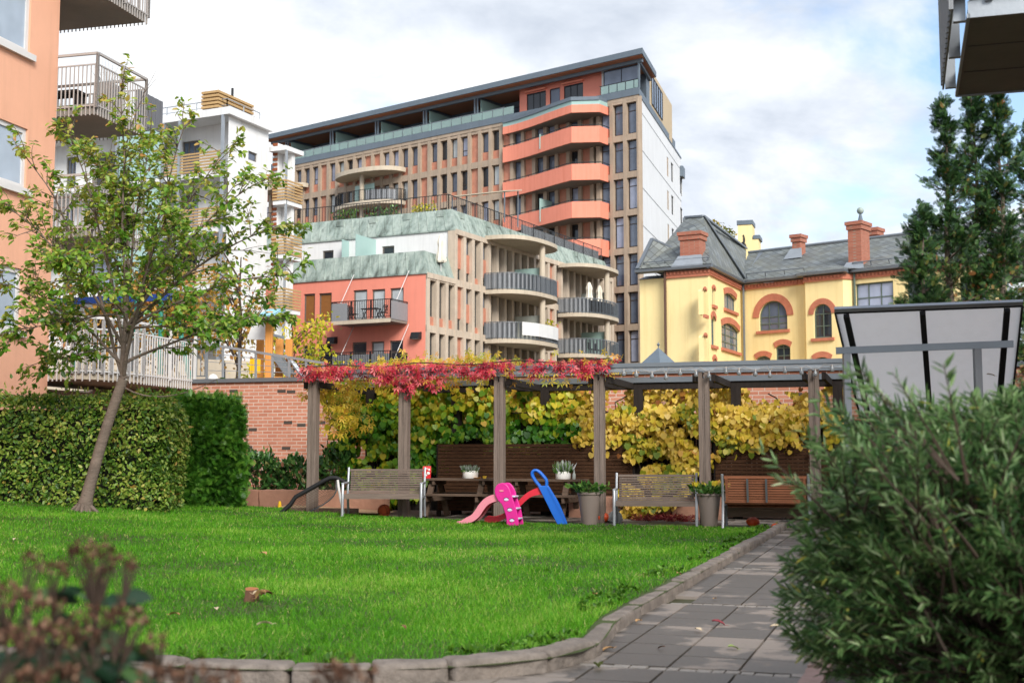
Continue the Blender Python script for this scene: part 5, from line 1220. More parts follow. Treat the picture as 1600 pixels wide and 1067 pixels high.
# ------------------------------------------------------------------ big willow-like shrub in the right foreground
bush = thing('willow_shrub', 'large grey green shrub of narrow leaves in the right foreground', 'shrub', (2.75, 6.1, 0))
L_WIL = leafmat('willow_leaves', [(0,C('#26462a')),(.4,C('#547a44')),(.72,C('#86a468')),(.95,C('#bccaa4')),(1,C('#cac65e'))], trans=.35, rough=.42, spec=.5, clump=1.5)
wb = MB(); P, A, N, S = [], [], [], []
rr = random.Random(5)
def wshoot(base, tip, sag, dens, s0):
    L = (tip-base).length; c = base.lerp(tip,.55)+Vector((0,0,sag*L)); pts = bez(base, c, tip, 8); wb.tube(pts, [.009-.0009*i for i in range(9)], 4, caps=False)
    for i in range(int(L*dens)):
        t = rr.uniform(.22, 1)**.8; f = t*8; k = min(int(f),7); q = pts[k].lerp(pts[k+1], f-k); d = (pts[k+1]-pts[k]).normalized()
        side = Vector((rr.gauss(0,1),rr.gauss(0,1),rr.gauss(0,1))); side = (side-d*side.dot(d)).normalized(); v = d*.85+side*.65+Vector((0,0,-.12))
        P.append(tuple(q)); A.append(tuple(v)); N.append(tuple(side.cross(d)+Vector((0,0,.5)))); S.append(s0*rr.uniform(.7,1.25))
C0 = Vector((2.74, 6.2, .86)); RX = Vector((1.38, 1.25, .98))
def topz(x): return .86+.10*math.sin(x*4.1)+.06*math.sin(x*9.7+1)+.30*sstep(1.9,3.0,x)
for k in range(1500):
    a = rr.uniform(0, 2*math.pi); zz = rr.uniform(-.75, 1); q = math.sqrt(max(0,1-zz*zz))
    n_ = 1+.13*mnoise.noise(Vector((math.cos(a)*2.2, math.sin(a)*2.2, zz*2.2)))
    tip = C0+Vector((RX.x*q*math.cos(a)*n_, RX.y*q*math.sin(a)*n_, RX.z*zz*n_)); 
    if zz > .1: tip.z = C0.z+(tip.z-C0.z)*topz(tip.x)
    if tip.z < .06: tip.z = .06+rr.random()*.15
    base = Vector((C0.x, C0.y, .0))+Vector((rr.gauss(0,.35), rr.gauss(0,.35), rr.uniform(0,.5))); base = base.lerp(tip, rr.uniform(.1,.6))
    wshoot(base, tip, rr.uniform(.02,.16), 62, .066)
for k in range(150):       # long outer shoots breaking the outline
    x = rr.uniform(1.5,3.6); base = Vector((x, 6.0+rr.gauss(0,.4), 1.12)); tip = base+Vector((rr.gauss(-.1,.18), rr.gauss(-.1,.2), rr.uniform(.2,.5)*topz(x))); wshoot(base, tip, .02, 62, .07)
for k in range(60):
    z_ = rr.uniform(.5,1.5); base = Vector((1.85, 5.9+rr.gauss(0,.4), z_)); tip = base+Vector((-rr.uniform(.12,.4), rr.gauss(0,.2), rr.uniform(.1,.5))); wshoot(base, tip, .05, 56, .07)
wb.build('stems', K['twig'], bush); P = np.array(P); n = len(P)
cloud('foliage', P, np.array(A), np.array(N), np.array(S), T_LONG, L_WIL, bush, rnd=np.clip(rng.normal(.47,.21,n)+.12*np.array([mnoise.noise(Vector(x)*2.2) for x in P]),0,1), WX=rng.uniform(.75,1.3,n))
# ------------------------------------------------------------------ brown flowering shrub, bottom left
sp_ = thing('flowering_shrub', 'blurred shrub with faded brown flower heads in the left foreground', 'shrub', (-1.1, 2.9, 0))
sm = MB(); FP, FS, FN = [], [], []; P, A, S = [], [], []
rr = random.Random(9)
heads = [(140,862,.062,3.0),(196,880,.04,3.0),(158,873,.05,3.0),(50,880,.032,3.1),(88,892,.04,3.05),(150,898,.03,3.0)]
heads += [(20+20*rr.random(),940,.06,2.9),(45,935,.06,3.0),(12,960,.07,2.8),(90,985,.06,2.8),(150,963,.04,2.9),(190,962,.045,2.95),(212,972,.03,2.9),(60,1000,.07,2.7),(130,1000,.055,2.8),(180,1008,.05,2.8),(20,1005,.07,2.6),(110,1030,.07,2.7),(170,1035,.06,2.7),(40,1045,.075,2.6),(215,1040,.05,2.8),(250,1060,.055,2.7),(300,1055,.05,2.75),(340,1050,.05,2.8),(345,1062,.05,2.7),(530,1050,.045,2.8),(560,1058,.045,2.75),(510,1060,.04,2.8),(240,1005,.03,2.9),(80,1060,.08,2.5),(150,1066,.07,2.6),(5,925,.05,2.9),(70,950,.05,2.9),(105,968,.045,2.85),(390,1068,.045,2.7),(450,1070,.04,2.75)]
random.Random(3).shuffle(heads); keep_ = [h for h in heads if h[1] < 925] + [h for h in heads if h[1] >= 925][:18]
for (px, py, r_, Y) in keep_:
    c = at(px, py, Y); b = Vector((c.x+rr.uniform(-.25,.15), Y+rr.uniform(-.1,.3), 0)); pts = bez(b, b.lerp(c,.6)+Vector((rr.uniform(-.1,.1),0,.1)), c-Vector((0,0,r_*.5)), 8); sm.tube(pts, [.006-.0004*i for i in range(9)], 5)
    for k in range(10):
        a = rr.uniform(0,6.28); e = c+Vector((r_*.7*math.cos(a), r_*.7*math.sin(a), rr.uniform(-.2,.1)*r_)); sm.tube([pts[-2], e], [.003,.0015], 4)
    r_ *= .72; m = int(120*(r_/.06))
    for k in range(m):
        a = rr.uniform(0,6.28); q = math.sqrt(rr.random()); e = c+Vector((r_*1.15*q*math.cos(a), r_*q*math.sin(a), r_*(.42*(1-q*q)-.15)+rr.gauss(0,.006)+.012*math.sin(a*3+px))); FP.append(tuple(e)); FS.append(rr.uniform(.009,.018)); FN.append((math.cos(a)*q,math.sin(a)*q,1))
    for k in range(20 if py > 900 else 10):
        t = rr.uniform(.45,.95); f = t*8; i = min(int(f),7); q = pts[i].lerp(pts[i+1], f-i); a = rr.uniform(0,6.28); P.append(tuple(q)); A.append((math.cos(a), math.sin(a), rr.gauss(-.1,.4))); S.append(rr.uniform(.06,.11))
for k in range(1500):
    c = Vector((rr.uniform(-1.5,-.62), rr.uniform(2.5,3.2), 0)); c.z = rr.uniform(.3,.98)-.45*max(0,c.x+1.0); P.append(tuple(c)); a = rr.uniform(0,6.28); A.append((math.cos(a), math.sin(a), rr.gauss(0,.4))); S.append(rr.uniform(.06,.11))
sm.build('stems', K['twig'], sp_)
cloud('foliage', P, A, rdir(len(P),1.2), S, T_LEAF, leafmat('spiraea_leaves', [(0,C('#16281c')),(.6,C('#2c4a34')),(.9,C('#4c6a3a')),(1,C('#7a5a3a'))], trans=.15), sp_)
cloud('flower_heads', FP, np.array(FN)+rng.normal(0,.5,(len(FP),3)), rdir(len(FP)), FS, T_QUAD, leafmat('faded_flowers', [(0,C('#33231b')),(.5,C('#5f4336')),(.85,C('#7f5f4e')),(1,C('#a3846f'))], trans=.1, rough=.8, spec=.1, clump=12), sp_)
# ------------------------------------------------------------------ peach apartment building on the left
LB_ = thing('apartment_building', 'peach plastered apartment house with railed balconies at the left edge', 'building', at(70,610,28))
pc = at(84, 300, 28); pc.z = 0; dL = vpdir(1330)
FL = Fac(pc-dL*16, dL)          # facade seen at a grazing angle; local x runs away from the camera
UL = 16.0
WL = Windows(LB_)
holes = []
for (x0, x1, zt, zb) in ((-30,47,-60,86),(-30,41,190,297),(-30,32,408,517)):
    u1 = FL.uv(x1, zb-20)[0]; zb_ = FL.uv(x1, zb)[1]; zt_ = FL.uv(x1, zt+12)[1]; holes.append((u1-2.4, u1, zb_, zt_))
zt_ = [h[3] for h in holes]; hz_ = [h[3]-h[2] for h in holes]
hh = sorted(hz_)[1]
for i, h in enumerate(holes): holes[i] = (h[0], h[1], h[2], h[2]+hh) if i != 0 else (h[0], h[1], h[2], h[2]+hh)
mb = FL.mb(); holed(mb, 0, UL, 0, 15, holes, .16); 
mb.poly([(UL,0,0),(UL,12,0),(UL,12,15),(UL,0,15)]); mb.poly([(0,0,15),(UL,0,15),(UL,12,15),(0,12,15)]); mb.poly([(0,12,0),(0,0,0),(0,0,15),(0,12,15)])
mb.build('wall', K['peach'], LB_)
for h in holes: WL.add(FL, h[0]+.003, h[1]-.003, h[2]+.003, h[3]-.003, .045, K['white_metal'], K['glass_sky'], 2, 1, .1, sill=K['white_metal'])
WL.finish()
# the recessed wing behind the corner that carries the balconies
FL.mb().box(UL+.003, UL+4.2, .35, 1.597, 0, 3.0).build('basement_wall', K['concrete_grey'], LB_)
def balcony_left(py_slab, label_mat, rounded, top_h=1.24):
    # slab outline: near edge, outer edge, far edge in local (u, y); outer edge sits proud of the facade
    n0 = FL.uv(150, py_slab, 0)
    zb = at(150, py_slab, 28.3).z
    u0 = UL+.05; yo = -.95; u1 = u0+1.95
    if rounded:
        P2 = [(u0, .34)]+[(u0, -.55)]+[(u0+1.6-1.6*math.cos(a), -.55-.75*math.sin(a)) for a in [R(x) for x in range(10,91,10)]]+[(u0+4.0,-1.3),(u0+4.0,1.59)]
        P2 = [(u0,1.59)]+P2[1:]
    else: P2 = [(u0,1.59),(u0,yo),(u1,yo),(u1,1.59)]
    b = FL.mb(); b.prism(P2[::-1], zb, zb+.24); bo = b.build('balcony', K['soffit'] if not rounded else K['concrete_light'], LB_)
    r_ = FL.mb(); M = []
    off = [(p[0]-(.04 if i < 2 else 0), p[1]-.05) for i, p in enumerate(P2)]
    line = off[:-1] if not rounded else off[:-1]
    line = line if rounded else [off[0], off[1], (off[2][0]+.05, off[2][1]), (off[3][0]+.05, off[3][1])]
    pts = [Vector((p[0], p[1], zb+.12)) for p in line]
    railing(r_, pts, top_h*.80, .105, .022, 1.1, .05, .03, .06)
    pts2 = [p for p in pts]; up = Vector((0,0,top_h))
    for a, c in zip(pts2, pts2[1:]):
        r_.beam(a+up, c+up, .055, .055); L = (c-a).length; n = max(1, round(L/1.1))
        for i in range(n+1): q = a.lerp(c, i/n); r_.beam(q, q+up-Vector((0,0,.002)), .058, .058)
    # bars run on below the slab edge
    for a, c in zip(pts, pts[1:]):
        L = (c-a).length; n = max(1, int(L/.105))
        for i in range(n): q = a+(c-a)*((i+.5)/n); r_.beam(q-Vector((0,0,.16)), q+Vector((0,0,.07)), .022, .022)
    r_.build('railing', K['white_metal'] if rounded else K['pale_metal'], bo)
    return zb, bo
zb1, b1o = balcony_left(187, 0, False); balcony_left(3, 0, False); balcony_left(374, 0, False); balcony_left(594, 0, True)
# things on the middle balcony
pb = FL.mb(); pb.box(UL+.95, UL+1.45, -.75, -.3, zb1+.245, zb1+.245+.75); 
pt_ = thing('planter_box', 'grey slatted planter with dry grasses standing on the peach house balcony', 'planter', FL.pt(UL+1.2,-.5,zb1+.245)); pb.build('box', mat('grey_box', C('#8b8784'), var=.1, scale=2, stretch=(1,1,14)), pt_)
for du in (0, .9):
    c = FL.pt(UL+1.2+du*.0, -.5, zb1+.99); n = 70; P, A = spikes(n, (c.x,c.y,c.z), .2, .6, .5); 
    if du == 0: cloud('dry_grass', P, A, rdir(n), rng.uniform(.4,.75,n), TM([(-.006,0,0),(.006,0,0),(.003,.6,.05),(-.003,.6,.05),(0,1,.2)], [(0,1,2,3),(3,2,4)]), leafmat('dry_grass', [(0,C('#4c5560')),(1,C('#8a8f8a'))]), pt_)
wp = thing('wind_screen', 'grey cloth wind screen tied inside the far end of the peach house balcony rail', 'screen', FL.pt(UL+2.4,-.9,zb1+.25)); mb = FL.mb()
for k in range(11): mb.box(UL+1.75+k*.105, UL+1.75+k*.105+.1, -.955+.012*(k%2), -.94+.012*(k%2), zb1+.26, zb1+1.05)
mb.build('cloth', mat('grey_cloth', C('#6a6c72'), var=.15, scale=3, stretch=(8,8,1)), wp)
tb_ = thing('balcony_bench', 'dark low bench on the peach house balcony behind the near railing', 'bench', FL.pt(UL+.5,.4,zb1+.245)); mb = FL.mb(); mb.box(UL+.3, UL+.75, -.3, 1.2, zb1+.62, zb1+.68); tb2 = mb.build('seat', K['screen_dark'], tb_)
for yy in (-.25, 1.1): FL.mb().box(UL+.34, UL+.7, yy, yy+.06, zb1+.245, zb1+.62).build('leg', K['screen_dark'], tb_)
# ------------------------------------------------------------------ house on the right with the dark balcony overhead
RB = thing('apartment_building', 'house at the right edge whose dark concrete balcony hangs overhead', 'building', (8.4,14,0))
n0 = at(1516, 26, 11.6); f0 = at(1497, 150, 14.15); zb = (n0.z+f0.z)/2
dR = Vector((f0.x-n0.x, f0.y-n0.y, 0)); Ld = dR.length; dR.normalize(); FR = Fac((n0.x,n0.y,0), dR)    # local x runs away, y to the left
S1 = -1.0
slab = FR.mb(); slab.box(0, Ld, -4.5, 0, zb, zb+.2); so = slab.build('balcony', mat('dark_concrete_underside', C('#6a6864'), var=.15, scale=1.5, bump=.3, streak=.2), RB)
mb = FR.mb()
for k in (1,2): mb.box(Ld*k/3-.012, Ld*k/3+.012, -4.5, -.02, zb-.004, zb+.02)
mb.build('joint', K['dark_metal'], so)
mb = FR.mb(); mb.box(-.02, -.003, -4.5, .02, zb-.012, zb+.15); mb.box(-.02, Ld+.02, .003, .03, zb-.012, zb+.03); mb.box(Ld+.003, Ld+.02, -4.5, .02, zb-.02, zb+.06); mb.build('edge_trim', K['galv'], so)
mb = FR.mb(); mb.box(-.1, Ld-.05, .15, .17, zb+.06, zb+1.3); mb.box(-.1,-.08,-4.5,.15,zb+.2,zb+1.3)
for k in range(16): mb.box(-.1+k*Ld/16, -.1+k*Ld/16+.05, .172, .19, zb+.06, zb+1.3)
mb.build('cladding', K['mesh_grey'], so)
for k in range(3): u = Ld*(.03+.42*k); FR.mb().box(u, u+.07, .035, .147, zb+.0, zb+.9).build('bracket', K['galv'], so)
for k in range(6): FR.mb().box(-.06, -.024, -.2-k*.7, -.13-k*.7, zb+.13, zb+.9).build('bracket', K['galv'], so)
w1 = FR.mb(); holed(w1, -1, 9, 0, 9, [(1.2,2.6,4.0,6.4),(4.5,6,4.0,6.4)], .2, 0)
FW = Fac(FR.pt(9,-4.5,0), -dR); mb = FW.mb(); hl = [(2.5,4.0,4.1,6.4),(5.6,7.0,4.1,6.4),(2.5,4.0,1.0,2.6),(5.6,7.0,1.0,2.6)]; holed(mb, 0, 10, 0, 9, hl, .2)
mb.box(0,10,.25,.3,0,9); mb.build('wall', K['peach'], RB); WR = Windows(RB)
for h in hl: WR.add(FW, h[0]+.003, h[1]-.003, h[2]+.003, h[3]-.003, .1, K['white_metal'], K['glass'], 2, 1, .08)
WR.finish()
# ================================================================== tall block
def xy(p): return Vector((p.x, p.y, 0))
TW = thing('apartment_tower', 'tall concrete and brick apartment block with curved salmon balconies and a flat slate roof', 'building')
tc_ = xy(at(1000, 330, 100)); tl = -vpdir(-1782)           # towards the right along the front
TL_ = 43.4; TF = Fac(tc_-tl*TL_, tl); place(TW, tc_)
TED = vpdir(1375); SLP = TED.dot(TF.u)/TED.dot(TF.w)
def trap(mb, u0, u1, y0, y1, z0, z1): mb.prism([(u0,y0),(u1+SLP*y0,y0),(u1+SLP*y1,y1),(u0,y1)], z0, z1)
pitch = 1.183; zk = [30.5-3.06*k for k in range(11)]
WT = Windows(TW, 98)
uw0 = TF.uv(467.8, 265)[0]                                  # first window bay seen
i0 = int(uw0/pitch)+1; uB = uw0-i0*pitch-pitch/2+0          # left edge of bay -i0
brick_idx = {3,8,9,14,19,24,25,30}
RE = TL_-3.85                                               # right end of the balcony zone
base = TF.mb(); trap(base, 0, TL_-.03, .45, 14, 0, 30.45); base.build('wall', K['concrete_tower'], TW)
conc = TF.mb(); brk = TF.mb()
n_bays = int((RE-uB)/pitch)
edges = [uB+pitch*i for i in range(n_bays+2)]; edges = [e for e in edges if e < RE-.4]
for e in edges: conc.box(e-.17, e+.17, -.12, .448, 9, 30.2)
for k, z_ in enumerate(zk[:7]): conc.box(0, RE-.1, -.085, .446, z_-.55, z_+.0)
conc.box(0, TL_, -.14, .443, 30.203, 30.5)
fm = K['brown_frame']
for k in range(0, 6):
    zt, zb = zk[k]-.55, zk[k+1]+.0
    for i in range(len(edges)-1):
        a, b = edges[i]+.17, edges[i+1]-.17; idx = i-i0
        in_bal = edges[i] > RE-10.2
        if k > 3 and not in_bal: continue
        isb = (idx in brick_idx) if not in_bal else (i % 3 == 1 or i % 7 == 5)
        if isb: brk.box(a, b, .12, .448, zb, zt)
        else:
            zs = zb+(.78 if not in_bal else .1)
            brk.box(a, b, .14, .448, zb, zs)
            g = random.choice((K['glass'], K['glass'], K['glass_pale'], K['glass_blind'], K['glass_dark'])) if not in_bal else random.choice((K['glass_dark'], K['glass'], K['glass_pale']))
            WT.add(TF, a+.004, b-.004, zs+.003, zt-.003, .24, fm, g, 1, 1, .07, trans=.3 if idx%4 == 2 else None)
# three tall bays right of the balconies
bw = (TL_-RE)/3
for j in range(4): u = RE+bw*j; conc.box(u-.16 if j else u-.2, u+.16 if j < 3 else u, -.16, .444, 5, 30.2)
for k, z_ in enumerate(zk[:9]):
    conc.box(RE-.18, TL_-.003, -.13, .442, z_-.5, z_-.003)
    zt, zb = z_-.5, zk[k+1]
    for j in range(3):
        a, b = RE+bw*j+.16, RE+bw*(j+1)-.16
        if j == 0: brk.box(a, b, .1, .446, zb, zb+.55)
        WT.add(TF, a+.004, b-.004, zb+(.555 if j == 0 else .05), zt-.003, .16, fm, K['glass'] if (k+j) % 4 else K['glass_pale'], 1, 1, .08, trans=.74)
conc.build('concrete_grid', K['concrete_tower'], TW); brk.build('brick_infill', K['brick_t'], TW)
# curved salmon balconies
def bal_plan(scale=1.0):
    uL = TF.uv(786, 200, -.4)[0]; uC = TF.uv(893, 205, -2.5)[0]; uR = TF.uv(938, 205, -1.2)[0]
    pts = []
    for t in [i/14 for i in range(15)]:
        e = t*t*(3-2*t)*.45+.55*t**1.6; pts.append((uL+(uC-uL)*t, -.45-2.05*e))
    for t in (.5, 1): pts.append((uC+(uR-uC)*t, -2.5+1.2*t))
    return pts
bp = bal_plan()
def ccw(P):
    a = sum(P[i][0]*P[(i+1)%len(P)][1]-P[(i+1)%len(P)][0]*P[i][1] for i in range(len(P))); return P if a > 0 else P[::-1]
for k in range(1, 7):
    zs = zk[k]-.55
    slab = [(bp[0][0],.35)]+bp+[(bp[-1][0],.35)]
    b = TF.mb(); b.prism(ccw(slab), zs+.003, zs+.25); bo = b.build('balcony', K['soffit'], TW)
    par = [(bp[0][0]-.003,.1)]+[(p[0],p[1]-.004) for p in bp]+[(bp[-1][0]+.003,.1)]
    m = TF.mb(); m.strip(par, zs-.03, zs+1.28, .13); m.build('parapet', K['salmon_bal'], bo)
    m = TF.mb()
    for a, c in zip(par, par[1:]): m.beam((a[0],a[1]+.06,zs+1.42),(c[0],c[1]+.06,zs+1.42),.05,.05)
    for q in par[::3]: m.beam((q[0],q[1]+.06,zs+1.28),(q[0],q[1]+.06,zs+1.42),.04,.04)
    m.build('rail', K['dark_metal'], bo)
    if k in (3, 1): 
        u = TF.uv(860, 280)[0]; m = TF.mb(); m.box(u-.03, u+.03, -1.5, .2, zs+.255, zs+(2.2 if k == 3 else 1.5)); m.build('divider', K['frost'], bo)
# thin top canopy with glass edge
zs = 29.35; slab = [(bp[0][0],.35)]+bp+[(bp[-1][0],.35)]; b = TF.mb(); b.prism(ccw(slab), zs+.003, zs+.2); bo = b.build('canopy', K['soffit'], TW)
par = [(bp[0][0]-.003,.1)]+[(p[0],p[1]-.004) for p in bp]+[(bp[-1][0]+.003,.1)]
TF.mb().strip(par, zs-.03, zs+.62, .12).build('fascia', K['salmon_bal'], bo)
TF.mb().strip([(p[0],p[1]+.03) for p in par], zs+.622, zs+.95, .04).build('glass_edge', K['frost'], bo)
TF.mb().strip([(p[0],p[1]-.08) for p in par], zs+.952, zs+1.25, .2).build('metal_coping', K['slate_metal'], bo)
# penthouse under the overhanging roof
sp__ = TF.mb(); trap(sp__, 0, TL_+.05, -.2, 14, 30.503, 31.06); sp__.build('slate_parapet', K['slate_metal'], TW)
sp__ = TF.mb(); trap(sp__, .1, TL_-.1, 3.7, 5.1, 31.063, 33.44); sp__.build('penthouse_wall', K['slate_metal'], TW)
roof = TF.mb(); trap(roof, -.6, TL_+.55, -.85, 5.3, 33.5, 33.97); ro = roof.build('roof', K['slate_metal'], TW)
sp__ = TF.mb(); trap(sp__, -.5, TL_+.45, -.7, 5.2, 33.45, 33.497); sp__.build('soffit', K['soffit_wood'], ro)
bmb = TF.mb(); bmb.box(-.3, TL_+.3, .0, .22, 33.17, 33.447)
posts = [TF.uv(px, 200, .1)[0] for px in (449, 518.5, 589, 664, 744)]; 
for u in posts:
    bmb.box(u-.09, u+.09, .223, 3.69, 33.12, 33.446)
    for s_ in (-.16, .16): bmb.box(u+s_-.055, u+s_+.055, .05, .17, 31.063, 33.17)
bmb.box(TL_-.12, TL_+.03, .03, .17, 31.063, 33.17); bmb.beam((TL_+SLP*.3,.3,33.30),(TL_+SLP*5,5,33.30),.2,.27)
bmb.build('roof_frame', K['slate_metal'], TW)
for u in posts: TF.mb().box(u+.25, u+.3, .4, 3.69, 31.063, 33.12).build('divider', K['frost'], TW)
us = TF.uv(812, 140, 1.0)[0]; ue = TF.uv(941, 120, 1.0)[0]
for k in range(18):
    u = posts[0]+.9+k*1.55
    if u > us-1: break
    WT.add(TF, u, u+1.2, 31.1, 32.9, 3.62, K['dark_metal'], random.choice((K['glass_dark'], K['glass'], K['glass_pale'])), 2, 1, .06)
# salmon penthouse block
zt = 33.44; wq = [TF.rect(823,853,136,160,1.0), TF.rect(881,911,119,140,1.0), TF.rect(859,875,127,150,1.0)]
hs = [(a, b, 31.35, 32.9) for a, b, c, d in wq]
mb = TF.mb(); holed(mb, us, ue, 31.063, zt, hs, .15, 1.0); mb.box(us, ue, 1.2, 3.5, 31.063, zt); mb.box(us-.01,us,1.0,1.2,31.063,zt); mb.build('penthouse_salmon', K['salmon_wall'], TW)
for i, h in enumerate(hs): WT.add(TF, h[0]+.003, h[1]-.003, h[2]+.003, h[3]-.003, 1.05, K['dark_metal'], K['glass_dark'] if i < 2 else K['glass'], 3 if i < 2 else 1, 1, .06)
for h in hs[:2]: TF.mb().box(h[0]-.1, h[1]+.1, .7, .998, 32.97, 33.12).build('awning', K['salmon_bal'], TW)
TF.mb().box(ue+.003, ue+.5, .9, 3.5, 31.063, zt).build('white_pier', K['white_wall'], TW)
WT.add(TF, ue+.55, TL_-.15, 31.08, 33.15, .35, K['dark_metal'], K['glass'], 2, 1, .07)
# glass rail along the terrace
g = TF.mb(); r_ = TF.mb(); u = .2; ulim = TF.uv(790, 190)[0]
while u < ulim:
    g.box(u+.04, u+1.14, -.14, -.12, 31.1, 31.74); r_.box(u-.02, u+.02, -.15, -.11, 31.06, 31.8); u += 1.18
r_.box(.1, ulim, -.155, -.105, 31.76, 31.81); rr_ = r_.build('railing', K['grey_metal'], TW); g.build('glass_panels', K['clear'], rr_)
r_ = TF.mb(); g = TF.mb(); u = ue+.6
while u < TL_: r_.box(u-.02,u+.02,-.15,-.11,31.06,31.8); g.box(u+.03,min(u+.75,TL_),-.14,-.12,31.1,31.74); u += .8
r_.box(ue+.5, TL_, -.155, -.105, 31.76, 31.81); rr_ = r_.build('railing', K['dark_metal'], TW); g.build('glass_panels', K['clear'], rr_)
# half-round balconies on the left part
def halfround(Fa, owner, uc, ru, dep, zs, soff, thick=.28, n=20, name='balcony', flat=0):
    pts = [(uc-ru*math.cos(math.pi*i/n), -dep*max(0,math.sin(math.pi*i/n))**.8) for i in range(n+1)]
    b = Fa.mb(); b.prism(ccw(pts), zs, zs+thick); return pts, b.build(name, soff, owner)
ul, ur = TF.uv(535, 280)[0], TF.uv(634, 270)[0]; uc, ru = (ul+ur)/2, (ur-ul)/2
zc = at(600, 266, TF.pt(uc,-2.2,0).y).z
pts, bo = halfround(TF, TW, uc, ru, 2.6, zc-.35, K['concrete_light'], .4, name='canopy')
for k in (1, 2):
    z2 = zc-.35-3.06*k; pts, bo = halfround(TF, TW, uc, ru, 2.6, z2, K['concrete_light'], .35)
    m = TF.mb(); q = [Vector((p[0], p[1]*.97, z2+.35)) for p in pts]; railing(m, q[::1], 1.05, .16, .025, 1.2, .04); m.build('railing', K['dark_metal'], bo)
    m = TF.mb(); m.strip([(p[0],p[1]*.955) for p in pts[12:19]], z2+.36, z2+1.3, .03); m.build('screen', K['mesh_grey'], bo)
    m = TF.mb(); m.lathe([(.22,z2+.35),(.22,z2+3.06)], (uc,-1.5,0), 14); m.build('column', K['concrete_light'], TW, smooth=True)
    m = TF.mb(); m.box(uc-1.5, uc+1.0, -.9, -.86, z2+.36, z2+2.3); m.build('divider', K['frost'], bo)
ul2, ur2 = TF.uv(440, 300)[0], TF.uv(484, 293)[0]; pts, bo = halfround(TF, TW, (ul2+ur2)/2-1.2, (ur2-ul2)/2+1.0, 1.6, at(470,293,TF.pt(3,0,0).y).z-.3, K['concrete_light'], .4, name='canopy')
# white end wall
TE = Fac(tc_, vpdir(1375)); EL = 22.5
hw = []
for k in range(8):
    for (x0, x1, yt, yb) in ((1041.5,1044,195,224),(1048,1051.5,205,234)):
        a, b, c, d = TE.rect(x0, x1, yt, yb); hw.append((a, b, c-3.06*k, d-3.06*k))
    a, b, c, d = TE.rect(1062.5, 1066, 277, 304); hw.append((a, b, c-3.06*k+3.06, d-3.06*k+3.06)) if k else None
hw = [h for h in hw if h[2] > 3 and h[3] < 30]
mb = TE.mb(); holed(mb, 0, EL, 0, 30.45, hw, .2, .0); mb.build('end_wall', K['white_panel'], TW)
for h in hw: WT.add(TE, h[0]+.002, h[1]-.002, h[2]+.002, h[3]-.002, .08, K['dark_metal'], K['glass_dark'], 1, 1, .05)
mb = TE.mb()
for k in range(9): mb.box(.05, EL-.05, -.012, -.004, zk[k]-1.2, zk[k]-1.14)
mb.build('panel_joints', mat('joint_grey', C('#6e7276'), var=.1), TW)  # thin grey strips laid on as the panel joints
mb = TE.mb(); s0 = TE.uv(1014, 100)[0]; s1 = TE.uv(1053, 165)[0]; zt = at(1019, 97, TE.pt(s0,0,0).y).z
s0 = 5.5; mb.box(s0, EL-4.0, .2, 6, 30.452, 34.7); mb.build('roof_house', K['beige'], TW)
for k in range(5): WT.add(TE, s0+1.6+k*1.15, s0+2.6+k*1.15, 31.7, 34.2, .12, K['dark_metal'], K['glass'], 1, 1, .06)
mb = TE.mb(); mb.box(0,s0,.2,.4,30.45,30.9); mb.box(0,EL,-.06,.2,30.452,30.6); mb.box(EL-3, EL-1.5,.3,4,30.45,31.8); mb.box(EL-.8,EL+.6,-.3,2,28.6,29.6); mb.build('roof_edge', K['slate_metal'], TW)
WT.finish()
# yellow neighbour block glimpsed behind the white end wall
nb = thing('yellow_house', 'thin slice of a yellow house visible behind the white end wall of the tall block', 'building'); q = at(1066, 330, 132); 
NBF = Fac((q.x-3, q.y, 0), (1,-.1)); place(nb, xy(q)); mb = NBF.mb(); mb.box(0, 3.6, 0, 8, 0, 26.2); mb.build('wall', K['yellow'], nb); mb = NBF.mb(); mb.box(-.1, 3.8, -.2, 8, 26.203, 26.6); mb.box(2.6,3.75,-.25,-.003,24.0,24.5); mb.build('cornice', K['slate_metal'], nb)
# ================================================================== stepped middle block
MBD = thing('apartment_building', 'stepped block with salmon front, concrete grid side and green copper parapets', 'building')
mc = xy(at(665, 500, 75)); lu = -vpdir(-3360); rd = vpdir(1860); place(MBD, mc)
ML = Fac(mc-lu*20, lu); UM = 20.0; MR = Fac(mc, rd)
WM_ = Windows(MBD, 98); GF = K['grey_frame']
doors = [(552,573.5,453,500),(581,601.5,452,500),(609.5,630.5,450,500),(550,572.5,534.5,580),(580,600,533.5,580),(608.5,629.5,532,580)]
wins = [(474.5,492,459,504),(498,518,458,502.5),(472.5,491.5,540,575),(497,517,538,575)]
hs = [ML.rect(*w) for w in doors+wins]
Zt = ML.uv(664, 425.5)[1]
mb = ML.mb(); holed(mb, 0, UM, 0, Zt, hs, .22); mb.poly([(0,0,0),(0,0,Zt),(0,10,Zt),(0,10,0)]); mb.build('salmon_front', K['salmon_wall'], MBD)
for i, h in enumerate(hs):
    g = (K['glass_blind'],K['glass_blind'],K['glass_blind'],K['glass_dark'],K['glass_blind'],K['glass_dark'],K['blind_brown'],K['blind_brown'],K['glass_dark'],K['glass_dark'])[i]
    WM_.add(ML, h[0]+.003, h[1]-.003, h[2]+.003, h[3]-.003, .1, GF, g, 1, 1, .09, trans=.62 if i in (3,5,8,9) else None)
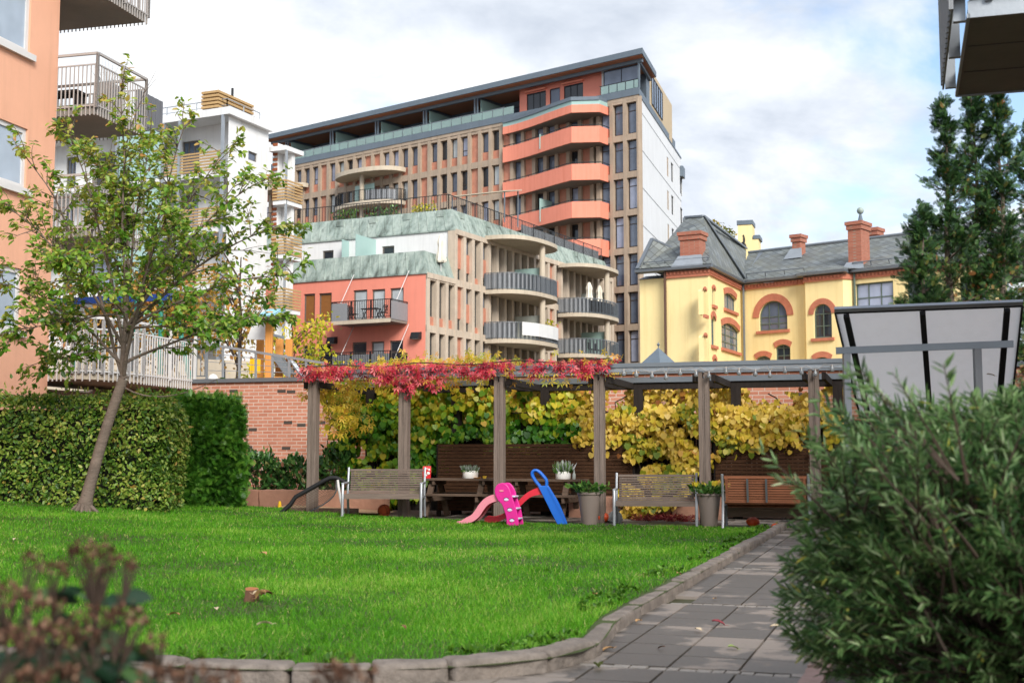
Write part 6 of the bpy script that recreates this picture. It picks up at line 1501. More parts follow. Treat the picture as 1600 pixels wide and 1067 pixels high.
# balcony of the salmon front
ua, ub = ML.uv(546, 500)[0], ML.uv(636.5, 500)[0]; zs = ML.uv(600, 500)[1]-.12; pj = 1.9
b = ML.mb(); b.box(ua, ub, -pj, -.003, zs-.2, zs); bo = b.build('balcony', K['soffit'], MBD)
r_ = ML.mb(); P4 = [Vector((ua,-.02,zs)), Vector((ua,-pj,zs)), Vector((ub,-pj,zs)), Vector((ub,-.02,zs))]; railing(r_, P4, 1.1, .12, .025, 1.2, .045); r_.build('railing', K['dark_metal'], bo)
for q_ in ((ua-.03, ua-.01, -pj, -.02), (ub+.01, ub+.03, -pj, -.02), (ua, ua+1.1, -pj-.04, -pj-.02)): ML.mb().box(*q_, zs-.05, zs+1.0).build('metal_panel', K['mesh_grey'], bo)
m = ML.mb(); m.box(ua,ub,-pj-.045,-pj-.005,zs-.26,zs-.05); m.build('edge', K['concrete_light'], bo)
for (uu, sgn) in ((ua+.1,1),(ub-.1,1)):
    m = ML.mb(); m.tube([(uu,-pj+.05,zs+.1),(uu+.2,-.01,zs+3.0)], .022, 5); m.tube([(uu,-pj+.05,zs-3.1),(uu+.2,-.01,zs-.22)], .022, 5); m.build('tie_rod', K['white_metal'], bo)
b = ML.mb(); zs2 = zs-3.02; b.box(ua, ub, -pj, -.003, zs2-.2, zs2); bo2 = b.build('balcony', K['soffit'], MBD); r_ = ML.mb(); railing(r_, [p-Vector((0,0,3.02)) for p in P4], 1.1, .12, .025, 1.2, .045); r_.build('railing', K['dark_metal'], bo2)
m = ML.mb(); m.box(ua,ub,-pj+.03,-pj+.05,zs2+.05,zs2+.95); m.build('metal_panel', K['mesh_grey'], bo2)
# garden furniture on it
tt = thing('balcony_table', 'small black metal table on the salmon wall balcony', 'table', ML.pt(ua+2.0,-1.0,zs)); m = ML.mb(); m.box(ua+1.6, ua+2.7, -1.3, -.7, zs+.68, zs+.72); m.build('tabletop', K['dark_metal'], tt)
for du in (1.65, 2.6): m = ML.mb(); m.beam((ua+du,-1.25,zs),(ua+du+.05,-.75,zs+.68),.04,.04); m.beam((ua+du,-.75,zs),(ua+du+.05,-1.25,zs+.68),.035,.035); m.build('leg', K['dark_metal'], tt)
for du, lab in ((.95,'black folding chair left of the balcony table on the salmon front'),(3.0,'black folding chair right of the balcony table on the salmon front')):
    ch = thing('folding_chair', lab, 'chair', ML.pt(ua+du,-1.0,zs), group='balcony chairs'); m = ML.mb(); m.box(ua+du-.22, ua+du+.22, -1.2, -.8, zs+.42, zs+.46); m.build('seat', K['dark_metal'], ch)
    m = ML.mb(); e = -.2 if du < 2 else .2
    for k in range(4): m.box(ua+du+e-.02, ua+du+e+.02, -1.2, -.8, zs+.55+k*.09, zs+.6+k*.09)
    for yy in (-1.2,-.82): m.beam((ua+du-.2,yy,zs),(ua+du+e,yy,zs+.9),.03,.03); m.beam((ua+du+.2,yy,zs),(ua+du-.2,yy,zs+.44),.03,.03)
    m.build('backrest', K['dark_metal'], ch)
for (px, py) in ((652.5,524.5),(521.5,532)):
    u, z_ = ML.uv(px, py); t = thing('wall_lamp', 'black wall lamp on the salmon front ' + ('near the concrete corner' if px > 600 else 'left of the lower balcony'), 'lamp', ML.pt(u,-.02,z_), group='black wall lamps')
    m = ML.mb(); m.extr([(u-.28,-.01,z_-.2),(u-.28,-.45,z_-.2),(u-.28,-.3,z_+.18),(u-.28,-.01,z_+.22)], (.56,0,0)); m.build('housing', K['dark_metal'], t); m = ML.mb(); m.box(u-.22,u+.22,-.4,-.08,z_-.225,z_-.203); m.build('diffuser', K['frost'], t)
# copper parapets: leaning bands with standing seams
def copper(Fa, u0, u1, z0, z1, lean, e0=0, e1=0, y=0, step=.62, hoods=(), t=.5):
    m = Fa.mb(); A = [(u0-e0*0,y-.06,z0),(u1,y-.06,z0),(u1-e1,y+lean,z1),(u0+e0,y+lean,z1)]
    m.add(A+[(a,y+lean+t,z) for a, yy, z in A], [(0,1,2,3),(5,4,7,6),(1,5,6,2),(4,0,3,7),(3,2,6,7),(4,5,1,0)])
    n = int((u1-u0)/step)
    for k in range(1, n):
        f = k/n; a = (u0+(u1-u0)*f, y-.075, z0+.02); b = (u0+e0+(u1-e1-u0-e0)*f, y+lean-.015, z1-.02); m.beam(a, b, .035, .05, Vector((0,0,1)).cross(Fa.w) if False else Fa.w)
    m.box(u0, u1, y-.09, y+.02, z0-.09, z0-.003)
    for hu in hoods: m.box(hu-.26, hu+.26, y+lean*.62-.05, y+lean*.8, z0+(z1-z0)*.66, z0+(z1-z0)*.93)
    return m
z1c = ML.uv(664, 396)[1]+.25
copper(ML, ML.uv(452,470)[0], UM+.06, Zt, z1c, .42, 0, .42).build('copper_parapet', K['copper'], MBD)
s1 = 3.32
copper(MR, -.06, s1-.06, Zt, z1c, .42, .42, 0).build('copper_parapet', K['copper'], MBD)
ML.mb().box(.1, UM-.2, .3, 6, Zt-.25, Zt-.1).build('terrace_floor', K['concrete_grey'], MBD)
# white upper storey, set back
wc = MR.pt(s1, 0, 0); W_ = Fac(wc-lu*20, lu); Zw = W_.uv(709, 358)[1]
hw = [W_.rect(597,616,384.5,400), W_.rect(504,521,391.5,408), W_.rect(442,457,389,430), W_.rect(425,434,390,430)]
mb = W_.mb(); holed(mb, 0, 20, Zt-.2, Zw, hw, .2); mb.build('white_storey', K['white_wall'], MBD)
for i, h in enumerate(hw): WM_.add(W_, h[0]+.003, h[1]-.003, h[2]+.003, h[3]-.003, .08, GF, K['glass_dark'] if i < 2 else K['glass_blind'], 1, 1, .09)
m = W_.mb(); u = W_.uv(571, 385, -1.2)[0]; m.box(u-.03, u+.03, -2.3, -.003, Zt, Zw-.25); m.box(W_.uv(553,385)[0]-.4,W_.uv(553,385)[0]-.36,-.8,-.003,Zt,Zw-.2); m.build('terrace_divider', K['frost'], MBD)
wp = thing('wooden_screen', 'pale wooden lattice screen on the terrace of the white storey', 'screen', W_.pt(W_.uv(470,395)[0],-1,Zt)); m = W_.mb(); ua2, ub2 = W_.uv(460,395,-1)[0], W_.uv(499,395,-1)[0]
for k in range(14): u = ua2+(ub2-ua2)*k/14; m.box(u, u+.16, -1.05, -1.0, Zt, Zt+(2.2 if k < 4 else 1.5))
m.build('boards', K['batten'], wp)
def parasol(label, P, h, r):
    t = thing('closed_parasol', label, 'parasol', P, group='closed white parasols'); x, y, z_ = P
    MB().lathe([(.03,0),(.03,h)], P, 8).build('pole', K['white_metal'], t, smooth=True)
    m = MB(); V = []; prof = [(r*.75,h*.32),(r,h*.36),(r*.62,h*.6),(r*.55,h*.72),(r*.68,h*.8),(r*.3,h*.97),(.02,h)]
    for q, zz in prof: V += [(x+q*(1+.22*math.cos(6*a))*math.cos(a), y+q*(1+.22*math.cos(6*a))*math.sin(a), z_+zz) for a in [2*math.pi*k/30 for k in range(30)]]
    m.add(V, [(i*30+k, i*30+(k+1)%30, (i+1)*30+(k+1)%30, (i+1)*30+k) for i in range(6) for k in range(30)]); m.build('canopy', mat('parasol_cloth', C('#e3dccd'), var=.05, scale=2, bump=.05), t, smooth=True)
u, z_ = W_.uv(689, 395, -1.5); parasol('closed pale parasol on the corner terrace by the copper parapet', W_.pt(u,-1.5,Zt), W_.uv(689,366,-1.5)[1]-Zt, .3)
# upper copper band, roof terrace
Zc = W_.uv(709, 331)[1]+.3; e_ = .55
copper(W_, .0, 20.06, Zw, Zc, e_, 0, e_, hoods=[W_.uv(x, 345)[0] for x in (478,527,578,632,684)]).build('copper_parapet', K['copper'], MBD)
SR = 27.5
copper(MR, s1-.06, SR, Zw, Zc, e_, e_, 0, hoods=[s1+1.5+3.4*k for k in range(7)]).build('copper_parapet', K['copper'], MBD)
mb = MB(); q = [W_.pt(0,.8,0), W_.pt(20-.8,.8,0), MR.pt(SR,.8,0), MR.pt(SR,12,0), W_.pt(0,25,0)]; mb.prism(ccw([(p.x,p.y) for p in q]), Zc-.6, Zc-.35); mb.build('roof_terrace', K['concrete_grey'], MBD)
m = MB(); cpt = W_.pt(20-.85,.75,Zc); railing(m, [W_.pt(.5,.75,Zc-.05), cpt-Vector((0,0,.05)), MR.pt(SR,.8,Zc-.05)], 1.05, .22, .03, 1.7, .05, mids=0); m.build('roof_railing', K['dark_metal'], MBD)
m = MR.mb(); m.box(14, SR-.3, .9, .93, Zc-.2, Zc+.75); m.build('railing_screen', K['mesh_grey'], MBD)
# terrace boxes and plants seen through the railing
for (px, wd, lab, lm_) in ((598,2.6,'grey planter of shrubs behind the roof terrace railing left of centre',L_RHODO),(662,1.6,'planter with yellowing shrub behind the roof terrace railing near the corner',L_YG),(540,1.8,'low planter with green plants on the roof terrace far left',L_POT)):
    u = W_.uv(px, 320, 2)[0]; t = thing('terrace_planter', lab, 'planter', W_.pt(u,2,Zc-.35), group='roof terrace planters'); W_.mb().box(u-wd/2,u+wd/2,1.8,2.3,Zc-.345,Zc+.3).build('box', K['mesh_grey'], t)
    n = 160; uu = rng.uniform(-wd/2,wd/2,n); P = np.array([tuple(W_.pt(u+a, 2.05+b, Zc+.3+c)) for a, b, c in zip(uu, rng.normal(0,.15,n), rng.random(n)**1.5*.6)]); cloud('foliage', P, rdir(n,.8), rdir(n,.5), rng.uniform(.12,.24,n), T_LEAF, lm_, t)
aw = thing('terrace_awning', 'open pale awning above the roof terrace in front of the brick facade', 'awning', W_.pt(19,6,Zc)); m = W_.mb(); ua3 = W_.uv(712,305,5)[0]; m.add([(ua3,4,Zc+1.6),(ua3+4.2,4,Zc+1.6),(ua3+4.2,6.4,Zc+2.1),(ua3,6.4,Zc+2.1),(ua3,4,Zc+1.66),(ua3+4.2,4,Zc+1.66),(ua3+4.2,6.4,Zc+2.16),(ua3,6.4,Zc+2.16)], [(0,3,2,1),(4,5,6,7),(0,1,5,4),(1,2,6,5),(2,3,7,6),(3,0,4,7)]); m.build('cloth', K['concrete_light'], aw)
for a in (.2,4.0):
    for y_, h_ in ((4.2,1.62),(6.2,2.05)): W_.mb().beam((ua3+a,y_,Zc-.35),(ua3+a,y_,Zc+h_),.07,.07).build('post', K['grey_metal'], aw)
# concrete grid of the right facade
q_ = MR.mb(); q_.box(0, s1+.1, .42, .6, 0, Zt-.1); q_.box(s1+.103, SR, .42, .6, 0, Zw); q_.build('rear_wall', K['concrete'], MBD); 
cz = MR.mb(); bz = MR.mb(); pit = 1.075
bands = [Zw, Zw-3.1, Zt-3.15+.0, Zt-6.3, Zt-9.4]; bands = [Zw, Zw-3.12, Zw-6.24, Zw-9.36, Zw-12.5]
n = int(SR/pit)
for i in range(n+1):
    u = .16+i*pit; cz.box(u-.16, u+.16, -.1, .418, 0, (Zw if u > s1-.1 else Zt)-.1)
for k, z_ in enumerate(bands):
    if k == 0: cz.box(s1, SR, -.13, .416, z_-.32, z_)
    else: cz.box(0, SR, -.07, .414, z_-.42, z_)
cz.box(0, s1, -.13, .412, Zt-.32, Zt)
for k in range(4):
    zt, zb = bands[k]-.42, bands[k+1]
    for i in range(n):
        a, b = .16+i*pit+.16, .16+(i+1)*pit-.16
        if a < s1-.3 and k == 0: continue
        inb = 7.1 < a < 14.3 or 17.8 < a < 24.8
        if inb: WM_.add(MR, a+.003, b-.003, zb+.05, zt-.003, .25, GF, random.choice((K['glass_dark'],K['glass'],K['glass_dark'])), 1, 1, .07)
        elif i < 3:
            bz.box(a, b, .12, .417, zb, zb+.55); WM_.add(MR, a+.003, b-.003, zb+.553, min(zt, Zt-.33)-.003, .22, GF, K['glass_dark'], 1, 1, .07)
        elif i % 3 == 2: WM_.add(MR, a+.003, b-.003, zb+.4, zt-.003, .22, GF, K['glass_dark'], 1, 1, .07); bz.box(a, b, .12, .417, zb, zb+.397)
        else:
            hh = .75 if i % 2 else .6
            bz.box(a, b, .12, .417, zb+hh, zt if i % 2 else zt-.95); WM_.add(MR, a+.003, b-.003, zb+.05, zb+hh-.003, .2, GF, K['glass_dark'], 1, 1, .06)
            if not i % 2: WM_.add(MR, a+.003, b-.003, zt-.947, zt-.003, .2, GF, K['glass'], 1, 1, .06)
cz.build('concrete_grid', K['concrete'], MBD); bz.build('brick_infill', K['brick_t'], MBD)
# oval balconies
for si, (ua4, ub4, pys) in enumerate(((7.15, 14.3, (383, 466, 541, 618)), (17.9, 24.7, (424, 500, 562, 625)))):
    uc, ru = (ua4+ub4)/2, (ub4-ua4)/2; Ym = MR.pt(uc, -2.4, 0).y
    zl_ = [at(850 if si == 0 else 945, y_, Ym).z for y_ in pys]
    for k, z_ in enumerate(zl_):
        nn_ = 26; pts = [(uc-ru*math.copysign(abs(math.cos(math.pi*i/nn_))**.75, math.cos(math.pi*i/nn_)), -2.7*max(0,math.sin(math.pi*i/nn_))**.75) for i in range(nn_+1)]
        b = MR.mb(); b.prism(ccw(pts), z_, z_+.26); bo = b.build('balcony' if k else 'canopy', K['concrete_light'], MBD)
        if k == 0: continue
        m = MR.mb(); q = [Vector((p[0], p[1]*.97, z_+.26)) for p in pts]; railing(m, q, 1.08, .14, .028, 1.1, .05); m.build('railing', K['grey_metal'], bo)
        m = MR.mb(); sl_ = [(p[0], p[1]*.955) for p in pts]
        segs = ([(0,7)] if si else [(0,8),(19,26)]) if k != 2 else [(0,6),(22,26)]
        if si == 0 and k == 1: segs = [(0,26)]
        for a, b_ in segs: MR.mb().strip(sl_[a:b_+1], z_+.3, z_+1.28, .025).build('metal_screen', K['mesh_grey'], bo)
        if (si, k) == (1, 1): MR.mb().strip([(p[0],p[1]*.94) for p in pts[7:15]], z_+.32, z_+1.2, .03).build('dark_cloth', K['black'], bo)
        m = MR.mb(); ud = uc+ru*.12; m.box(ud-.03, ud+.03, -2.2, -.11, z_+.265, z_+2.1); m.build('divider', K['frost'] if (k+si) % 2 else K['frost_grey'], bo)
        top = zl_[k-1]
        m = MR.mb(); m.lathe([(.2,z_+.26),(.2,top)], (uc+.1,-2.3,0), 14); m.build('column', K['concrete_light'], MBD, smooth=True)
        if (si, k) == (0, 2):
            t = thing('cloth_banner', 'plain white cloth tied to the railing of the lower left oval balcony', 'cloth', MR.pt(uc,-2.6,z_+.3)); m = MR.mb(); m.strip([(p[0],p[1]*1.0-.06-.02*math.sin(i*2.1)) for i, p in enumerate(pts[7:20])], z_+.52, z_+1.36, .02); m.build('cloth', K['white_wall'], t)
        if (si, k) == (1, 1):
            for du, lab in ((-1.5,'left closed white parasol on the upper right oval balcony'),(.3,'right closed white parasol on the upper right oval balcony')): parasol(lab, MR.pt(uc+du-.3, -1.75, z_+.26), 2.35, .3)
        if (si, k) == (0, 2): 
            t = thing('balcony_plant', 'small yellow green plant on the balcony with the white cloth', 'plant', MR.pt(uc+1.6,-2.2,z_+.3)); n = 60; c = MR.pt(uc+2.2,-1.9,z_+1.6); MR.mb().tube([(uc+2.2,-1.9,z_+.27),(uc+2.2,-1.9,z_+1.6)], .03, 5).build('stem', K['twig'], t); cloud('foliage', np.array(c)+rng.normal(0,.22,(n,3)), rdir(n,.3), rdir(n), rng.uniform(.15,.28,n), T_LEAF, L_YG, t)
        if (si, k) == (1, 2):
            for du in (-1.2, -.2, 1.0):
                ch = thing('balcony_chair', 'dark chair among plants on the lower right oval balcony', 'chair', MR.pt(uc+du,-1.8,z_+.26), group='chairs on the lower oval balcony'); m = MR.mb(); m.box(uc+du-.25,uc+du+.25,-2.0,-1.5,z_+.66,z_+.72); m.build('seat', K['dark_metal'], ch); m = MR.mb(); m.box(uc+du-.25,uc+du+.25,-1.5,-1.45,z_+.72,z_+1.2); m.build('backrest', K['dark_metal'], ch)
                for aa in (-.22,.22):
                    for bb_ in (-1.97,-1.5): MR.mb().box(uc+du+aa-.02,uc+du+aa+.02,bb_,bb_+.04,z_+.26,z_+.66).build('leg', K['dark_metal'], ch)
MR.mb().box(SR, SR+.3, -.1, 12, 0, Zw).build('far_wall', K['concrete'], MBD)
WM_.finish()
# ================================================================== white modern block on the left
WB = thing('apartment_building', 'white modern apartment block with golden slatted balconies behind the cherry tree', 'building')
bc = xy(at(356, 250, 66)); blu = -vpdir(-3400); brd = vpdir(1640); place(WB, bc); BL = Fac(bc-blu*22, blu); BRr = Fac(bc, brd)
Zb = at(356, 181, 66).z; WW = Windows(WB)
hw = []
for k in range(6):
    for (x0, x1) in ((285,312),(232,262),(150,190),(105,120)):
        a, b, c, d = BL.rect(x0, x1, 205, 245, 1.2); hw.append((a, b, Zb-2.6-3.0*k, Zb-.7-3.0*k))
mb = BL.mb(); holed(mb, 0, 22, 0, Zb, hw, .2, 1.2); mb.build('balcony_wall', K['white_wall'], WB)
for i, h in enumerate(hw): WW.add(BL, h[0]+.003, h[1]-.003, h[2]+.003, h[3]-.003, 1.28, K['grey_frame'], (K['glass'],K['glass_pale'],K['glass_dark'])[i%3], 3, 1, .08)
sl2 = BRr.uv(419, 250)[0]
hw = [BRr.rect(388,402,238,252)]; 
mb = BRr.mb(); holed(mb, 0, sl2, 0, Zb, hw, .2); mb.build('white_side', K['white_wall'], WB); WW.add(BRr, hw[0][0]+.003, hw[0][1]-.003, hw[0][2]+.003, hw[0][3]-.003, .08, K['grey_frame'], K['glass'], 1, 1, .07)
# roof slab reaching over the corner terrace
q = [BL.pt(0,-.3,0), BL.pt(22.3,-.3,0), BRr.pt(sl2,-.3,0), BRr.pt(sl2,10,0), BL.pt(0,12,0)]
m = MB(); m.prism(ccw([(p.x,p.y) for p in q]), Zb+.003, Zb+.4); ro = m.build('roof', K['white_wall'], WB)
m = MB(); railing(m, [BL.pt(1,.6,Zb+.4), BL.pt(21.4,.6,Zb+.4), BRr.pt(sl2,.6,Zb+.4)], .75, 0, .03, 2.0, .05, mids=1); m.build('roof_railing', K['galv'], ro)
m = BRr.mb(); sp0 = BRr.uv(338, 165, 2.0)[0]; 
for k in range(6): m.box(.3, 3.6, .9, 2.0, Zb+.45+k*.2, Zb+.58+k*.2)
m.build('slatted_plant_room', K['batten'], ro); m = BRr.mb(); m.lathe([(.07,Zb+.4),(.07,Zb+2.3)], (2.4,1.5,0), 8); m.build('flue', K['dark_metal'], ro)
m = BL.mb()
for k in range(4): m.box(12.2+k*2.3, 14.2+k*2.3, 1.5, 3.2, Zb+.45, Zb+.75)
m.build('roof_panels', K['batten_red'], ro)
for k in range(6):
    zs = Zb-3.0*(k+1)+.1; ub_, ua_ = 21.9, BL.uv(262, 230, 0)[0]
    m = BL.mb(); m.box(0, ub_, -.2, 1.19, zs-.3, zs-.05); bo = m.build('balcony', K['white_wall'], WB)
    m = BL.mb()
    for j in range(7): m.box(ua_, ub_, -.26, -.21, zs+.0+j*.16, zs+.09+j*.16)
    m2 = BRr.mb(); 
    m.build('slats', K['batten'], bo)
    m = BL.mb(); m.box(ua_-3.2, ua_-.15, -.2, -.16, zs, zs+2.6); m.build('glass_screen', K['frost'], bo)
    m = BL.mb()
    for j in range(7): m.box(1.2, 9.5, -.26, -.21, zs+.0+j*.16, zs+.09+j*.16)
    m.build('slats', K['batten'], bo)
m = BL.mb()
for u in (ua_-.05, ua_-3.3, 19.0, 21.85, 9.7): m.box(u-.07, u+.07, -.34, -.2-.003, 0, Zb)
m.build('steel_posts', K['galv'], WB)
# slatted stair tower and balcony beyond the white side wall
SF = Fac(BRr.pt(sl2, 0, 0), lu); q0 = BRr.pt(sl2+.6, -.1, 0)
SF = Fac(q0-lu*.2, lu); Zs = at(425, 224, q0.y).z; m = SF.mb(); us1 = SF.uv(433, 270)[0]
for k in range(90): z_ = Zs-.28*k; m.box(0, us1, -.03, .03, z_-.15, z_) if z_ > 1 else None
m.build('slatted_screen', K['batten_red'], WB); SF.mb().box(0.05, us1, .034, .8, 0, Zs).build('stair_wall', K['white_wall'], WB)
us2 = us1+.85
m = SF.mb(); m.box(us1-.3, us2, -.4, 1.3, Zs-.55, Zs-.3); m.build('flat_roof', K['white_wall'], WB); SF.mb().box(us1+.02, us2-.2, .5, .75, 0, Zs-.56).build('pier_wall', K['white_wall'], WB)
for k in range(3):
    zs = Zs-3.0*(k+1)-.35; m = SF.mb(); m.box(us1, us2, -.35, 1.2, zs-.22, zs); bo = m.build('balcony', K['white_wall'], WB); m = SF.mb()
    for j in range(7): m.box(us1, us2, -.41, -.36, zs+.02+j*.17, zs+.12+j*.17); m.box(us2+.003, us2+.05, -.36, 1.2, zs+.02+j*.17, zs+.12+j*.17)
    m.build('slats', K['batten'], bo)
SF.mb().box(us2-.1, us2, -.3, -.2, 0, Zs-.55).build('steel_post', K['galv'], WB)
WW.finish()
# ================================================================== yellow brick-trimmed house with slate roofs
YH = thing('yellow_house', 'old yellow plastered house with slate roofs, brick chimneys and red arched windows', 'building')
ic = xy(at(1158, 500, 75)); sd = vpdir(1706); ld_ = vpdir(-1580); place(YH, ic)
Zy = at(1158, 446, 75).z
YS = Fac(ic-sd*7.1, sd)                 # receding side of the left wing, local x away from camera
c2 = ic-sd*7.1; fu = -vpdir(-2800)
YFW = 3.75; YF = Fac(c2-fu*YFW, fu)     # its front
YL = Fac(ic, -ld_); LW_ = 15.5          # the long wing
WY_ = Windows(YH); holesL, holesS = [], []
def win(Fa, hl, px0, px1, yt, yb, arch, nx, nz, mat_=None, brick=True, y=0, sillb=True):
    a, b, c, d = Fa.rect(px0, px1, yt, yb, y); ar = arch*(b-a); hl.append((a, b, c, d, ar) if ar else (a, b, c, d))
    WY_.add(Fa, a+.004, b-.004, c+.004, d-.004, y+.12, K['green_frame'], mat_ or random.choice((K['glass'],K['glass_dark'])), nx, nz, .075, arch=ar)
    if brick and ar:
        A = arc(a, b, d-ar, ar, 16); th = min(.42 if arch >= .4 else .32, (b-a)*.3); rise2 = ar+th; B = arc(a-.13, b+.13, d-ar+th, ar*1.1, 16) if arch < .4 else arc(a-th*(.95 if arch >= .4 else .5), b+th*(.95 if arch >= .4 else .5), d-ar-(.0 if arch >= .4 else .12), rise2+(.0 if arch >= .4 else .12), 16)
        m = Fa.mb()
        for i in range(16): m.extr([(A[i][0],y-.05,A[i][1]),(A[i+1][0],y-.05,A[i+1][1]),(B[i+1][0],y-.05,B[i+1][1]),(B[i][0],y-.05,B[i][1])], (0,.055,0))
        m.build('brick_arch', K['arch_brick'], YH)
    if sillb: Fa.mb().box(a-.15, b+.15, y-.12, y+.02, c-.17, c-.003).build('brick_sill', K['arch_brick'], YH)
# long wing windows; px limits read on the photo
win(YL, holesL, 1186, 1230, 470, 516, .5, 3, 2)
ub0, ub1 = YL.uv(1257, 480)[0], YL.uv(1334, 480)[0]; BYo = -.55
win(YL, holesL, 1212, 1235, 538, 580, .2, 2, 3)
win(YL, holesL, 1182, 1204, 556, 600, .2, 2, 3)
hb = []
win(YL, hb, 1271.5, 1299.5, 475, 528, .5, 2, 2, y=BYo); win(YL, hb, 1272, 1298, 558, 600, .2, 2, 2, y=BYo)
win(YL, holesL, 1337, 1396, 441, 487, 0, 3, 2, K['glass_pale'], False, sillb=False); win(YL, holesL, 1418, 1460, 435, 485, 0, 3, 2, None, False, sillb=False); win(YL, holesL, 1500, 1545, 432, 485, 0, 3, 2, None, False, sillb=False)
win(YL, holesL, 1350, 1385, 520, 575, .2, 2, 3); win(YL, holesL, 1430, 1465, 520, 575, .2, 2, 3)
mb = YL.mb(); holed(mb, 0, ub0+.05, 0, Zy, [h for h in holesL if h[0] < ub0], .3); holed(mb, ub1-.05, LW_, 0, Zy, [h for h in holesL if h[0] > ub1-.1], .3)
holed(mb, ub0+.35, ub1-.35, 0, Zy, hb, .3, BYo); mb.poly([(ub0,0,0),(ub0+.35,BYo,0),(ub0+.35,BYo,Zy),(ub0,0,Zy)]); mb.poly([(ub1-.35,BYo,0),(ub1,0,0),(ub1,0,Zy),(ub1-.35,BYo,Zy)])
hs_ = []
win(YS, hs_, 1131.5, 1150, 459, 485, .07, 2, 1); win(YS, hs_, 1127.5, 1155, 506, 547, .07, 3, 3)
win(YS, hs_, 1113, 1117, 450, 477, .3, 1, 2); win(YS, hs_, 1099.8, 1103, 452, 492, .3, 1, 2); win(YS, hs_, 1111.5, 1118, 494, 540, .3, 2, 2); win(YS, hs_, 1100.5, 1104, 524, 565, .3, 1, 2); win(YS, hs_, 1114, 1119, 560, 590, .3, 1, 2)
m2 = YS.mb(); holed(m2, 0, 7.1, 0, Zy, hs_, .3); mb.add(m2.v, m2.f) if False else m2.build('side_wall', K['yellow'], YH)
mb.build('long_wall', K['yellow'], YH)
m3 = YF.mb(); uq = YF.uv(1042, 500)[0]; m3.box(uq, YFW-.003, .003, .3, 0, Zy); m3.build('front_wall', K['yellow'], YH)
Zq = at(1020, 434, YF.pt(uq/2,0,0).y).z; ua_x = YF.uv(1000, 500, .35)[0]; YF.mb().box(ua_x, uq-.003, .35, 5, 0, Zq).build('annex_wall', K['yellow'], YH)
m = YF.mb(); m.add([(ua_x-.05,.25,Zq+.003),(uq+.1,.25,Zq+.003),(uq+.0,.9,Zy),(ua_x+.15,.9,Zy),(ua_x-.05,2,Zq+.003),(uq+.1,2,Zq+.003),(uq,2,Zy),(ua_x+.15,2,Zy)], [(0,1,2,3),(1,5,6,2),(5,4,7,6),(4,0,3,7),(3,2,6,7),(4,5,1,0)]); m.build('copper_skirt', K['slate_metal'], YH)
m = YF.mb(); m.tube([(uq-.05,-.1,0),(uq-.05,-.1,Zy)], .07, 8); m.build('downpipe', mat('brown_pipe', C('#5b4236')), YH, smooth=True)
m = YL.mb(); m.tube([(.25,-.12,0),(.25,-.12,Zy)], .07, 8); m.build('downpipe', K['grey_metal'], YH, smooth=True)
m = YL.mb(); m.tube([(ub1+.12,-.1,0),(ub1+.12,-.1,Zy)], .07, 8); m.build('downpipe', K['green_frame'], YH, smooth=True)
# brick cornice and gutters
m = YL.mb(); m.box(.1, ub0, -.10, -.004, Zy-.3, Zy-.02); m.box(ub1, LW_, -.10, -.004, Zy-.3, Zy-.02); m.box(ub0+.3, ub1-.3, BYo-.10, BYo-.004, Zy-.3, Zy-.02); m.extr([(ub0-.02,-.1,Zy-.3),(ub0+.3,BYo-.1,Zy-.3),(ub0+.3,BYo-.1,Zy-.02),(ub0-.02,-.1,Zy-.02)], (0,.09,0)); m.extr([(ub1-.3,BYo-.1,Zy-.3),(ub1+.02,-.1,Zy-.3),(ub1+.02,-.1,Zy-.02),(ub1-.3,BYo-.1,Zy-.02)], (0,.09,0))
for k in range(70): u = .15+k*.22; m.box(u, u+.1, (BYo if ub0+.3 < u < ub1-.3 else 0)-.16, (BYo if ub0+.3 < u < ub1-.3 else 0)-.102, Zy-.2, Zy-.03) if not (ub0-.2 < u < ub0+.3 or ub1-.4 < u < ub1+.1) else None
for z_ in (Zy-4.3, Zy-4.75): m.box(ub1+.3, LW_, -.035, -.003, z_-.12, z_)
m.build('brick_cornice', K['arch_brick'], YH)
m = YS.mb(); m.box(-.08, 7.0, -.10, -.004, Zy-.3, Zy-.02)
for k in range(31): m.box(.05+k*.22, .15+k*.22, -.16, -.102, Zy-.2, Zy-.03)
m.build('brick_cornice', K['arch_brick'], YH)
m = YF.mb(); m.box(uq, YFW+.09, -.10, -.004, Zy-.36, Zy-.02)
for k in range(12): m.box(uq+.05+k*.22, uq+.15+k*.22, -.16, -.102, Zy-.2, Zy-.03)
m.build('brick_cornice', K['arch_brick'], YH)
def gutter(Fa, u0, u1, y, mb):
    mb.extr([(u0,y-.02,Zy+.0),(u0,y-.36,Zy+.06),(u0,y-.38,Zy+.2),(u0,y-.02,Zy+.28)], (u1-u0,0,0))
for Fa, segs in ((YL, ((.0,ub0,0),(ub0,ub1,BYo),(ub1,LW_,0))), (YS, ((-.3,7.1,0),)), (YF, ((-.4,YFW+.3,0),))):
    m = Fa.mb(); [gutter(Fa, a, b, y, m) for a, b, y in segs]; m.build('gutter', K['grey_metal'], YH)
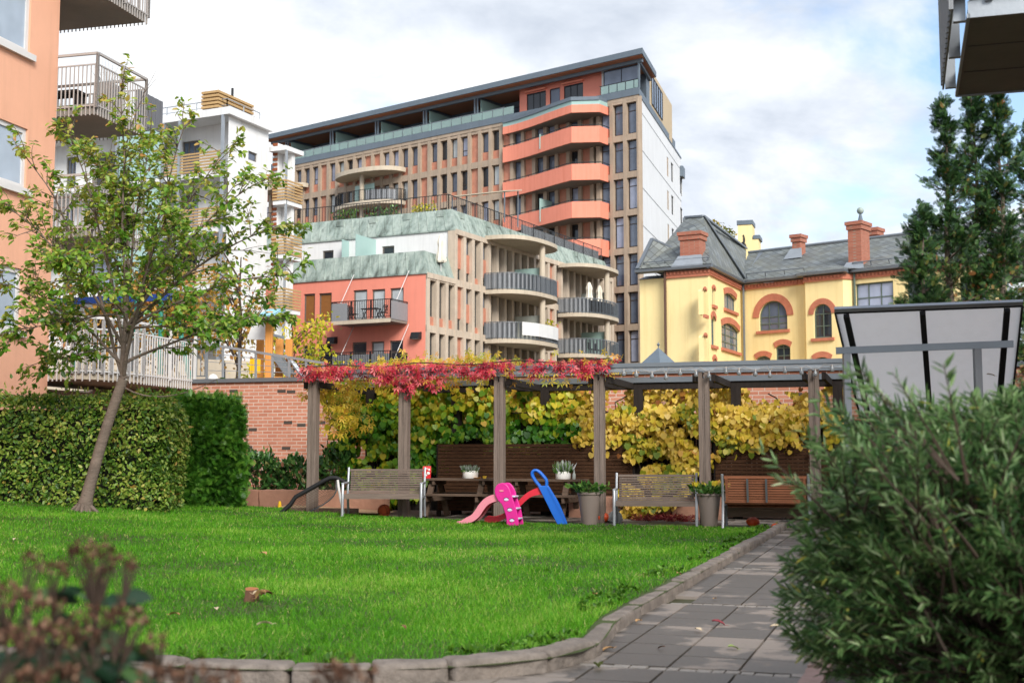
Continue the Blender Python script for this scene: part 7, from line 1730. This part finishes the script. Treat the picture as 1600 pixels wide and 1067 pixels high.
# slate roofs
def rf(name, pts_faces, parent=YH, mt=None):
    m = MB()
    for f in pts_faces: m.poly(f)
    o = m.build(name, mt or K['slate_tile'], parent); 
    if mt is None: uv_planar(o)
    return o
Ze = Zy+.24; Zr = at(1300, 374, YL.pt(5.5,5.6,0).y).z; RD = 5.6
e0_, e1_ = YL.pt(-.1,-.25,Ze), YL.pt(LW_+.3,-.25,Ze); r0_, r1_ = YL.pt(-2.6,RD,Zr), YL.pt(LW_+.3,RD,Zr)
ib = [YL.pt(ub0-.5,-.25,Ze), YL.pt(ub0+.2,BYo-.25,Ze), YL.pt(ub1-.2,BYo-.25,Ze), YL.pt(ub1+.5,-.25,Ze)]; bp_ = YL.pt((ub0+ub1)/2, 1.0, Ze+(Zr-Ze)*(1.25/(RD+.25))+.02)
lr = rf('slate_roof', [[e0_, e1_, r1_, r0_], [r0_, r1_, YL.pt(LW_+.3,RD*2,Ze), YL.pt(-2.6,RD*2,Ze)]])
rf('bay_roof', [[ib[0], ib[1], bp_], [ib[1], ib[2], bp_], [ib[2], ib[3], bp_]])
m = MB(); m.tube([r0_+Vector((0,0,.05)), r1_+Vector((0,0,.05))], .11, 8); m.build('ridge', K['grey_metal'], YH)
# left wing: steep hipped roof
A1, A2 = at(1099, 339, 73.2), at(1071, 341, 75.0); vE = YS.pt(7.2,-.25,Ze); f0 = YS.pt(-.3,-.25,Ze); fl = YF.pt(.2,-.3,Ze); Bk = at(1166, 391, 82); A1b = at(1103, 339, 76)
top_ = [A1, A2]
rf('wing_roof', [[f0, vE, A1], [vE, Bk, A1b, A1], [fl, f0, A1, A2], [A2, fl, YF.pt(-.2,7,Ze)], [A1, A1b, A2]])
m = MB(); m.beam(A1+Vector((0,-.02,.04)), vE+Vector((0,-.05,.1)), .30, .08); m.beam(A1+Vector((0,0,.05)), A2+Vector((0,0,.05)), .2, .12); m.beam(A1+Vector((0,0,.05)), Bk+Vector((0,0,.1)), .2, .1); m.beam(vE+Vector((.2,-.1,.1)), r0_+Vector((.9,-.4,.1)), .5, .06); m.build('hip_flashing', K['grey_metal'], YH)
# small front hip
h0 = YF.pt(-.25,-.32,Ze+.02); h1 = YF.pt(YFW+.3,-.32,Ze+.02); hp = at(1019, 373, YF.pt(.3,1.6,0).y); hr = YF.pt(YFW-.1, 2.2, Ze+.1); hb_ = YF.pt(-.4, 2.5, Ze+.3)
rf('front_hip', [[h0, h1, hr, hp], [h0, hp, hb_]])
m = MB(); m.beam(h0, hp, .22, .1); m.beam(hp, hr, .16, .1); m.build('hip_flashing', K['grey_metal'], YH)
m = MB()
for (fa, a, b, y) in ((YL, .4, ub0, 0), (YL, ub1, LW_, 0), (YS, 0, 7, 0), (YF, 0, YFW, 0)):
    n = int((b-a)/1.0); 
    for k in range(n+1): u = a+(b-a)*k/max(1,n); m.beam(fa.pt(u,.1,Ze+.1), fa.pt(u,-.02,Ze+.42), .04, .04)
    m.tube([fa.pt(a,-.02,Ze+.40), fa.pt(b,-.02,Ze+.40)], .03, 5)
m.build('snow_guard', K['grey_metal'], YH)
# chimneys
BRC = brickmat('chimney_brick', C('#b5705a'), C('#a05f4b'), C('#a08878'), 'xy', 1.0, .24, .085, .012)
def chimney(px, yt, yb, wpx, Y, dep=1.0, fa=YL):
    c = at(px, yb, Y); t_ = at(px, yt, Y).z; w_ = wpx/FPX*Y; m = MB(Matrix.Translation((c.x,c.y,0)) @ Matrix.Rotation(math.atan2(fa.u.y, fa.u.x),4,'Z'))
    m.box(-w_/2, w_/2, 0, dep, c.z-1.2, t_-.45); m.box(-w_/2-.07, w_/2+.07, -.07, dep+.07, t_-.447, t_-.2); m.box(-w_/2-.13, w_/2+.13, -.13, dep+.13, t_-.197, t_); 
    o = m.build('chimney', BRC, YH); m2 = MB(m.M); m2.box(-w_/2-.05, w_/2+.05, -.05, dep+.05, c.z-1.2, c.z-.35); m2.extr([(-w_/2-.35,-.5,c.z-.55),(w_/2+.35,-.5,c.z-.55),(w_/2+.1,-.06,c.z+.1),(-w_/2-.1,-.06,c.z+.1)], (0,.05,.0)); m2.build('flashing', K['galv'], o)
chimney(1078, 362, 402, 33, 69.2, .9, YF); chimney(1244, 366.5, 391, 13.5, 76.5, .7); chimney(1336, 346, 412, 22, 70.5, 1.1); chimney(1362, 356, 374, 17, 76, .8)
sp0 = at(1345, 362, 78); sz_ = at(1345, 327, 78).z; m = MB(); m.lathe([(.75,sp0.z-1.2),(.42,sp0.z-.2),(.16,sp0.z+.7),(.07,sz_-.3),(.06,sz_-.28)], (sp0.x,sp0.y,0), 8); so_ = m.build('spire', K['slate_metal'], YH); MB().sphere((sp0.x,sp0.y,sz_-.1), .22, 12).build('ball', K['copper'], so_, smooth=True)
# stepped yellow gable with a scroll behind
g0 = at(1165, 390, 84); gt = at(1163, 351, 84).z; m = MB(Matrix.Translation((g0.x,g0.y,0)) @ Matrix.Rotation(-.3,4,'Z'))
m.box(-.5,.45,0,1.5,6,gt-.003); m.box(.453,.85,0,1.5,6,gt-1.0); so_ = m.build('stepped_gable', K['yellow'], YH); m = MB(m.M); m.box(-.55,.5,-.06,1.56,gt,gt+.28); m.box(.503,.95,-.06,1.56,gt-.997,gt-.75); m.build('coping', K['slate_metal'], so_)
m = MB(Matrix.Translation((g0.x,g0.y,0)) @ Matrix.Rotation(-.3,4,'Z')); m.tube([(-.12+.16*math.cos(a)*(1-a/11), -.05, gt-1.5+.7*a/9+.16*math.sin(a)) for a in np.linspace(0,9,28)], .035, 5); m.tube([(-.15,-.05,gt-2.3),(-.1,-.05,gt-.7)], .03, 5); m.build('iron_scroll', K['dark_metal'], so_)
# little pointed roof peeking over the pergola
q = at(1029, 568, 62); zt = at(1029, 543, 62).z; pr = thing('garden_kiosk', 'small kiosk whose pointed slate grey roof shows above the pergola beam', 'kiosk', (q.x,q.y,0)); M0 = Matrix.Translation((q.x,q.y,0)) @ Matrix.Rotation(.75,4,'Z'); m = MB(M0); w_ = .78; z0 = at(1029,572,62).z-.1
m.add([(-w_,-w_,z0),(w_,-w_,z0),(w_,w_,z0),(-w_,w_,z0),(0,0,zt)], [(0,1,4),(1,2,4),(2,3,4),(3,0,4),(3,2,1,0)]); m.build('roof', K['slate_metal'], pr); m = MB(); m.lathe([(.02,zt-.05),(.03,zt+.08),(.08,zt+.14),(.02,zt+.22),(.001,zt+.3)], (q.x,q.y,0), 8); m.build('finial', K['slate_metal'], pr); m = MB(M0); m.box(-.6,.6,-.6,.6,0,z0-.003); m.build('walls', K['yellow'], pr)
WY_.finish()
# ================================================================== playground on the upper terrace
GY_ = WY+.12
def gp_(px, py, off): u, z_ = F.uv(px, py, off); return F.pt(u, off, z_)
rl = thing('terrace_railing', 'steel railing along the top of the brick wall before the playground', 'railing', gp_(330,590,GY_)); m = MB()
a, b = gp_(205, 590, GY_), gp_(323, 588, GY_); a.z = b.z = 3.405; railing(m, [a, b], 1.0, .11, .02, 1.3, .045, .045)
m.build('fence_panel', K['grey_metal'], rl); m = MB(); c = gp_(505, 584, GY_); c.z = 3.405; L = (c-b).length
t0, t1 = gp_(323, 537.5, GY_), gp_(505, 567, GY_); m.beam(t0, t1, .06, .06)
for k in range(8): f = k/7; p0 = b.lerp(c, f); p1 = t0.lerp(t1, f); m.beam(p0, p1, .045, .045)
for k in range(1,4): m.beam(b.lerp(t0,k/4), c.lerp(t1,k/4), .015, .015)
m.build('ramp_rail', K['galv'], rl)
PY = 39.0
def pp_(px, py, Y=PY): return at(px, py, Y)
pt_ = thing('play_tower', 'wooden play tower with orange posts, pale blue canopy, yellow panel and grey slide', 'play tower', (pp_(420,590).x, PY, TZ))
for (px, yt, Y) in ((421.5,487,PY),(437,530,PY+.8),(452,530,PY+1.6),(407,530,PY+1.2)): q = pp_(px, yt, Y); MB().box(q.x-.11,q.x+.11,Y-.11,Y+.11,TZ-.05,q.z).build('post', K['play_wood'], pt_, bevel=.02)
a = [pp_(404,494,PY-.6), pp_(432,496,PY-.9), pp_(446,486,PY+.9), pp_(420,485.5,PY+1.2)]; m = MB(); m.extr(a, (0,0,.06)); m.build('canopy', mat('pale_blue_panel', C('#8fc6d8'), var=.08, rough=.45), pt_)
m = MB(); m.extr([pp_(396,500,PY+.5), pp_(415,505,PY+.3), pp_(420,531,PY+.2), pp_(386,530,PY+.6)], (0,.05,0)); m.build('white_panel', K['white_wall'], pt_)
m = MB(); q = pp_(401,583,PY-.4); q2 = pp_(407,561,PY-.4); 
for k in range(5): x = pp_(394.5+k*2.5, 570, PY-.4).x; m.box(x, x+.045, PY-.42, PY-.36, q.z, q2.z)
m.box(pp_(394,570).x, pp_(408,570).x, PY-.355, PY-.33, q.z, q2.z); m.build('yellow_panel', mat('yellow_paint', C('#e5b416'), var=.05, rough=.4), pt_)
m = MB()
for dy in (0, .7):
    MB().beam(pp_(418,521,PY+dy), pp_(444,528,PY+dy+.3), .07, .07).build('handrail', K['grey_metal'], pt_); MB().beam(pp_(430,556,PY+dy), pp_(452,586,PY+dy), .05, .2).build('stringer', K['grey_metal'], pt_)
for k in range(7): f = k/7; q = pp_(430,556,PY).lerp(pp_(452,586,PY), f); MB().box(q.x-.14,q.x+.14,PY,PY+.7,q.z-.03,q.z+.03).build('step', K['grey_metal'], pt_)
m = MB(); pts = [pp_(446,556,PY+1.2), pp_(456,566,PY+1.0), pp_(466,580,PY+.9), pp_(472,588,PY+.8)]
for dy in (0,.5): m.tube([p+Vector((0,dy,0)) for p in pts], .05, 6)
for p, q in zip(pts, pts[1:]): m.add([p, q, q+Vector((0,.5,0)), p+Vector((0,.5,0))], [(0,1,2,3)])
m.build('slide', K['galv'], pt_); m = MB(); [m.box(pp_(x,575).x-.12, pp_(x,575).x+.12, PY-.9, PY-.66, TZ, TZ+h_) for x, h_ in ((443,.75),(458,.6))]; m.build('step_post', K['play_wood'], pt_)
sw = thing('swing_frame', 'teal metal swing frame with a dark blue crossbar behind the cherry tree', 'swing frame', (pp_(265,590,38).x, 38, TZ)); TEAL = mat('teal_paint', C('#23806f'), var=.1, rough=.4)
for (x0, y0, x1, y1) in ((250,595,252,462),(297,595,278,500),(114,595,112,465),(212,595,214,462)): MB().tube([pp_(x0,y0,38), pp_(x1,y1,38)], .075, 8).build('post', TEAL, sw, smooth=True)
q, q2 = pp_(80,472,38), pp_(270,464,38); MB().beam(q, q2, .12, .2).build('crossbar', mat('blue_paint', C('#1f3f82'), var=.1, rough=.4), sw)
tp = thing('toy_figure', 'small green and white toy standing on the terrace behind the railing', 'toy', (pp_(333,588,36).x, 36, TZ)); q = pp_(333,588,36); MB().lathe([(.16,0),(.19,.1),(.17,.3),(.09,.42)], (q.x,q.y,TZ), 14).build('body', mat('green_plastic', C('#3fae6a'), rough=.4), tp, smooth=True); MB().sphere((q.x,q.y,TZ+.55), .14, 14).build('head', K['white_pot'], tp, smooth=True)
fc = thing('concrete_wall', 'grey concrete wall at the back of the playground terrace', 'wall', (pp_(345,570,52).x,52,TZ)); m = MB(); p0, p1 = pp_(-60,600,50), pp_(395,600,56); FcF = Fac(p0, p1-p0); L = (xy(p1)-xy(p0)).length; m = FcF.mb(); m.box(0,L,0,.4,2,TZ+2.6); m.build('wall', K['concrete_light'], fc); m = FcF.mb(); [m.box(L*k/9-.05,L*k/9+.05,-.06,-.003,TZ,TZ+2.5) for k in range(1,9)]; m.build('ribs', K['dark_metal'], fc)
